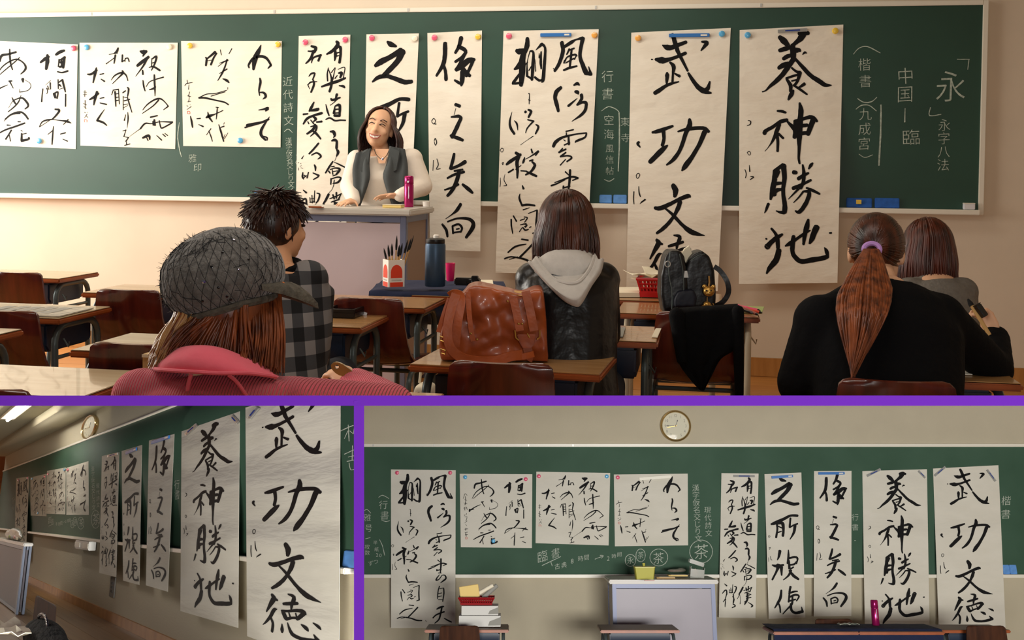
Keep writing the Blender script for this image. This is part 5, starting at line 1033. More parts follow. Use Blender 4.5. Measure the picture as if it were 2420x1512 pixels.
for t in (0, 0.25, 0.5, 0.75, 1.0):
    row = []
    for k in range(13):
        s = -1.0 + 2 * k / 12; az = math.pi / 2 - 0.25 + s * 0.95
        e = cap_pt(az, -0.36 - 0.1 * s); reach = 0.074 * max(0.0, math.cos(s * math.pi / 2)) ** 0.7 * t
        row.append(e + cf * reach + cu * (-0.064 * t * t * max(0.0, math.cos(s * math.pi / 2))) + cr_ * (0.006 * t * -s))
    G.append(row)
build(MB().sheet(G, -cu * 0.014), 'visor', 'cap_edge', root, ang=70)
net = MB(); rn = random.Random(5)
for k in range(46):
    az, el = rn.uniform(math.pi, 2 * math.pi + 0.9), rn.uniform(-0.5, 1.0); da, de = rn.uniform(-0.5, 0.5), rn.uniform(-0.5, 0.5)
    net.tube([cap_pt(az + da * i / 5 + 0.05 * math.sin(i * 2 + k), el + de * i / 5, 1.012) for i in range(6)], 0.0007, 4)
for k in range(24):
    for d_ in (-1, 1):
        net.tube([cap_pt(math.pi + k * 0.17 + d_ * (el_ + 0.6) * 0.35, el_, 1.011) for el_ in [-0.6 + 0.2 * i for i in range(9)]], 0.00055, 4)
n_ = build(net, 'netting', 'cap_net', root, recalc=False); n_['kind'] = 'stuff'
fz = MB()
for k in range(420):
    az, el = rn.uniform(math.pi * 0.8, 2 * math.pi + 0.8), rn.uniform(-0.6, 1.2); p0 = cap_pt(az, el); d_ = (p0 - cc).normalized()
    fz.tube([p0, p0 + d_ * rn.uniform(0.003, 0.010) + V((rn.uniform(-.006, .006), 0, rn.uniform(-.006, .006)))], [0.0008, 0.0003], 3)
fz = build(fz, 'wool_fuzz', 'cap_wool', root, recalc=False); fz['kind'] = 'stuff'
def facing(px, py):
    best = min(((cap_pt(a * 0.05, e * 0.05) for a in range(60, 150) for e in range(-12, 24))), key=lambda q: ((q - LP(px, py, 2.45)).cross(LP(px, py, 2.45) - (EYE - _o))).length)
    return best
for (px, py, mm, rr) in ((485, 664, 'sequin', 0.0045), (497, 581, 'sequin', 0.0035), (554, 567, 'sequin', 0.003), (566, 634, 'sequin', 0.003), (470, 600, 'sequin_dark', 0.003), (502, 630, 'sequin_dark', 0.003), (523, 650, 'sequin_dark', 0.003), (518, 679, 'sequin_dark', 0.003), (536, 700, 'sequin_dark', 0.003), (448, 673, 'sequin_dark', 0.003), (584, 585, 'sequin_dark', 0.003), (587, 615, 'sequin_dark', 0.003), (525, 598, 'sequin_dark', 0.003), (548, 706, 'sequin_dark', 0.003), (480, 711, 'sequin_dark', 0.003), (457, 597, 'sequin_dark', 0.003)):
    q = facing(px, py); n = (q - cc).normalized()
    build(MB().lathe(q + n * 0.001, [(rr, 0), (rr, 0.0008), (rr * 0.4, 0.0016)], 10, n), 'sequin', mm, root)
q = facing(657, 674); n = (q - cc).normalized()
build(MB().ell(q + n * 0.012, (0.0065, 0.005, 0.012), 12, 8), 'side_tab', 'tab_orange', root)

# 2. man in the plaid shirt
look = basis((0.55, 0.84, -0.02))
J = {'hip': Q(650, 960, 3.53), 'chest': Q(655, 725, 3.68), 'neck': Q(660, 622, 3.70), 'head': Q(657, 535, 3.75), 'shl': Q(577, 668, 3.60), 'shr': Q(727, 660, 3.70), 'ell': Q(560, 800, 3.63), 'wrl': Q(640, 850, 3.83), 'elr': Q(742, 815, 3.68), 'wrr': Q(745, 905, 3.90)}
J['hip'].z = 0.5
root, L, P, ac = person('person with spiky dark hair and grey plaid shirt seated beside the inkstone desk', J, 'skin_warm', look=look, hands=(('wrr', V((0, 1, -0.2)), V((0, 0, -1)), V((-1, 0, 0)), 0.5), ('wrl', V((0.3, 1, 0)), V((0, 0, -1)), V((1, 0, 0)), 0.5)))
ROOT['plaid'] = root
mb = MB(); torso_rings(mb, L['hip'], L['chest'], L['neck'], ac, (0.165, 0.175, 0.20), 0.016, top=False)
sleeve(mb, L, 'l', 0.068, 0.058, 0.046); sleeve(mb, L, 'r', 0.068, 0.058, 0.048)
blob(mb, 'plaid_shirt', 'cloth_plaid', root, voxel=0.009, smooth=7)
build(MB().tube(arc(L['neck'] + V((0, 0.0, -0.012)), 0.066, 0, 2 * math.pi, 20, (1, 0, 0), (0, 0.95, 0.25))[:-1], 0.016, 8, closed=True), 'collar', 'cloth_black', root)
rnd = random.Random(11); paths = []; hc = L['head']; r_, f_, u_ = look
for k in range(1500):
    a = rnd.uniform(-math.pi * 0.86, math.pi * 0.86) - math.pi / 2; e = math.asin(rnd.uniform(-0.62, 1)); 
    if math.sin(a) > 0.2 and e < 0.25: continue
    d = r_ * (math.cos(a) * math.cos(e)) + f_ * (math.sin(a) * math.cos(e)) + u_ * math.sin(e)
    p0 = hc + r_ * (math.cos(a) * math.cos(e) * 0.078) + f_ * (math.sin(a) * math.cos(e) * 0.098 - 0.01) + u_ * (math.sin(e) * 0.098 + 0.022)
    tang = (V((0, 0, -1)) - d * (-d.z)); tang = tang.normalized() if tang.length > 0.2 else r_
    ln = rnd.uniform(0.03, 0.055) * (0.8 if e < -0.2 else 1.0)
    lift = rnd.uniform(0.1, 0.42) * (1.2 if e > 0.3 else 0.4); swirl = V((rnd.uniform(-.45, .45) - 0.15, rnd.uniform(-.3, .3), rnd.uniform(-.2, .4)))
    paths.append([p0 - d * 0.006, p0 + (d * lift * 0.6 + tang * 0.5 + swirl * 0.3) * ln * 0.5, p0 + (d * lift * 0.8 + tang * 0.9 + swirl * 0.5) * ln])
mb = MB(); strands(mb, paths, 0.0052, 5, 0.25); mb.ell(hc + u_ * 0.018 - f_ * 0.022, (0.086, 0.096, 0.104), 18, 12, cols(*look))
build(mb, 'hair', 'hair_black', root, recalc=False, ang=80)

# 3. student with the grey hood over a black jacket
look = basis((-0.10, 1, -0.06))
J = {'hip': Q(1345, 900, 3.420), 'chest': Q(1345, 715, 3.540), 'neck': Q(1343, 618, 3.590), 'head': Q(1338, 536, 3.640), 'shl': Q(1262, 660, 3.560), 'shr': Q(1420, 660, 3.560), 'ell': Q(1245, 775, 3.590), 'wrl': Q(1275, 800, 3.840), 'elr': Q(1432, 790, 3.590), 'wrr': Q(1412, 810, 3.840)}
J['hip'].z = 0.5
root, L, P, ac = person('person with shoulder-length brown hair and pale hood over black jacket, seen from behind', J, look=look, hands=(('wrr', V((-0.2, 1, 0)), V((0, 0, -1)), V((-1, 0, 0)), 0.4), ('wrl', V((0.2, 1, 0)), V((0, 0, -1)), V((1, 0, 0)), 0.4)))
ROOT['hood'] = root; _o = V((J['hip'].x, J['hip'].y, 0))
mb = MB(); torso_rings(mb, L['hip'], L['chest'], L['neck'], ac, (0.15, 0.145, 0.165), 0.014, top=False)
sleeve(mb, L, 'l', 0.060, 0.05, 0.042); sleeve(mb, L, 'r', 0.060, 0.05, 0.042)
blob(mb, 'leather_jacket', 'leather_black', root, voxel=0.008, smooth=6)
blob(MB().ell(L['neck'] + V((0, 0.0, 0.012)), (0.088, 0.085, 0.05), 18, 10).ell(L['chest'].lerp(L['neck'], 0.72) + V((0, -0.055, 0.0)), (0.115, 0.075, 0.085), 18, 10), 'hood_base', 'cloth_hood', root, voxel=0.008, smooth=6)
# hood lying on the back: outer edge V-shaped, inner opening round
edge_o = [LP(1250, 618, 3.535), LP(1268, 640, 3.475), LP(1300, 675, 3.405), LP(1335, 708, 3.370), LP(1364, 722, 3.360), LP(1378, 714, 3.365), LP(1400, 675, 3.405), LP(1422, 642, 3.475), LP(1429, 612, 3.535)]
edge_i = [LP(1272, 606, 3.565), LP(1288, 630, 3.505), LP(1312, 655, 3.445), LP(1338, 664, 3.415), LP(1356, 666, 3.405), LP(1374, 660, 3.415), LP(1392, 640, 3.455), LP(1402, 620, 3.505), LP(1408, 602, 3.555)]
eo, ei = [V(q) for q in spline(edge_o, 4)], [V(q) for q in spline(edge_i, 4)]
G = [[a.lerp(b, t) + V((0, -0.03 - 0.030 * math.sin(t * math.pi), 0.004 * math.sin(t * 9))) for a, b in zip(eo, ei)] for t in [i / 8 for i in range(9)]]
build(MB().sheet(G, (0, 0.012, 0)), 'hood', 'cloth_hood', root, ang=80)
edge_t = [LP(1290, 596, 3.595), LP(1300, 606, 3.565), LP(1315, 612, 3.545), LP(1335, 614, 3.535), LP(1350, 614, 3.535), LP(1366, 612, 3.535), LP(1380, 608, 3.555), LP(1390, 600, 3.575), LP(1396, 592, 3.595)]
et = [V(q) for q in spline(edge_t, 4)]
G = [[a.lerp(b, t) + V((0, 0.012 * math.sin(t * math.pi), 0)) for a, b in zip(ei, et)] for t in [i / 6 for i in range(7)]]
build(MB().sheet(G, (0, 0.008, 0)), 'hood_lining', 'cloth_hood', root, ang=80)
build(MB().tube([q + V((0, -0.045, 0)) for q in ei], 0.006, 6), 'hood_hem', 'cloth_hood', root)
def se(dx, dy): return 0.022 * (1 if dx > 0 else 0.3) - 0.03 * (abs(dx) < 0.35) * (dx > -0.2)
hair_fall(root, 'hair', 'hair_dark', L['head'], *look, (0.089, 0.104, 0.104), LP(1330, 618, 3.555).z, 560, 0.80, 0.13, 4, se, r0=0.0048)

# 4. student with the ponytail
look = basis((0.12, 1, -0.42))
J = {'hip': Q(2100, 1010, 2.92), 'chest': Q(2095, 800, 3.10), 'neck': Q(2085, 672, 3.22), 'head': Q(2070, 596, 3.32), 'shl': Q(1945, 760, 3.12), 'shr': Q(2218, 752, 3.12), 'ell': Q(1893, 905, 3.12), 'wrl': Q(2010, 905, 3.4), 'elr': Q(2350, 874, 3.22), 'wrr': Q(2352, 800, 3.36)}
J['hip'].z = 0.5
root, L, P, ac = person('person with a long auburn ponytail and black knit top, raising a brush', J, look=look, hands=(('wrr', V((-0.35, 0.35, 1)), V((-0.7, -0.6, 0)), V((-0.5, 0.8, 0.2)), 1.15, 0.95), ('wrl', V((0.3, 1, -0.1)), V((0, 0, -1)), V((1, 0, 0)), 0.5)))
ROOT['pony'] = root; _o = V((J['hip'].x, J['hip'].y, 0))
mb = MB(); torso_rings(mb, L['hip'], L['chest'], L['neck'], ac, (0.19, 0.19, 0.20), 0.022, top=False)
sleeve(mb, L, 'l', 0.080, 0.070, 0.052); sleeve(mb, L, 'r', 0.072, 0.056, 0.044)
mb.capsule(L['chest'].lerp(L['neck'], 0.55), L['shl'], 0.075, 0.075); mb.capsule(L['chest'].lerp(L['neck'], 0.55), L['shr'], 0.075, 0.075)
blob(mb, 'knit_top', 'cloth_black', root, voxel=0.009, smooth=7)
rnd = random.Random(21); r_, f_, u_ = look; hc = L['head']; tie = LP(2059, 588, 3.19); paths = []
for k in range(520):
    a = rnd.uniform(-math.pi, 0) if rnd.random() < 0.75 else rnd.uniform(-math.pi * 1.25, math.pi * 0.25); e = rnd.uniform(-0.45, 1.5)
    d = r_ * (math.cos(a) * math.cos(e)) + f_ * (math.sin(a) * math.cos(e)) + u_ * math.sin(e)
    pts = []
    t0 = (tie - (hc - f_ * 0.012 + u_ * 0.02)).normalized()
    for i in range(7):
        t = i / 6; dd = d.lerp(t0, t * 0.97); dd = dd.normalized() if dd.length > 0.05 else t0
        pts.append(hc + u_ * 0.02 - f_ * 0.012 + r_ * (dd.dot(r_) * 0.081) + f_ * (dd.dot(f_) * 0.101) + u_ * (dd.dot(u_) * 0.094))
    paths.append(pts)
mb = MB(); strands(mb, paths, 0.0042, 5, 0.6); mb.ell(hc + u_ * 0.02 - f_ * 0.018, (0.079, 0.094, 0.091), 18, 12, cols(*look))
build(mb, 'hair', 'hair_dark', root, recalc=False, ang=80)
paths = []
for k in range(330):
    a = rnd.uniform(0, 2 * math.pi); q = math.sqrt(rnd.random()); ex = math.cos(a) * q; ey = math.sin(a) * q
    L_ = rnd.uniform(0.62, 1.0); pts = []
    for i in range(9):
        t = i / 8 * L_
        cx = 2059 + (2040 - 2059) * min(1, t / 0.45) + (2016 - 2040) * max(0, (t - 0.45) / 0.55); cy = 590 + 303 * t
        w = 17 + 44 * math.sin(min(1, t / 0.42) * math.pi / 2) if t < 0.45 else 61 * (1 - ((t - 0.45) / 0.57) ** 1.5)
        wv = 5 * math.sin(6 * t + a)
        p = LP(cx + ex * max(2, w) + wv * (t > 0.3), cy, 3.17 - 0.15 * min(1, t * 2.0) - 0.17 * t); p.y += ey * 0.034 * max(0.15, math.sin(min(1, t / 0.4) * 1.57) if t < 0.5 else 1 - (t - 0.5) * 1.6)
        pts.append(p)
    paths.append(pts)
mb = MB(); strands(mb, paths, 0.0044, 5, 0.3)
build(mb, 'ponytail', 'hair_auburn', root, recalc=False, ang=80)
mat('band_lilac', (186, 140, 206), 0.6)
build(MB().tube([tie + (r_ * math.cos(2 * math.pi * k / 18) * 0.022 + u_ * math.sin(2 * math.pi * k / 18) * 0.018) + V((0, -0.012, 0)) for k in range(18)], 0.0075, 8, closed=True), 'hair_band', 'band_lilac', root)

# 5. student in the grey sweater, far right
look = basis((-0.25, 1, -0.35))
J = {'hip': Q(2215, 880, 4.1), 'chest': Q(2215, 735, 4.22), 'neck': Q(2200, 652, 4.27), 'head': Q(2195, 588, 4.32), 'shl': Q(2152, 690, 4.22), 'shr': Q(2272, 690, 4.2), 'ell': Q(2150, 790, 4.3), 'wrl': Q(2180, 810, 4.5), 'elr': Q(2285, 785, 4.25), 'wrr': Q(2262, 800, 4.5)}
J['hip'].z = 0.5
root, L, P, ac = person('person with reddish bobbed hair and grey sweater bent over a desk, behind the ponytail', J, look=look, hands=(('wrr', V((-0.2, 1, 0)), V((0, 0, -1)), V((-1, 0, 0)), 0.4), ('wrl', V((0.2, 1, 0)), V((0, 0, -1)), V((1, 0, 0)), 0.4)))
ROOT['grey'] = root; _o = V((J['hip'].x, J['hip'].y, 0))
mb = MB(); torso_rings(mb, L['hip'], L['chest'], L['neck'], ac, (0.145, 0.135, 0.15), 0.018, top=False)
sleeve(mb, L, 'l', 0.060, 0.05, 0.04); sleeve(mb, L, 'r', 0.060, 0.052, 0.04); mb.ell(L['neck'] + V((0, -0.01, -0.01)), (0.075, 0.07, 0.035), 14, 8)
blob(mb, 'sweater', 'cloth_grey', root, voxel=0.009, smooth=6)
hair_fall(root, 'hair', 'hair_red', L['head'], *look, (0.088, 0.102, 0.105), LP(2200, 672, 4.3).z, 460, 0.84, 0.10, 8, (lambda dx, dy: 0.02 * dx), r0=0.0048)

# 6. the laughing teacher behind the lectern
TY = (FA.M @ V((0, -0.36, 0)) - EYE).dot(AHEAD)
TYp = aty(905, 300, 6.0); 
def TQ(px, py, y=-0.36): return FA.M @ FA.y(px, py, y)
f_ = V((0.10, -1, 0.16)); r_, f_, u_ = basis(f_, V((0.16, 0, 1)))
look = (r_, f_, u_)
J = {'hip': TQ(905, 560, -0.34), 'chest': TQ(905, 420, -0.36), 'neck': TQ(903, 352, -0.36), 'head': TQ(897, 303, -0.40), 'shl': TQ(972, 376, -0.36), 'shr': TQ(846, 378, -0.36), 'elr': TQ(826, 440, -0.40), 'wrr': TQ(836, 474, -0.60), 'ell': TQ(998, 440, -0.38), 'wrl': TQ(945, 462, -0.55)}
J['hip'].z = 0.93
for s, dx in (('l', 0.09), ('r', -0.09)): J['kn' + s] = V((J['hip'].x + dx, J['hip'].y, 0.49)); J['an' + s] = V((J['hip'].x + dx, J['hip'].y + 0.03, 0.09))
root, L, P, ac = person('laughing person in dark open vest over white blouse, standing behind the lectern', J, look=look, face='none', hs=1.06,
   hands=(('wrr', V((-0.35, -1, -0.12)), V((0, 0, -1)), V((1, -0.2, 0)), 0.18), ('wrl', V((-1, -0.15, -0.05)), V((0, -0.2, -1)), V((0, -1, 0.3)), 0.22)))
ROOT['teacher'] = root; _o = V((J['hip'].x, J['hip'].y, 0))
ac = -ac if ac.x < 0 else ac
mb = MB(); torso_rings(mb, L['hip'], L['chest'], L['neck'], ac, (0.165, 0.16, 0.165), 0.012, top=False)
sleeve(mb, L, 'l', 0.068, 0.064, 0.040); sleeve(mb, L, 'r', 0.066, 0.060, 0.040)
blob(mb, 'blouse', 'cloth_white', root, voxel=0.008, smooth=6)
def TL_(px, py, y): return TQ(px, py, y) - _o
for nm, oe, ie in (('vest_panel', [(842, 362), (834, 400), (836, 440), (840, 488)], [(876, 350), (872, 385), (872, 425), (850, 488)]), ('vest_panel', [(957, 352), (964, 395), (962, 440), (960, 486)], [(920, 345), (914, 385), (905, 420), (926, 486)])):
    a = [V(q) for q in spline([TL_(x, y, -0.46 - 0.02 * i) for i, (x, y) in enumerate(oe)], 5)]; b = [V(q) for q in spline([TL_(x, y, -0.49 - 0.02 * i) for i, (x, y) in enumerate(ie)], 5)]
    G = [[p.lerp(q, t) + V((0, -0.014 * math.sin(t * 9 + 0.6) - 0.012 * math.sin(t * math.pi), 0)) for p, q in zip(a, b)] for t in [i / 10 for i in range(11)]]
    build(MB().sheet(G, (0, 0.01, 0)), nm, 'cloth_vest', root, ang=80)
for P0 in ([(876, 350), (872, 380), (871, 405), (862, 418), (850, 400), (856, 362)], [(922, 346), (915, 380), (904, 414), (914, 418), (938, 402), (946, 356)]):
    build(MB().prism([TL_(x, y, -0.515) for x, y in P0], (0, 0.012, 0)), 'vest_lapel', 'cloth_vest', root, bevel=0.004)
mb = MB(); torso_rings(mb, L['hip'], L['chest'], L['neck'], ac, (0.16, 0.165, 0.168), 0.020, top=False)
bm = MB(); keep = []
vb = blob(mb, 'vest_back', 'cloth_vest', root, voxel=0.012, smooth=5)
b2 = bmesh.new(); b2.from_mesh(vb.data); bmesh.ops.delete(b2, geom=[v for v in b2.verts if v.co.y < L['chest'].y - 0.055 or v.co.z > L['neck'].z + 0.01], context='VERTS'); b2.to_mesh(vb.data); b2.free()
build(MB().tube(spline([TL_(884, 352, -0.47), TL_(890, 366, -0.50), TL_(903, 376, -0.515), TL_(914, 366, -0.50), TL_(920, 352, -0.47)], 4), 0.0022, 5), 'necklace', 'clock_ink', root)
build(MB().ell(TL_(904, 376, -0.52), (0.008, 0.005, 0.009), 10, 6), 'pendant', 'sequin', root)
build(MB().prism([TL_(887, 352, -0.478), TL_(919, 352, -0.478), TL_(910, 386, -0.505), TL_(895, 386, -0.505)], (0, 0.004, 0)), 'neckline_skin', 'skin', root)
# face: closed laughing eyes, brows, open smile
def fc(pts, rad, nm, m_): build(MB().tube(spline([P(*q) for q in pts], 4), rad, 6), nm, m_, root)
for s in (-1, 1):
    fc([(s * 0.014, 0.083, 0.006), (s * 0.030, 0.085, 0.013), (s * 0.047, 0.073, 0.006)], 0.0030, 'eye', 'eye_dark')
    fc([(s * 0.014, 0.084, 0.030), (s * 0.032, 0.084, 0.037), (s * 0.052, 0.070, 0.030)], 0.0032, 'eyebrow', 'hair_teacher')
lip = [P(-0.032, 0.082, -0.052), P(-0.016, 0.094, -0.058), P(0, 0.098, -0.060), P(0.016, 0.094, -0.058), P(0.032, 0.082, -0.052), P(0.02, 0.090, -0.072), P(0, 0.094, -0.078), P(-0.02, 0.090, -0.072)]
build(MB().prism(lip, f_ * 0.002), 'teeth', 'teeth', root, smooth=False); build(MB().tube(lip, 0.0038, 6, closed=True), 'mouth', 'lip', root)
hc = L['head']; rnd = random.Random(31); paths = []
zend = TL_(900, 352, -0.4).z
for k in range(560):
    s = -1 if rnd.random() < 0.5 else 1; a = rnd.uniform(-0.35, 1.0) * math.pi / 2; e0 = rnd.uniform(0.5, 1.4)
    dx, dy = s * math.cos(a), -math.sin(a); pts = []; j = rnd.uniform(0.98, 1.06)
    part = r_ * (0.02 + s * 0.008) + f_ * (0.03 * dy)
    for i in range(6):
        e = 1.45 + (0.0 - 1.45) * i / 5
        pts.append(hc + r_ * (dx * 0.090 * math.cos(e) * j) + f_ * (dy * 0.104 * math.cos(e) * j - 0.006 + 0.075 * math.sin(e) * max(0, -dy * -1) * 0) + u_ * (0.104 * math.sin(e) * j + 0.026))
    ze = zend + rnd.uniform(-0.02, 0.03) - 0.01; H = pts[-1].z - ze
    for i in range(1, 7):
        t = i / 6; out = (r_ * dx + f_ * dy)
        pts.append(pts[5] + V((0, 0, -H * t)) + out * (0.045 * math.sin(t * 2.2)))
    paths.append(pts)
mb = MB(); strands(mb, paths, 0.005, 5, 0.5); mb.ell(hc + u_ * 0.036 - f_ * 0.034, (0.084, 0.080, 0.092), 18, 12, cols(*look))
build(mb, 'hair', 'hair_teacher', root, recalc=False, ang=80)
build(MB().tube([L['wrl'] + V((0.012, 0.028 * math.cos(2 * math.pi * k / 16), 0.028 * math.sin(2 * math.pi * k / 16))) for k in range(16)], 0.005, 6, closed=True), 'wristwatch', 'sequin', root)
# ---------------------------------------------------------------- things on the desks, upper picture
mat('leather_tan', (176, 84, 33), 0.4, rgb2=(118, 48, 19), scale=7, detail=6, bump=0.5, bscale=11, spec=0.5, coat=0.2); mat('leather_tan_dark', (168, 80, 32), 0.42, var=0.2, scale=10, bump=0.3, bscale=20); mat('leather_inside', (214, 168, 104), 0.8)
mat('bag_black', (8, 9, 12), 0.4, bump=0.5, bscale=16, spec=0.5); mat('nylon_navy', (13, 17, 32), 0.55, bump=0.4, bscale=14); mat('gold_charm', (204, 160, 84), 0.32, metal=0.8); mat('tan_charm', (176, 130, 66), 0.5)
mat('red_plastic', (206, 22, 28), 0.35, spec=0.5); mat('cream_paper', (240, 230, 204), 0.85, bump=0.2, bscale=10); mat('carton_white', (244, 238, 228), 0.55); mat('carton_red', (232, 70, 40), 0.55); mat('carton_blue', (60, 84, 150), 0.55)
mat('bottle_blue', (62, 84, 108), 0.4, metal=0.4, var=0.1, scale=10); mat('pink_plastic', (236, 40, 110), 0.3, alpha=0.92); mat('navy_cloth', (24, 32, 62), 0.9, bump=0.4, bscale=12); mat('thermos_pink', (168, 26, 96), 0.22, metal=0.55, spec=0.6); mat('wood_handle', (150, 120, 56), 0.3, var=0.15, scale=30, coat=0.5)
mat('bamboo', (196, 152, 92), 0.45); mat('bristle', (24, 22, 22), 0.9); mat('lacquer_black', (12, 12, 13), 0.25, spec=0.6); mat('newsprint', (208, 200, 182), 0.9, rgb2=(150, 144, 132), scale=26, detail=8); mat('green_paper', (176, 190, 120), 0.85); mat('yellow_pad', (236, 206, 128), 0.7); mat('grey_paper', (150, 148, 140), 0.8); mat('kraft', (206, 172, 120), 0.85)

# brown leather bag
base = onz(1168, 856, DZ)
YB = (base - EYE).dot(AHEAD)
bag = thing('leather_bag', 'brown leather shoulder bag with straps and brass buckles, slumped on a desk', 'bag', WORLD, (base.x, base.y, DZ + 0.002))
_o = V((base.x, base.y, DZ + 0.002))
def BP(px, py, dep=0.0): return aty(px, py, YB + dep) - _o
out = [(1040, 856), (1036, 815), (1044, 765), (1068, 718), (1098, 690), (1106, 676), (1130, 674), (1180, 684), (1235, 697), (1262, 684), (1284, 682), (1290, 720), (1292, 780), (1298, 856)]
mb = MB()
for off, sc_ in ((0, 1), ):
    mb.prism([BP(x, y, 0.0) for x, y in out], AHEAD * 0.14)
bb = blob(mb, 'body', 'leather_tan', bag, voxel=0.006, smooth=24, fac=0.5)
for v in bb.data.vertices:
    n = noise.noise(v.co * 14) * 0.008 + noise.noise(v.co * 34 + V((3, 1, 2))) * 0.0035
    v.co += V((0, -n * 1.6, 0)); v.co.z = max(v.co.z, 0.002)
build(MB().prism([BP(1190, 686, 0.03), BP(1238, 693, 0.03), BP(1238, 700, 0.0), BP(1200, 694, 0.0)], AHEAD * 0.05), 'lining', 'leather_inside', bag)
def strap(name, pts, w, th=0.005, m_='leather_tan_dark', dep=-0.012, parent=None, n=5):
    """flat leather strip through picture points, lying dep in front of the bag"""
    P = [V(q) for q in spline([tuple(BP(p[0], p[1], p[2] if len(p) > 2 else dep)) for p in pts], n)]
    G = []
    for i, p in enumerate(P):
        t = (P[min(i + 1, len(P) - 1)] - P[max(i - 1, 0)]).normalized(); s = t.cross(AHEAD).normalized()
        G.append([p - s * w / 2, p, p + s * w / 2])
    return build(MB().sheet(G, AHEAD * th), name, m_, parent or bag, bevel=0.0, ang=60)
strap('shoulder_strap', [(1078, 694, -0.01), (1066, 730, -0.02), (1058, 775, -0.03), (1062, 815, -0.035), (1085, 842, -0.04), (1125, 853, -0.045), (1170, 853, -0.045), (1205, 843, -0.04), (1235, 838, -0.03)], 0.028)
strap('shoulder_strap', [(1062, 700, 0.02), (1075, 694, 0.0), (1090, 705, -0.012), (1082, 760, -0.02), (1076, 820, -0.02)], 0.026)
strap('side_strap', [(1106, 690), (1108, 730), (1112, 770), (1118, 806)], 0.015)
strap('buckle_strap', [(1213, 706), (1221, 740), (1229, 782)], 0.024); strap('buckle_strap', [(1242, 688), (1252, 730), (1262, 782)], 0.026)
build(MB().prism([BP(x, y, -0.026) for x, y in ((1222, 790), (1266, 790), (1264, 812), (1254, 824), (1236, 824), (1226, 806))], AHEAD * 0.006), 'buckle_tab', 'leather_tan', bag, bevel=0.002)
strap('buckle_strap', [(1246, 822), (1252, 842), (1260, 846)], 0.026); strap('bottom_strap', [(1205, 846, -0.03), (1240, 842, -0.03), (1262, 836, -0.02)], 0.018)
build(MB().tube([BP(x, y, -0.03) for x, y in ((1217, 780), (1219, 798), (1226, 804))] , 0.0022, 6), 'brass_ring', 'brass', bag); build(MB().tube([BP(x, y, -0.03) for x, y in ((1276, 780), (1276, 796), (1270, 802))], 0.0022, 6), 'brass_ring', 'brass', bag)
build(MB().tube([BP(1246, 788, -0.034), BP(1252, 798, -0.036)], 0.002, 6), 'buckle_pin', 'brass', bag)
for x, y in ((1113, 788), (1128, 802), (1200, 712), (1247, 811), (1234, 765), (1226, 765)):
    build(MB().lathe(BP(x, y, -0.022), [(0.0035, 0), (0.003, 0.002), (0.001, 0.003)], 10, -AHEAD), 'rivet', 'brass', bag)
for x, y in ((1046, 800), (1048, 830)): build(MB().tube([BP(x - 6, y - 6, -0.02), BP(x + 5, y - 2, -0.025), BP(x + 4, y + 7, -0.025), BP(x - 5, y + 4, -0.02)], 0.002, 6, closed=True), 'brass_ring', 'brass', bag)
strap('side_strap', [(1062, 705, 0.0), (1048, 745, -0.005), (1036, 785, -0.005)], 0.014)

# black backpack standing on the pen desk, with charms
base = onz(1632, 746, DZ); YB = (base - EYE).dot(AHEAD)
pack = thing('backpack', 'black leather backpack with papers inside, standing on a desk', 'backpack', WORLD, (base.x, base.y + 0.02, DZ + 0.002)); _o = V((base.x, base.y + 0.02, DZ + 0.002))
blob(MB().prism([BP(x, y) for x, y in ((1570, 744), (1562, 700), (1563, 650), (1573, 604), (1584, 592), (1608, 592), (1618, 604), (1624, 640), (1630, 744))], AHEAD * 0.13), 'side_compartment', 'bag_black', pack, voxel=0.007, smooth=14)
blob(MB().prism([BP(x, y, 0.012) for x, y in ((1612, 744), (1618, 640), (1628, 612), (1640, 598), (1660, 592), (1678, 606), (1690, 640), (1694, 700), (1690, 744))], AHEAD * 0.12), 'main_compartment', 'bag_black', pack, voxel=0.007, smooth=14)
blob(MB().prism([BP(x, y, -0.03) for x, y in ((1594, 728), (1594, 706), (1604, 688), (1640, 684), (1648, 700), (1646, 726))], AHEAD * 0.06), 'front_pocket', 'nylon_navy', pack, voxel=0.006, smooth=10)
for pts in ([(1584, 596), (1580, 640), (1588, 690), (1588, 730)], [(1606, 600), (1614, 640), (1616, 690)], [(1632, 616), (1650, 604), (1666, 600)]):
    build(MB().tube(spline([BP(x, y, -0.012) for x, y in pts], 4), 0.0022, 5), 'zipper', 'steel_green', pack)
build(MB().prism([BP(x, y, -0.015) for x, y in ((1618, 640), (1624, 640), (1627, 656), (1616, 656))], AHEAD * 0.003), 'zip_pull', 'trim_alu', pack)
strap('carry_strap', [(1688, 630, 0.0), (1702, 640, -0.01), (1718, 664, -0.02), (1722, 690, -0.02), (1710, 712, -0.015), (1690, 724, -0.005)], 0.020, m_='bag_black', parent=pack)
build(MB().tube([BP(1578 + 6 * math.cos(k), 624 + 7 * math.sin(k), -0.02) for k in [i * 2 * math.pi / 14 for i in range(14)]], 0.002, 6, closed=True), 'ring', 'trim_alu', pack)
o_ = thing('paper_roll', 'cream papers sticking out of the black backpack', 'paper', WORLD, _o + BP(1620, 612, 0.05))
_k = V(o_.matrix_world.translation) - _o
build(MB().prism([BP(x, y, 0.045) - _k for x, y in ((1607, 606), (1618, 588), (1630, 580), (1636, 600), (1624, 624))], AHEAD * 0.02), 'sheets', 'cream_paper', o_, bevel=0.002)
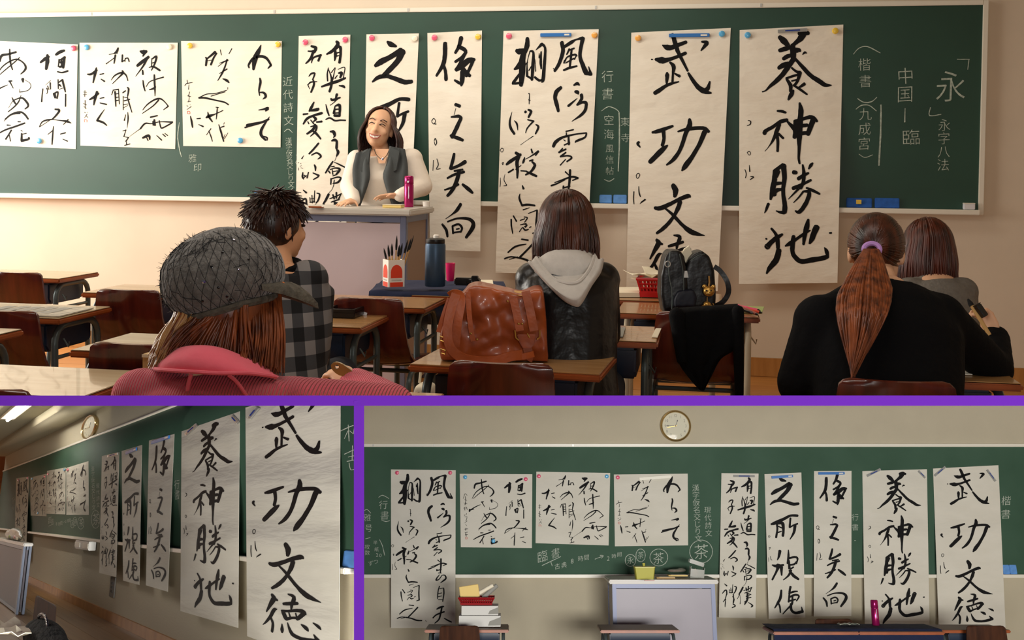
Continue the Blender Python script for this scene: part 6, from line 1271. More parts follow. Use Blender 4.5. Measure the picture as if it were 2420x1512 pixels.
def charm(lab, px, py, s, m_, kind):
    o = thing('bag_charm', lab, 'charm', WORLD, _o + BP(px, py, -0.03), 0, 'charms on the black backpack')
    if kind == 'bear':
        build(MB().ell((0, 0, 0), (0.020 * s, 0.017 * s, 0.019 * s), 16, 10), 'head', m_, o)
        for k in (-1, 1): build(MB().ell((k * 0.015 * s, 0, 0.016 * s), (0.008 * s, 0.006 * s, 0.008 * s), 10, 6), 'ear', m_, o); build(MB().ell((k * 0.008 * s, -0.015 * s, 0.004 * s), (0.003 * s, 0.003 * s, 0.003 * s), 8, 5), 'eye', 'eye_dark', o)
        build(MB().ell((0, -0.014 * s, -0.006 * s), (0.009 * s, 0.006 * s, 0.007 * s), 10, 6), 'muzzle', m_, o)
        build(MB().tube([(0, 0, 0.018 * s), (0.002, 0.004, 0.035), (0.0, 0.008, 0.06)], 0.0035, 6), 'cord', 'tan_charm', o)
    elif kind == 'body':
        build(MB().ell((0, 0, 0), (0.016, 0.014, 0.014), 14, 8), 'body', m_, o)
        for a, b in ((-0.016, -0.008), (0.014, -0.004), (-0.006, -0.016)): build(MB().capsule((a * 0.5, 0, b * 0.5), (a * 1.4, -0.004, b * 1.3), 0.006, 0.005, 8), 'limb', m_, o)
        build(MB().tube([(0, 0, 0.012), (0, 0.002, 0.03)], 0.002, 6), 'cord', 'tan_charm', o)
    else:
        build(MB().prism([(0.019 * math.cos(a), 0, 0.02 * math.sin(a)) for a in [math.pi * i / 10 for i in range(11)]] + [(-0.019, 0, -0.008), (0.019, 0, -0.008)], (0, 0.008, 0)), 'tag_body', m_, o, bevel=0.002)
        build(MB().lathe((0, 0, 0.003), [(0.006, 0), (0.005, 0.002)], 10, -AHEAD), 'badge', 'gold_charm', o); build(MB().tube([(0, 0.004, 0.018), (-0.008, 0.004, 0.035)], 0.002, 6), 'cord', 'tan_charm', o)
charm('golden bear head charm hanging from the black backpack', 1675, 688, 1.15, 'gold_charm', 'bear')
charm('small golden figure body charm below the golden bear head', 1671, 720, 1.0, 'gold_charm', 'body')
charm('tan rounded leather tag charm, lowest on the black backpack', 1689, 737, 1.0, 'tan_charm', 'tag')

# black jacket draped over the chair
cl = CH_PACK.matrix_world.translation; yj = cl.y - 0.225
jr = thing('black_jacket', 'black jacket draped over a chair back below the black backpack', 'jacket', WORLD, (cl.x, yj, 0.75))
_k = V((cl.x, yj, 0.75)); kk = lambda px, py, dy=0.0: EYE + ray(px, py) * ((yj + dy - EYE.y) / ray(px, py).y) - _k
L_ = [(1592, 738), (1588, 756), (1594, 800), (1604, 856), (1624, 888), (1646, 914), (1656, 923)]; R_ = [(1744, 728), (1752, 750), (1750, 790), (1736, 826), (1704, 848), (1684, 884), (1664, 923)]
a_, b_ = spline(L_, 4), spline(R_, 4)
G = []
for i, (p, q) in enumerate(zip(a_, b_)):
    row = []
    for j in range(15):
        t = j / 14; x, y = p[0] + (q[0] - p[0]) * t, p[1] + (q[1] - p[1]) * t
        row.append(kk(x, y, -0.012 - 0.016 * abs(math.sin(t * 8 + i * 0.12)) * min(1, i / 6)))
    G.append(row)
top = [[g + V((0, 0.05, 0.0)) for g in G[0]], [g + V((0, 0.025, 0.012)) for g in G[0]]]
build(MB().sheet(top + G, (0, 0.012, 0)), 'jacket_body', 'cloth_black', jr, ang=80)
build(MB().capsule(kk(1600, 745, -0.02), kk(1612, 850, -0.03), 0.03, 0.02), 'sleeve', 'cloth_black', jr); build(MB().capsule(kk(1744, 735, -0.02), kk(1747, 930, -0.02), 0.022, 0.016), 'sleeve', 'cloth_black', jr)

def flat(name, lab, cat, quad, z, m_, th=0.002, group=None, fr=None, part='sheet'):
    """thin thing lying on a level surface: picture corners projected on height z"""
    P = [(fr.z(x, y, z) if fr else onz(x, y, z)) for x, y in quad]; c = sum(P, V((0, 0, 0))) / len(P)
    o = thing(name, lab, cat, fr or WORLD, c, 0, group)
    build(MB().prism([p - c for p in P], (0, 0, th)), part, m_, o, smooth=False); return o, c
Zs = DZ + 0.001
n, c = flat('newspaper', 'open newspaper spread on a desk at the left edge', 'newspaper', ((20, 745), (140, 749), (222, 729), (60, 724)), Zs, 'newsprint', 0.004)
for k in range(5): build(MB().box((0.03 - 0.06 * k, 0.01, 0.0045), (0.045, 0.16, 0.001)), 'print_column', 'grey_paper', n)
flat('paper', 'white sheets left of the red basket', 'paper', ((1458, 702), (1512, 702), (1520, 688), (1462, 688)), Zs, 'cream_paper', 0.02)
flat('paper', 'grey card on the desk right of the hooded student', 'paper', ((1440, 796), (1472, 797), (1478, 776), (1442, 776)), Zs, 'grey_paper', 0.004)
flat('paper', 'pale sheet on the desk right of the hooded student', 'paper', ((1540, 797), (1554, 798), (1563, 777), (1550, 777)), Zs, 'cream_paper', 0.003)
n, c = flat('paper', 'practice sheet with black brush marks on the ponytailed student desk', 'paper', ((2218, 886), (2298, 886), (2270, 852), (2224, 850)), Zs, 'paper', 0.002)
for i, (x, y, dx, dy) in enumerate(((2232, 860, 26, 3), (2236, 868, 30, -4), (2250, 876, 24, 3), (2262, 866, 14, 4), (2230, 880, 30, 2))):
    a, b = onz(x, y, Zs) - c, onz(x + dx, y + dy, Zs) - c; d = (b - a).normalized(); s = V((-d.y, d.x, 0)) * 0.007
    build(MB().prism([a - s, b - s * 0.6, b + s * 0.6, a + s], (0, 0, 0.0028)), 'brush_mark', 'ink', n, smooth=False)
# red basket with papers
base = onz(1570, 704, DZ); r_ = thing('basket', 'red plastic basket of papers on a desk behind the black backpack', 'basket', WORLD, (base.x, base.y + 0.06, DZ + 0.001))
def basket(o, w, d, h, m_):
    build(MB().box((0, 0, 0.006), (w * 0.82, d * 0.82, 0.008)), 'base', m_, o, bevel=0.002)
    build(MB().tube([(sx * w / 2, sy * d / 2, h) for sx, sy in ((-1, -1), (1, -1), (1, 1), (-1, 1))], 0.008, 6, closed=True), 'rim', m_, o)
    g = MB()
    for sy in (-1, 1):
        for k in range(15): t = -1 + 2 * k / 14; g.box8([V((t * w * 0.41 - 0.0035, sy * d * 0.41, 0.006)), V((t * w * 0.41 + 0.0035, sy * d * 0.41, 0.006)), V((t * w * 0.41 - 0.0035, sy * d * 0.41 + 0.004, 0.006)), V((t * w * 0.41 + 0.0035, sy * d * 0.41 + 0.004, 0.006)), V((t * w * 0.5 - 0.0035, sy * d * 0.5, h)), V((t * w * 0.5 + 0.0035, sy * d * 0.5, h)), V((t * w * 0.5 - 0.0035, sy * d * 0.5 + 0.004, h)), V((t * w * 0.5 + 0.0035, sy * d * 0.5 + 0.004, h))])
    for sx in (-1, 1):
        for k in range(9): t = -1 + 2 * k / 8; g.box8([V((sx * w * 0.41, t * d * 0.41 - 0.0035, 0.006)), V((sx * w * 0.41 + 0.004, t * d * 0.41 - 0.0035, 0.006)), V((sx * w * 0.41, t * d * 0.41 + 0.0035, 0.006)), V((sx * w * 0.41 + 0.004, t * d * 0.41 + 0.0035, 0.006)), V((sx * w * 0.5, t * d * 0.5 - 0.0035, h)), V((sx * w * 0.5 + 0.004, t * d * 0.5 - 0.0035, h)), V((sx * w * 0.5, t * d * 0.5 + 0.0035, h)), V((sx * w * 0.5 + 0.004, t * d * 0.5 + 0.0035, h))])
    gg = build(g, 'lattice_bars', m_, o, smooth=False); gg['kind'] = 'stuff'
    for kz in (0.3, 0.52, 0.74): k_ = 0.41 + 0.09 * kz; build(MB().tube([(sx * w * k_, sy * d * k_, h * kz) for sx, sy in ((-1, -1), (1, -1), (1, 1), (-1, 1))], 0.0035, 4, closed=True), 'lattice_ring', m_, o)
    for s_ in (-1, 1):
        build(MB().prism([(-w * 0.44, s_ * d * 0.435, h * 0.02), (w * 0.44, s_ * d * 0.435, h * 0.02), (w * 0.455, s_ * d * 0.455, h * 0.3), (-w * 0.455, s_ * d * 0.455, h * 0.3)], (0, 0.003, 0)), 'solid_wall', m_, o, smooth=False)
basket(r_, 0.25, 0.17, 0.085, 'red_plastic')
for k, (dx, rz_, h_) in enumerate(((-0.05, 0.2, 0.0), (-0.01, -0.25, 0.012), (0.03, 0.1, 0.02))):
    q = thing('paper', ('lowest white paper heaped in the red basket', 'middle white paper heaped in the red basket', 'top white paper heaped in the red basket')[k], 'paper', WORLD, (base.x + dx - 0.02, base.y + 0.06, DZ + 0.09 + h_), 0, 'papers in the red basket')
    R = Matrix.Rotation(rz_, 3, 'Y') @ Matrix.Rotation(rz_ * 2, 3, 'Z')
    G = [[R @ V((-0.11 + 0.22 * i / 8, -0.07 + 0.14 * j / 5, 0.012 * math.sin(i * 0.9 + k * 2) * math.cos(j * 0.7))) for i in range(9)] for j in range(6)]
    build(MB().sheet(G, (0, 0, 0.002)), 'sheet', 'cream_paper', q)
# pens on green paper
flat('paper', 'pale green sheet under the pens right of the black backpack', 'paper', ((1696, 736), (1800, 742), (1806, 726), (1704, 722)), Zs, 'green_paper', 0.003)
for k, (x0, y0, x1, y1, mm, nm) in enumerate(((1738, 724, 1796, 738, 'carton_red', 'red'), (1742, 722, 1792, 733, 'pink_plastic', 'pink'), (1750, 724, 1788, 742, 'lip', 'dull pink'), (1734, 727, 1776, 739, 'lacquer_black', 'black'))):
    a, b = onz(x0, y0, DZ + 0.014 + 0.004 * k), onz(x1, y1, DZ + 0.012 + 0.004 * k); c = (a + b) / 2
    q = thing('pen', '%s pen lying on pale green paper right of the black backpack' % nm, 'pen', WORLD, c, 0, 'pens on green paper')
    build(MB().tube([a - c, b - c], 0.006, 8), 'barrel', mm, q); build(MB().tube([b - c, (b - c) * 1.18], [0.006, 0.0015], 8), 'tip', 'lacquer_black', q)
# inkstone case
P = onz(800, 752, DZ); q = thing('inkstone_case', 'flat black inkstone case on a desk right of the plaid man', 'inkstone', WORLD, (P.x, P.y + 0.08, DZ + 0.001))
build(MB().box((0, 0, 0.011), (0.125, 0.15, 0.022)), 'case_base', 'lacquer_black', q, bevel=0.003)
for a, b in (((0, -0.068, 0.027), (0.125, 0.014, 0.012)), ((0, 0.068, 0.027), (0.125, 0.014, 0.012)), ((-0.056, 0, 0.027), (0.013, 0.122, 0.012)), ((0.056, 0, 0.027), (0.013, 0.122, 0.012))): build(MB().box(a, b), 'rim', 'lacquer_black', q, bevel=0.002)
# navy cloth desk by the lectern
P = [onz(872, 694, DZ), onz(1204, 702, DZ), onz(1190, 670, DZ), onz(905, 666, DZ)]; c = sum(P, V((0, 0, 0))) / 4
q = thing('table_cloth', 'dark navy cloth spread on the front desk by the lectern', 'cloth', WORLD, (c.x, c.y, DZ + 0.001))
G = []
for i in range(9):
    row = []
    for j in range(25):
        u, v = j / 24, i / 8; p = P[0].lerp(P[1], u).lerp(P[3].lerp(P[2], u), v) - c
        row.append(V((p.x, p.y, 0.006 + 0.012 * max(0, noise.noise(V((u * 7, v * 3, 0)))))))
    G.append(row)
front = [[g + V((0, -0.012, -0.035 - 0.02 * math.sin(j * 0.8))) for j, g in enumerate(G[0])]]
build(MB().sheet(front + G, (0, 0, 0.004)), 'cloth', 'navy_cloth', q, ang=80)
ZC = DZ + 0.03
P = onz(930, 676, ZC); YC = (P - EYE).dot(AHEAD)
q = thing('brush_carton', 'white and red milk carton used as a brush pot by the lectern', 'carton', WORLD, (P.x, P.y, ZC)); R = Matrix.Rotation(0.62, 3, 'Z')
S = 0.078; H_ = 0.125
for k in range(4):
    Rk = R @ Matrix.Rotation(k * math.pi / 2, 3, 'Z')
    build(MB().box(Rk @ V((0, -S / 2, H_ / 2)), (S, 0.0015, H_), Rk), 'carton_side', 'carton_white', q, smooth=False)
    pts = [Rk @ V((0.028 * math.cos(a), -S / 2 - 0.0012, H_ * 0.55 + 0.034 * math.sin(a))) for a in [math.pi * i / 10 for i in range(11)]] + [Rk @ V((-0.028, -S / 2 - 0.0012, H_ * 0.33)), Rk @ V((0.028, -S / 2 - 0.0012, H_ * 0.33))]
    build(MB().prism(pts, Rk @ V((0, -0.0006, 0))), 'printed_arch', 'carton_red' if k != 1 else 'carton_blue', q, smooth=False)
    build(MB().box(Rk @ V((0, -S / 2 - 0.0012, H_ * 0.09)), (S * 0.8, 0.0012, H_ * 0.17), Rk), 'printed_band', 'carton_red', q, smooth=False)
    for t in (0.235, 0.265): build(MB().box(Rk @ V((0, -S / 2 - 0.0012, H_ * t)), (S * 0.62, 0.0012, H_ * 0.012), Rk), 'printed_line', 'grey_paper', q, smooth=False)
build(MB().box((0, 0, 0.002), (S, S, 0.003), R), 'carton_base', 'carton_white', q)
BR = ((907, 586, 0.0055), (917, 578, 0.006), (926, 575, 0.0065), (938, 556, 0.0055), (944, 578, 0.007), (951, 574, 0.006), (964, 566, 0.0055), (972, 562, 0.005), (978, 556, 0.004))
names = ('leftmost', 'second from left', 'third from left', 'tallest middle', 'thick middle', 'fourth from right', 'third from right', 'second from right', 'rightmost leaning')
for k, (px, py, rr) in enumerate(BR):
    tip = aty(px, py, YC + 0.01 * math.sin(k * 2)); b0 = V((P.x + (tip.x - P.x) * 0.25, P.y + 0.012 * math.cos(k * 1.7), ZC + 0.01)); d = tip - b0
    t_ = thing('brush', '%s calligraphy brush in the white and red carton' % names[k], 'brush', WORLD, b0, 0, 'brushes in the milk carton')
    build(MB().tube([(0, 0, 0), d * 0.72], rr * 0.62, 8), 'shaft', 'bamboo', t_); build(MB().tube([d * 0.70, d * 0.78, d * 0.9, d], [rr * 0.7, rr, rr * 0.8, 0.0006], 8), 'bristles', 'bristle', t_)
def standing(name, lab, cat, px, py, z, prof, m_, part='body', n=24, fr=None):
    p = fr.z(px, py, z) if fr else onz(px, py, z); o = thing(name, lab, cat, fr or WORLD, p)
    build(MB().lathe((0, 0, 0), prof, n), part, m_, o); return o
q = standing('bottle', 'tall blue metal bottle on the navy cloth', 'bottle', 1028, 676, ZC, [(0.045, 0), (0.048, 0.004), (0.048, 0.19), (0.045, 0.2), (0.04, 0.202)], 'bottle_blue')
build(MB().lathe((0, 0, 0.2), [(0.043, 0), (0.045, 0.004), (0.044, 0.02), (0.03, 0.026)], 20), 'cap', 'bag_black', q); build(MB().lathe((0.004, 0, 0.226), [(0.014, 0), (0.014, 0.012), (0.01, 0.015)], 14), 'spout', 'carton_white', q)
standing('cup', 'bright pink plastic cup beside the blue bottle', 'cup', 1064, 664, ZC, [(0.016, 0), (0.018, 0.003), (0.024, 0.088), (0.022, 0.088), (0.016, 0.006)], 'pink_plastic')
P = onz(1105, 674, ZC); q = thing('camera', 'black camera lying on the navy cloth', 'camera', WORLD, P); build(MB().box((0, 0, 0.018), (0.12, 0.05, 0.035)), 'camera_body', 'bag_black', q, bevel=0.006); build(MB().lathe((0.02, -0.025, 0.018), [(0.016, 0), (0.016, 0.02), (0.012, 0.022)], 16, V((0, -1, 0))), 'lens', 'lacquer_black', q); build(MB().box((0.035, 0, 0.04), (0.03, 0.03, 0.012)), 'flash_hump', 'bag_black', q, bevel=0.003)
flat('paper', 'small cream note right of the camera on the navy cloth', 'paper', ((1130, 674), (1166, 675), (1164, 664), (1130, 664)), ZC, 'cream_paper', 0.006)
# lectern things
def LZP(px, py): return FA.z(px, py, LZ + 0.001)
q = standing('thermos', 'slim magenta thermos flask standing on the lectern', 'thermos', 966, 489, LZ + 0.001, [(0.026, 0), (0.028, 0.004), (0.028, 0.128), (0.0268, 0.130), (0.0268, 0.133), (0.028, 0.135), (0.027, 0.176), (0.022, 0.182)], 'thermos_pink', 'flask', fr=FA)
build(MB().box((0.006, -0.0285, 0.085), (0.004, 0.001, 0.07)), 'printed_mark', 'eraser_base', q); build(MB().prism([(0.002 + 0.006 * math.cos(a), -0.0292, 0.148 + 0.006 * math.sin(a)) for a in [k * math.pi / 5 for k in range(10)]], (0, 0.0015, 0)), 'emblem', 'eraser_base', q)
P = LZP(930, 491); q = thing('notepad', 'yellow notepad stack on the lectern beside the thermos', 'notepad', FA, P); build(MB().box((0, 0, 0.009), (0.11, 0.075, 0.016)), 'pages', 'yellow_pad', q, bevel=0.002); build(MB().box((0, 0, 0.0185), (0.112, 0.077, 0.002)), 'cover', 'cream_paper', q)
P = LZP(748, 491); q = thing('wooden_tray', 'thin brown wooden tray at the left end of the lectern', 'tray', FA, P); build(MB().box((0, 0, 0.003), (0.075, 0.05, 0.005)), 'tray_base', 'desk_edge', q, bevel=0.002); build(MB().box((0, -0.024, 0.007), (0.075, 0.004, 0.006)), 'tray_lip', 'desk_edge', q)
P = LZP(1007, 488); q = thing('cup', 'small white cup behind the thermos on the lectern', 'cup', FA, P); build(MB().lathe((0, 0, 0), [(0.018, 0), (0.022, 0.03), (0.020, 0.03), (0.016, 0.004)], 18), 'cup_body', 'carton_white', q)
# what the seated people hold
o0 = aty(812, 874, 2.78); q = thing('brush_rest', 'oval wooden handle with a hole, held by the person in the pink jacket', 'handle', WORLD, o0)
ring_o = [(782, 862), (788, 857), (797, 856), (808, 860), (822, 869), (838, 882), (832, 892), (815, 890), (800, 886), (789, 878), (783, 870)]
hole = [aty(796 + 4.6 * math.cos(a), 867 + 4.6 * math.sin(a), 2.78) - o0 for a in [2 * math.pi * k / 22 for k in range(22)]]
ou = [V(p) for p in spline([tuple(aty(x, y, 2.78) - o0) for x, y in ring_o + ring_o[:1]], 2)][:22]
mb = MB(); rr_ = []
c0 = sum(hole, V((0, 0, 0))) / 22; ang = lambda p: math.atan2((p - c0).z, (p - c0).dot(RIGHT))
ou.sort(key=ang); hole.sort(key=ang)
mb.rings([ou, [p + AHEAD * 0.012 for p in ou], [p + AHEAD * 0.012 for p in hole], hole, ou], False, False)
build(mb, 'handle_plate', 'wood_handle', q, bevel=0.0015)
a, b = aty(2294, 718, 3.36), aty(2322, 764, 3.33); q = thing('brush', 'tan calligraphy brush held up by the ponytailed student', 'brush', WORLD, b); d = a - b
build(MB().tube([d * -0.6, d * 1.0], 0.006, 10), 'shaft', 'bamboo', q); build(MB().tube([d * 0.9, d * 1.02, d * 1.25], [0.0075, 0.008, 0.003], 10), 'bristles', 'bristle', q)
a, b = aty(2310, 722, 3.34), aty(2328, 748, 3.33); q = thing('ink_stick', 'black ink stick beside the raised brush', 'ink stick', WORLD, b); d = a - b; build(MB().tube([(0, 0, 0), d * 1.05], 0.013, 4), 'stick_body', 'lacquer_black', q, bevel=0.002); build(MB().tube([d * 1.05, d * 1.12], 0.0125, 4), 'stick_end', 'bag_black', q)
P = onz(352, 890, DZ); q = thing('paper_bag', 'beige paper bag standing left of the pink jacket', 'bag', WORLD, (P.x, P.y + 0.02, DZ + 0.001)); build(MB().box((0, 0, 0.03), (0.045, 0.03, 0.06)), 'bag_body', 'kraft', q, bevel=0.002); build(MB().box((0, -0.016, 0.055), (0.046, 0.002, 0.008)), 'bag_fold', 'cream_paper', q)
P = aty(996, 905, 3.75); q = thing('carrier_bag', 'white carrier bag on the floor left of the leather bag desk', 'bag', WORLD, (P.x, P.y, 0.005))
blob(MB().prism([(-0.045, 0, 0), (0.045, 0, 0), (0.055, 0, 0.3), (0.03, 0, 0.5), (-0.03, 0, 0.5), (-0.055, 0, 0.3)], (0, 0.1, 0)), 'bag_body', 'cream_paper', q, voxel=0.012, smooth=8); build(MB().tube([(-0.02, 0.05, 0.5), (-0.012, 0.05, 0.57), (0.012, 0.05, 0.57), (0.02, 0.05, 0.5)], 0.005, 6), 'bag_loop', 'cream_paper', q)

# ---------------------------------------------------------------- lower right picture: lectern and desk things
LR = ', lower right picture'
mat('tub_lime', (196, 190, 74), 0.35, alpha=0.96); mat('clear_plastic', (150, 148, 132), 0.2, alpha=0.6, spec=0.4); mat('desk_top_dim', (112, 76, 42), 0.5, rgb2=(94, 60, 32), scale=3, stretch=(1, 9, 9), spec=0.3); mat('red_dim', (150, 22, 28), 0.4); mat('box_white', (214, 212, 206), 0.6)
p0, p1 = FC.z(1500, 1369, CZ), FC.z(1549, 1369, CZ); w = (p1.x - p0.x); q = thing('plastic_tub', 'lime yellow plastic tub with handle on the lectern' + LR, 'tub', FC, ((p0.x + p1.x) / 2, p0.y + 0.05, CZ + 0.001))
t_ = MB()
def rrect(hw, hd, z): return [V((hw * sx, hd * sy, z)) for sx, sy in ((-1, -.8), (-.9, -1), (.9, -1), (1, -.8), (1, .8), (.9, 1), (-.9, 1), (-1, .8))]
t_.rings([rrect(w * .43, .055, 0), rrect(w * .5, .065, .1), rrect(w * .52, .068, .1), rrect(w * .52, .068, .108), rrect(w * .48, .062, .106), rrect(w * .41, .052, .006)])
build(t_, 'tub_body', 'tub_lime', q); build(MB().tube([(0, 0.03, 0.06), (0.002, 0.03, 0.115), (0, 0.03, 0.135)], [0.008, 0.012, 0.014], 10), 'ladle_handle', 'tub_lime', q); build(MB().box((0, 0, 0.085), (w * .78, .09, .006)), 'water', 'clear_plastic', q)
P = FC.z(1533, 1372, CZ); q = thing('wooden_tray', 'dark wooden tray under the lime tub' + LR, 'tray', FC, (P.x, P.y - 0.02, CZ + 0.0005)); build(MB().box((0, -0.02, 0.003), (0.09, 0.03, 0.005)), 'tray_base', 'desk_edge', q, bevel=0.001); build(MB().box((0, -0.034, 0.006), (0.09, 0.003, 0.006)), 'tray_lip', 'desk_edge', q)
for k, (x0, x1, y0, mm, lab) in enumerate(((1552, 1596, 1368, 'kraft', 'tan folder beside the lime tub'), (1580, 1626, 1366, 'yellow_pad', 'pale yellow folder in the middle of the lectern'))):
    a, b = FC.z(x0, y0, CZ), FC.z(x1, y0, CZ); q = thing('folder', lab + LR, 'folder', FC, ((a.x + b.x) / 2, a.y + 0.06, CZ + 0.001 + 0.012 * k)); build(MB().box((0, 0, 0.008), (b.x - a.x, 0.12, 0.01)), 'folder_body', mm, q, bevel=0.002); build(MB().box((0.01, -0.005, 0.0145), (b.x - a.x - 0.03, 0.11, 0.002)), 'inner_sheet', 'cream_paper', q)
a, b = FC.z(1580, 1362, CZ), FC.z(1622, 1362, CZ); q = thing('plastic_bag', 'clear plastic bag of supplies lying on the lectern' + LR, 'bag', FC, ((a.x + b.x) / 2, a.y + 0.1, CZ + 0.028)); blob(MB().ell((0, 0, 0.018), ((b.x - a.x) / 2, 0.05, 0.018), 16, 8).ell((0.05, 0.01, 0.022), (0.05, 0.04, 0.02), 12, 8), 'bag_film', 'clear_plastic', q, voxel=0.008, smooth=4); build(MB().capsule((-0.05, 0, 0.015), (0.04, 0, 0.018), 0.008, 0.008), 'supplies', 'lip', q)
a, b = FC.z(1632, 1366, CZ), FC.z(1664, 1366, CZ); w = b.x - a.x; q = thing('tray_box', 'clear open tray box with yellow sponge on the lectern' + LR, 'box', FC, ((a.x + b.x) / 2, a.y + 0.06, CZ + 0.001)); R = Matrix.Rotation(0.12, 3, 'Y')
for sx in (-1, 1): build(MB().box(R @ V((sx * w / 2, 0, 0.05)), (0.004, 0.09, 0.09), R), 'tray_wall', 'clear_plastic', q)
build(MB().box(R @ V((0, -0.045, 0.04)), (w, 0.004, 0.07), R), 'tray_wall', 'clear_plastic', q); build(MB().box((0, 0, 0.004), (w, 0.09, 0.006)), 'tray_base', 'clear_plastic', q); build(MB().box((-0.01, 0, 0.05), (0.05, 0.05, 0.05), Matrix.Rotation(0.5, 3, 'Y')), 'sponge', 'magnet_orange', q, bevel=0.01); build(MB().box(V((0.005, 0, 0.13)), (w * 1.1, 0.09, 0.035), Matrix.Rotation(0.3, 3, 'Y')), 'tray_lid', 'clear_plastic', q, bevel=0.004)
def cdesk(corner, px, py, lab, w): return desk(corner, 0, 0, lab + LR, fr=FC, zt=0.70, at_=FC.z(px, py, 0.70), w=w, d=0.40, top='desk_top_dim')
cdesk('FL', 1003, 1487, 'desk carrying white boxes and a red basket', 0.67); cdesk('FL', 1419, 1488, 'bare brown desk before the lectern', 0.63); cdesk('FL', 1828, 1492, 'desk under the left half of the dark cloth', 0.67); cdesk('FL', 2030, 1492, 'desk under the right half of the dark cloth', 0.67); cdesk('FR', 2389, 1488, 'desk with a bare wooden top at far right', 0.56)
for px, py, lab in ((1086, 1478, 'dark chair before the desk with white boxes'), (1970, 1462, 'brown chair behind the dark cloth'), (2330, 1478, 'dark brown chair before the far right desk')):
    p = FC.z(px, py, 0.745); chair(0, 0, lab + LR, fr=FC, zt=0.745, loc=(p.x, p.y + 0.2, 0), w=1.0, ply='chair_ply_matte')
ZD = 0.702
def cbox(x0, x1, yb, yt, lab, dep):
    a, b = FC.z(x0, yb, ZD), FC.z(x1, yb, ZD); return a, b
a, b = FC.z(1084, 1482, ZD), FC.z(1183, 1482, ZD); wb = b.x - a.x; yb = a.y + 0.13
for k, (h0, h1, dw, lab) in enumerate(((0, 0.085, 0.0, 'lower white cardboard box under the red basket'), (0.087, 0.16, -0.04, 'upper white cardboard box under the red basket'))):
    q = thing('cardboard_box', lab + LR, 'box', FC, ((a.x + b.x) / 2, yb, ZD + 0.001 + h0), 0, 'white boxes on a desk, lower right picture'); hh = h1 - h0
    build(MB().box((0, 0, hh / 2), (wb + dw, 0.22, hh - 0.002)), 'box_body', 'box_white', q, bevel=0.002); build(MB().prism([(wb * 0.2, -0.111, 0.01), ((wb + dw) / 2 + 0.002, -0.111, 0.012), ((wb + dw) / 2 + 0.002, -0.111, hh - 0.01), (wb * 0.24, -0.111, hh * 0.5)], (0, -0.002, 0)), 'open_flap', 'grey_paper', q, smooth=False)
q = thing('basket', 'red plastic basket of card and paper on white boxes' + LR, 'basket', FC, ((a.x + b.x) / 2 - 0.03, yb, ZD + 0.163)); basket(q, 0.29, 0.19, 0.055, 'red_dim')
for k, (dx, dz, w_, h_, ry, mm, lab) in enumerate(((-0.06, 0.12, 0.16, 0.10, -0.15, 'yellow_pad', 'large cream card leaning in the red basket'), (0.06, 0.13, 0.17, 0.035, -0.5, 'cream_paper', 'long cream paper roll rising from the red basket'), (0.11, 0.12, 0.15, 0.04, -0.7, 'grey_paper', 'greyish paper roll at the right of the red basket'))):
    q = thing('paper', lab + LR, 'paper', FC, ((a.x + b.x) / 2 - 0.03 + dx, yb + 0.02 * k, ZD + 0.14 + dz)); R = Matrix.Rotation(ry, 3, 'Y')
    if k == 0: build(MB().box((0, 0, 0), (w_, 0.006, h_), R), 'card', mm, q, bevel=0.003)
    else: build(MB().tube([R @ V((-w_ / 2, 0, 0)), R @ V((w_ / 2, 0, 0))], [h_ * 0.5, h_ * 0.45], 10), 'roll', mm, q); build(MB().tube([R @ V((w_ / 2 - 0.002, 0, 0)), R @ V((w_ / 2 + 0.001, 0, 0))], h_ * 0.3, 10), 'roll_core', 'grey_paper', q)
a, b = FC.z(1828, 1490, ZD), FC.z(2226, 1490, ZD); q = thing('table_cloth', 'dark navy cloth over two desks' + LR, 'cloth', FC, ((a.x + b.x) / 2, a.y + 0.2, ZD)); w = b.x - a.x
G = [[V((-w / 2 + w * j / 30, yy, zz + 0.004 + 0.004 * noise.noise(V((j * 0.5, yy * 6, 0))))) for j in range(31)] for yy, zz in ((-0.225, -0.12), (-0.215, -0.03), (-0.2, 0.0), (-0.1, 0.002), (0, 0.002), (0.1, 0.002), (0.2, 0.002))]
build(MB().sheet(G, (0, 0, 0.004)), 'cloth', 'navy_cloth', q, ang=70)
q = standing('thermos', 'slim magenta thermos flask on the dark cloth' + LR, 'thermos', 2070, 1477, ZD + 0.01, [(0.028, 0), (0.030, 0.004), (0.030, 0.128), (0.0286, 0.130), (0.0286, 0.134), (0.030, 0.136), (0.029, 0.188), (0.024, 0.194)], 'thermos_pink', 'flask', fr=FC); build(MB().box((0.004, -0.0305, 0.09), (0.003, 0.001, 0.07)), 'printed_mark', 'eraser_base', q)
P = FC.z(2005, 1479, ZD + 0.01); q = thing('tissue', 'crumpled patterned tissue on the dark cloth' + LR, 'tissue', FC, P); mb = MB()
G = [[V((-0.08 + 0.16 * i / 10, -0.04 + 0.08 * j / 6, 0.012 + 0.03 * abs(noise.noise(V((i * 0.6, j * 0.8, 4)))) * (1 - abs(i - 5) / 7))) for i in range(11)] for j in range(7)]
build(MB().sheet(G, (0, 0, 0.003)), 'tissue_sheet', mat('tissue', (220, 206, 190), 0.9, rgb2=(150, 170, 150), scale=30), q)
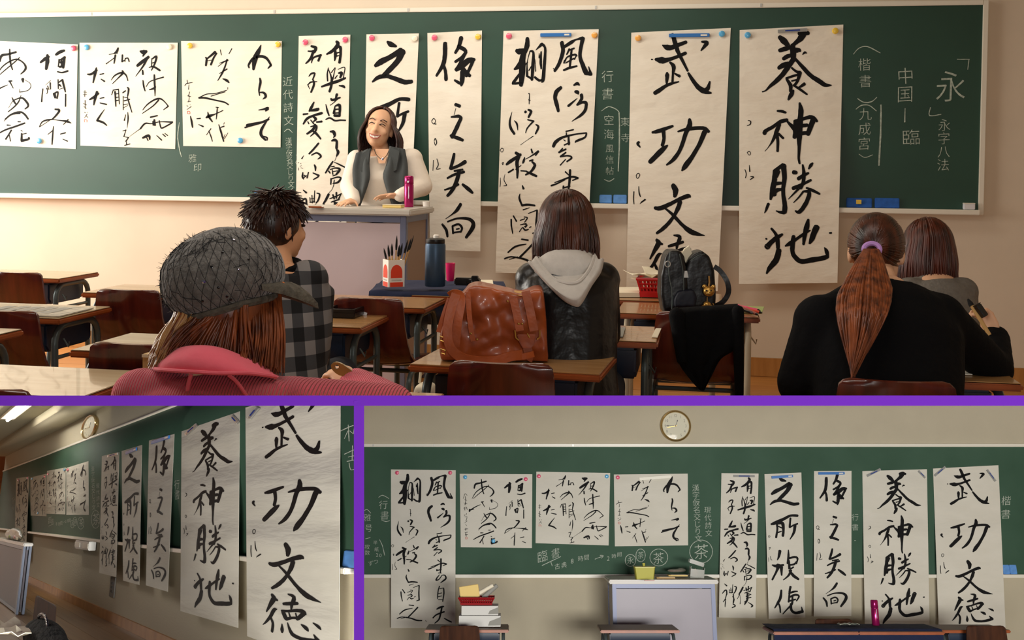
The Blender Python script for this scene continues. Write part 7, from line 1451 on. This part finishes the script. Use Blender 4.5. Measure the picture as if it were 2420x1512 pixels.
# ---------------------------------------------------------------- lower left picture: lectern load, chair and bags
LL = ', lower left picture'
mat('film_bag', (150, 146, 124), 0.35, rgb2=(84, 82, 60), scale=18, alpha=0.9, spec=0.6)
P = FB.z(45, 1278, BZ); q = thing('plastic_bag', 'bulging clear bag of supplies on the dark framed lectern' + LL, 'bag', FB, (P.x - 0.12, -0.745, BZ + 0.002)); blob(MB().ell((0, 0, 0.075), (0.2, 0.04, 0.075), 18, 10).ell((0.1, -0.0, 0.05), (0.14, 0.036, 0.05), 14, 8).ell((-0.16, 0, 0.06), (0.14, 0.04, 0.06), 14, 8), 'bag_film', 'film_bag', q, voxel=0.012, smooth=3)
for k in range(5): build(MB().ell((-0.15 + 0.08 * k, -0.03, 0.03 + 0.012 * (k % 2)), (0.03, 0.012, 0.02), 10, 6), 'supplies', ('cream_paper', 'green_paper', 'grey_paper', 'lip', 'cream_paper')[k], q)
P = FB.y(112, 1417, -0.98); q = chair(0, 0, 'dark brown wooden chair in front of the lectern' + LL, fr=FB, zt=P.z - 0.14, loc=(P.x, -0.95, 0.14), w=1.1, ply='chair_ply_matte'); q.matrix_world = q.matrix_world @ Matrix.Diagonal((1, 0.22, 1, 1))
P = FB.y(30, 1490, -1.5); q = thing('paper', 'crumpled pale paper at the bottom left corner' + LL, 'paper', FB, (P.x - 0.1, -1.5, P.z - 0.05)); G = [[V((-0.09 + 0.18 * i / 8, -0.1 + 0.2 * j / 6, 0.03 + 0.05 * noise.noise(V((i * 0.5, j * 0.6, 9))))) for i in range(9)] for j in range(7)]; build(MB().sheet(G, (0, 0, 0.004)), 'sheet', 'cream_paper', q)
P = FB.y(108, 1482, -1.3); q = thing('black_bag', 'black bag at the bottom edge below the chair' + LL, 'bag', FB, (P.x, -1.3, P.z - 0.12)); blob(MB().ell((0, 0, 0.06), (0.16, 0.1, 0.1), 16, 10).ell((0.1, 0, 0.04), (0.12, 0.09, 0.08), 14, 8), 'bag_body', 'bag_black', q, voxel=0.012, smooth=4).data.materials[0] = MATS['cloth_black']; build(MB().tube(arc((0, -0.02, 0.13), 0.06, 0, math.pi, 10), 0.008, 6), 'bag_handle', 'bag_black', q)
clip_room_b()
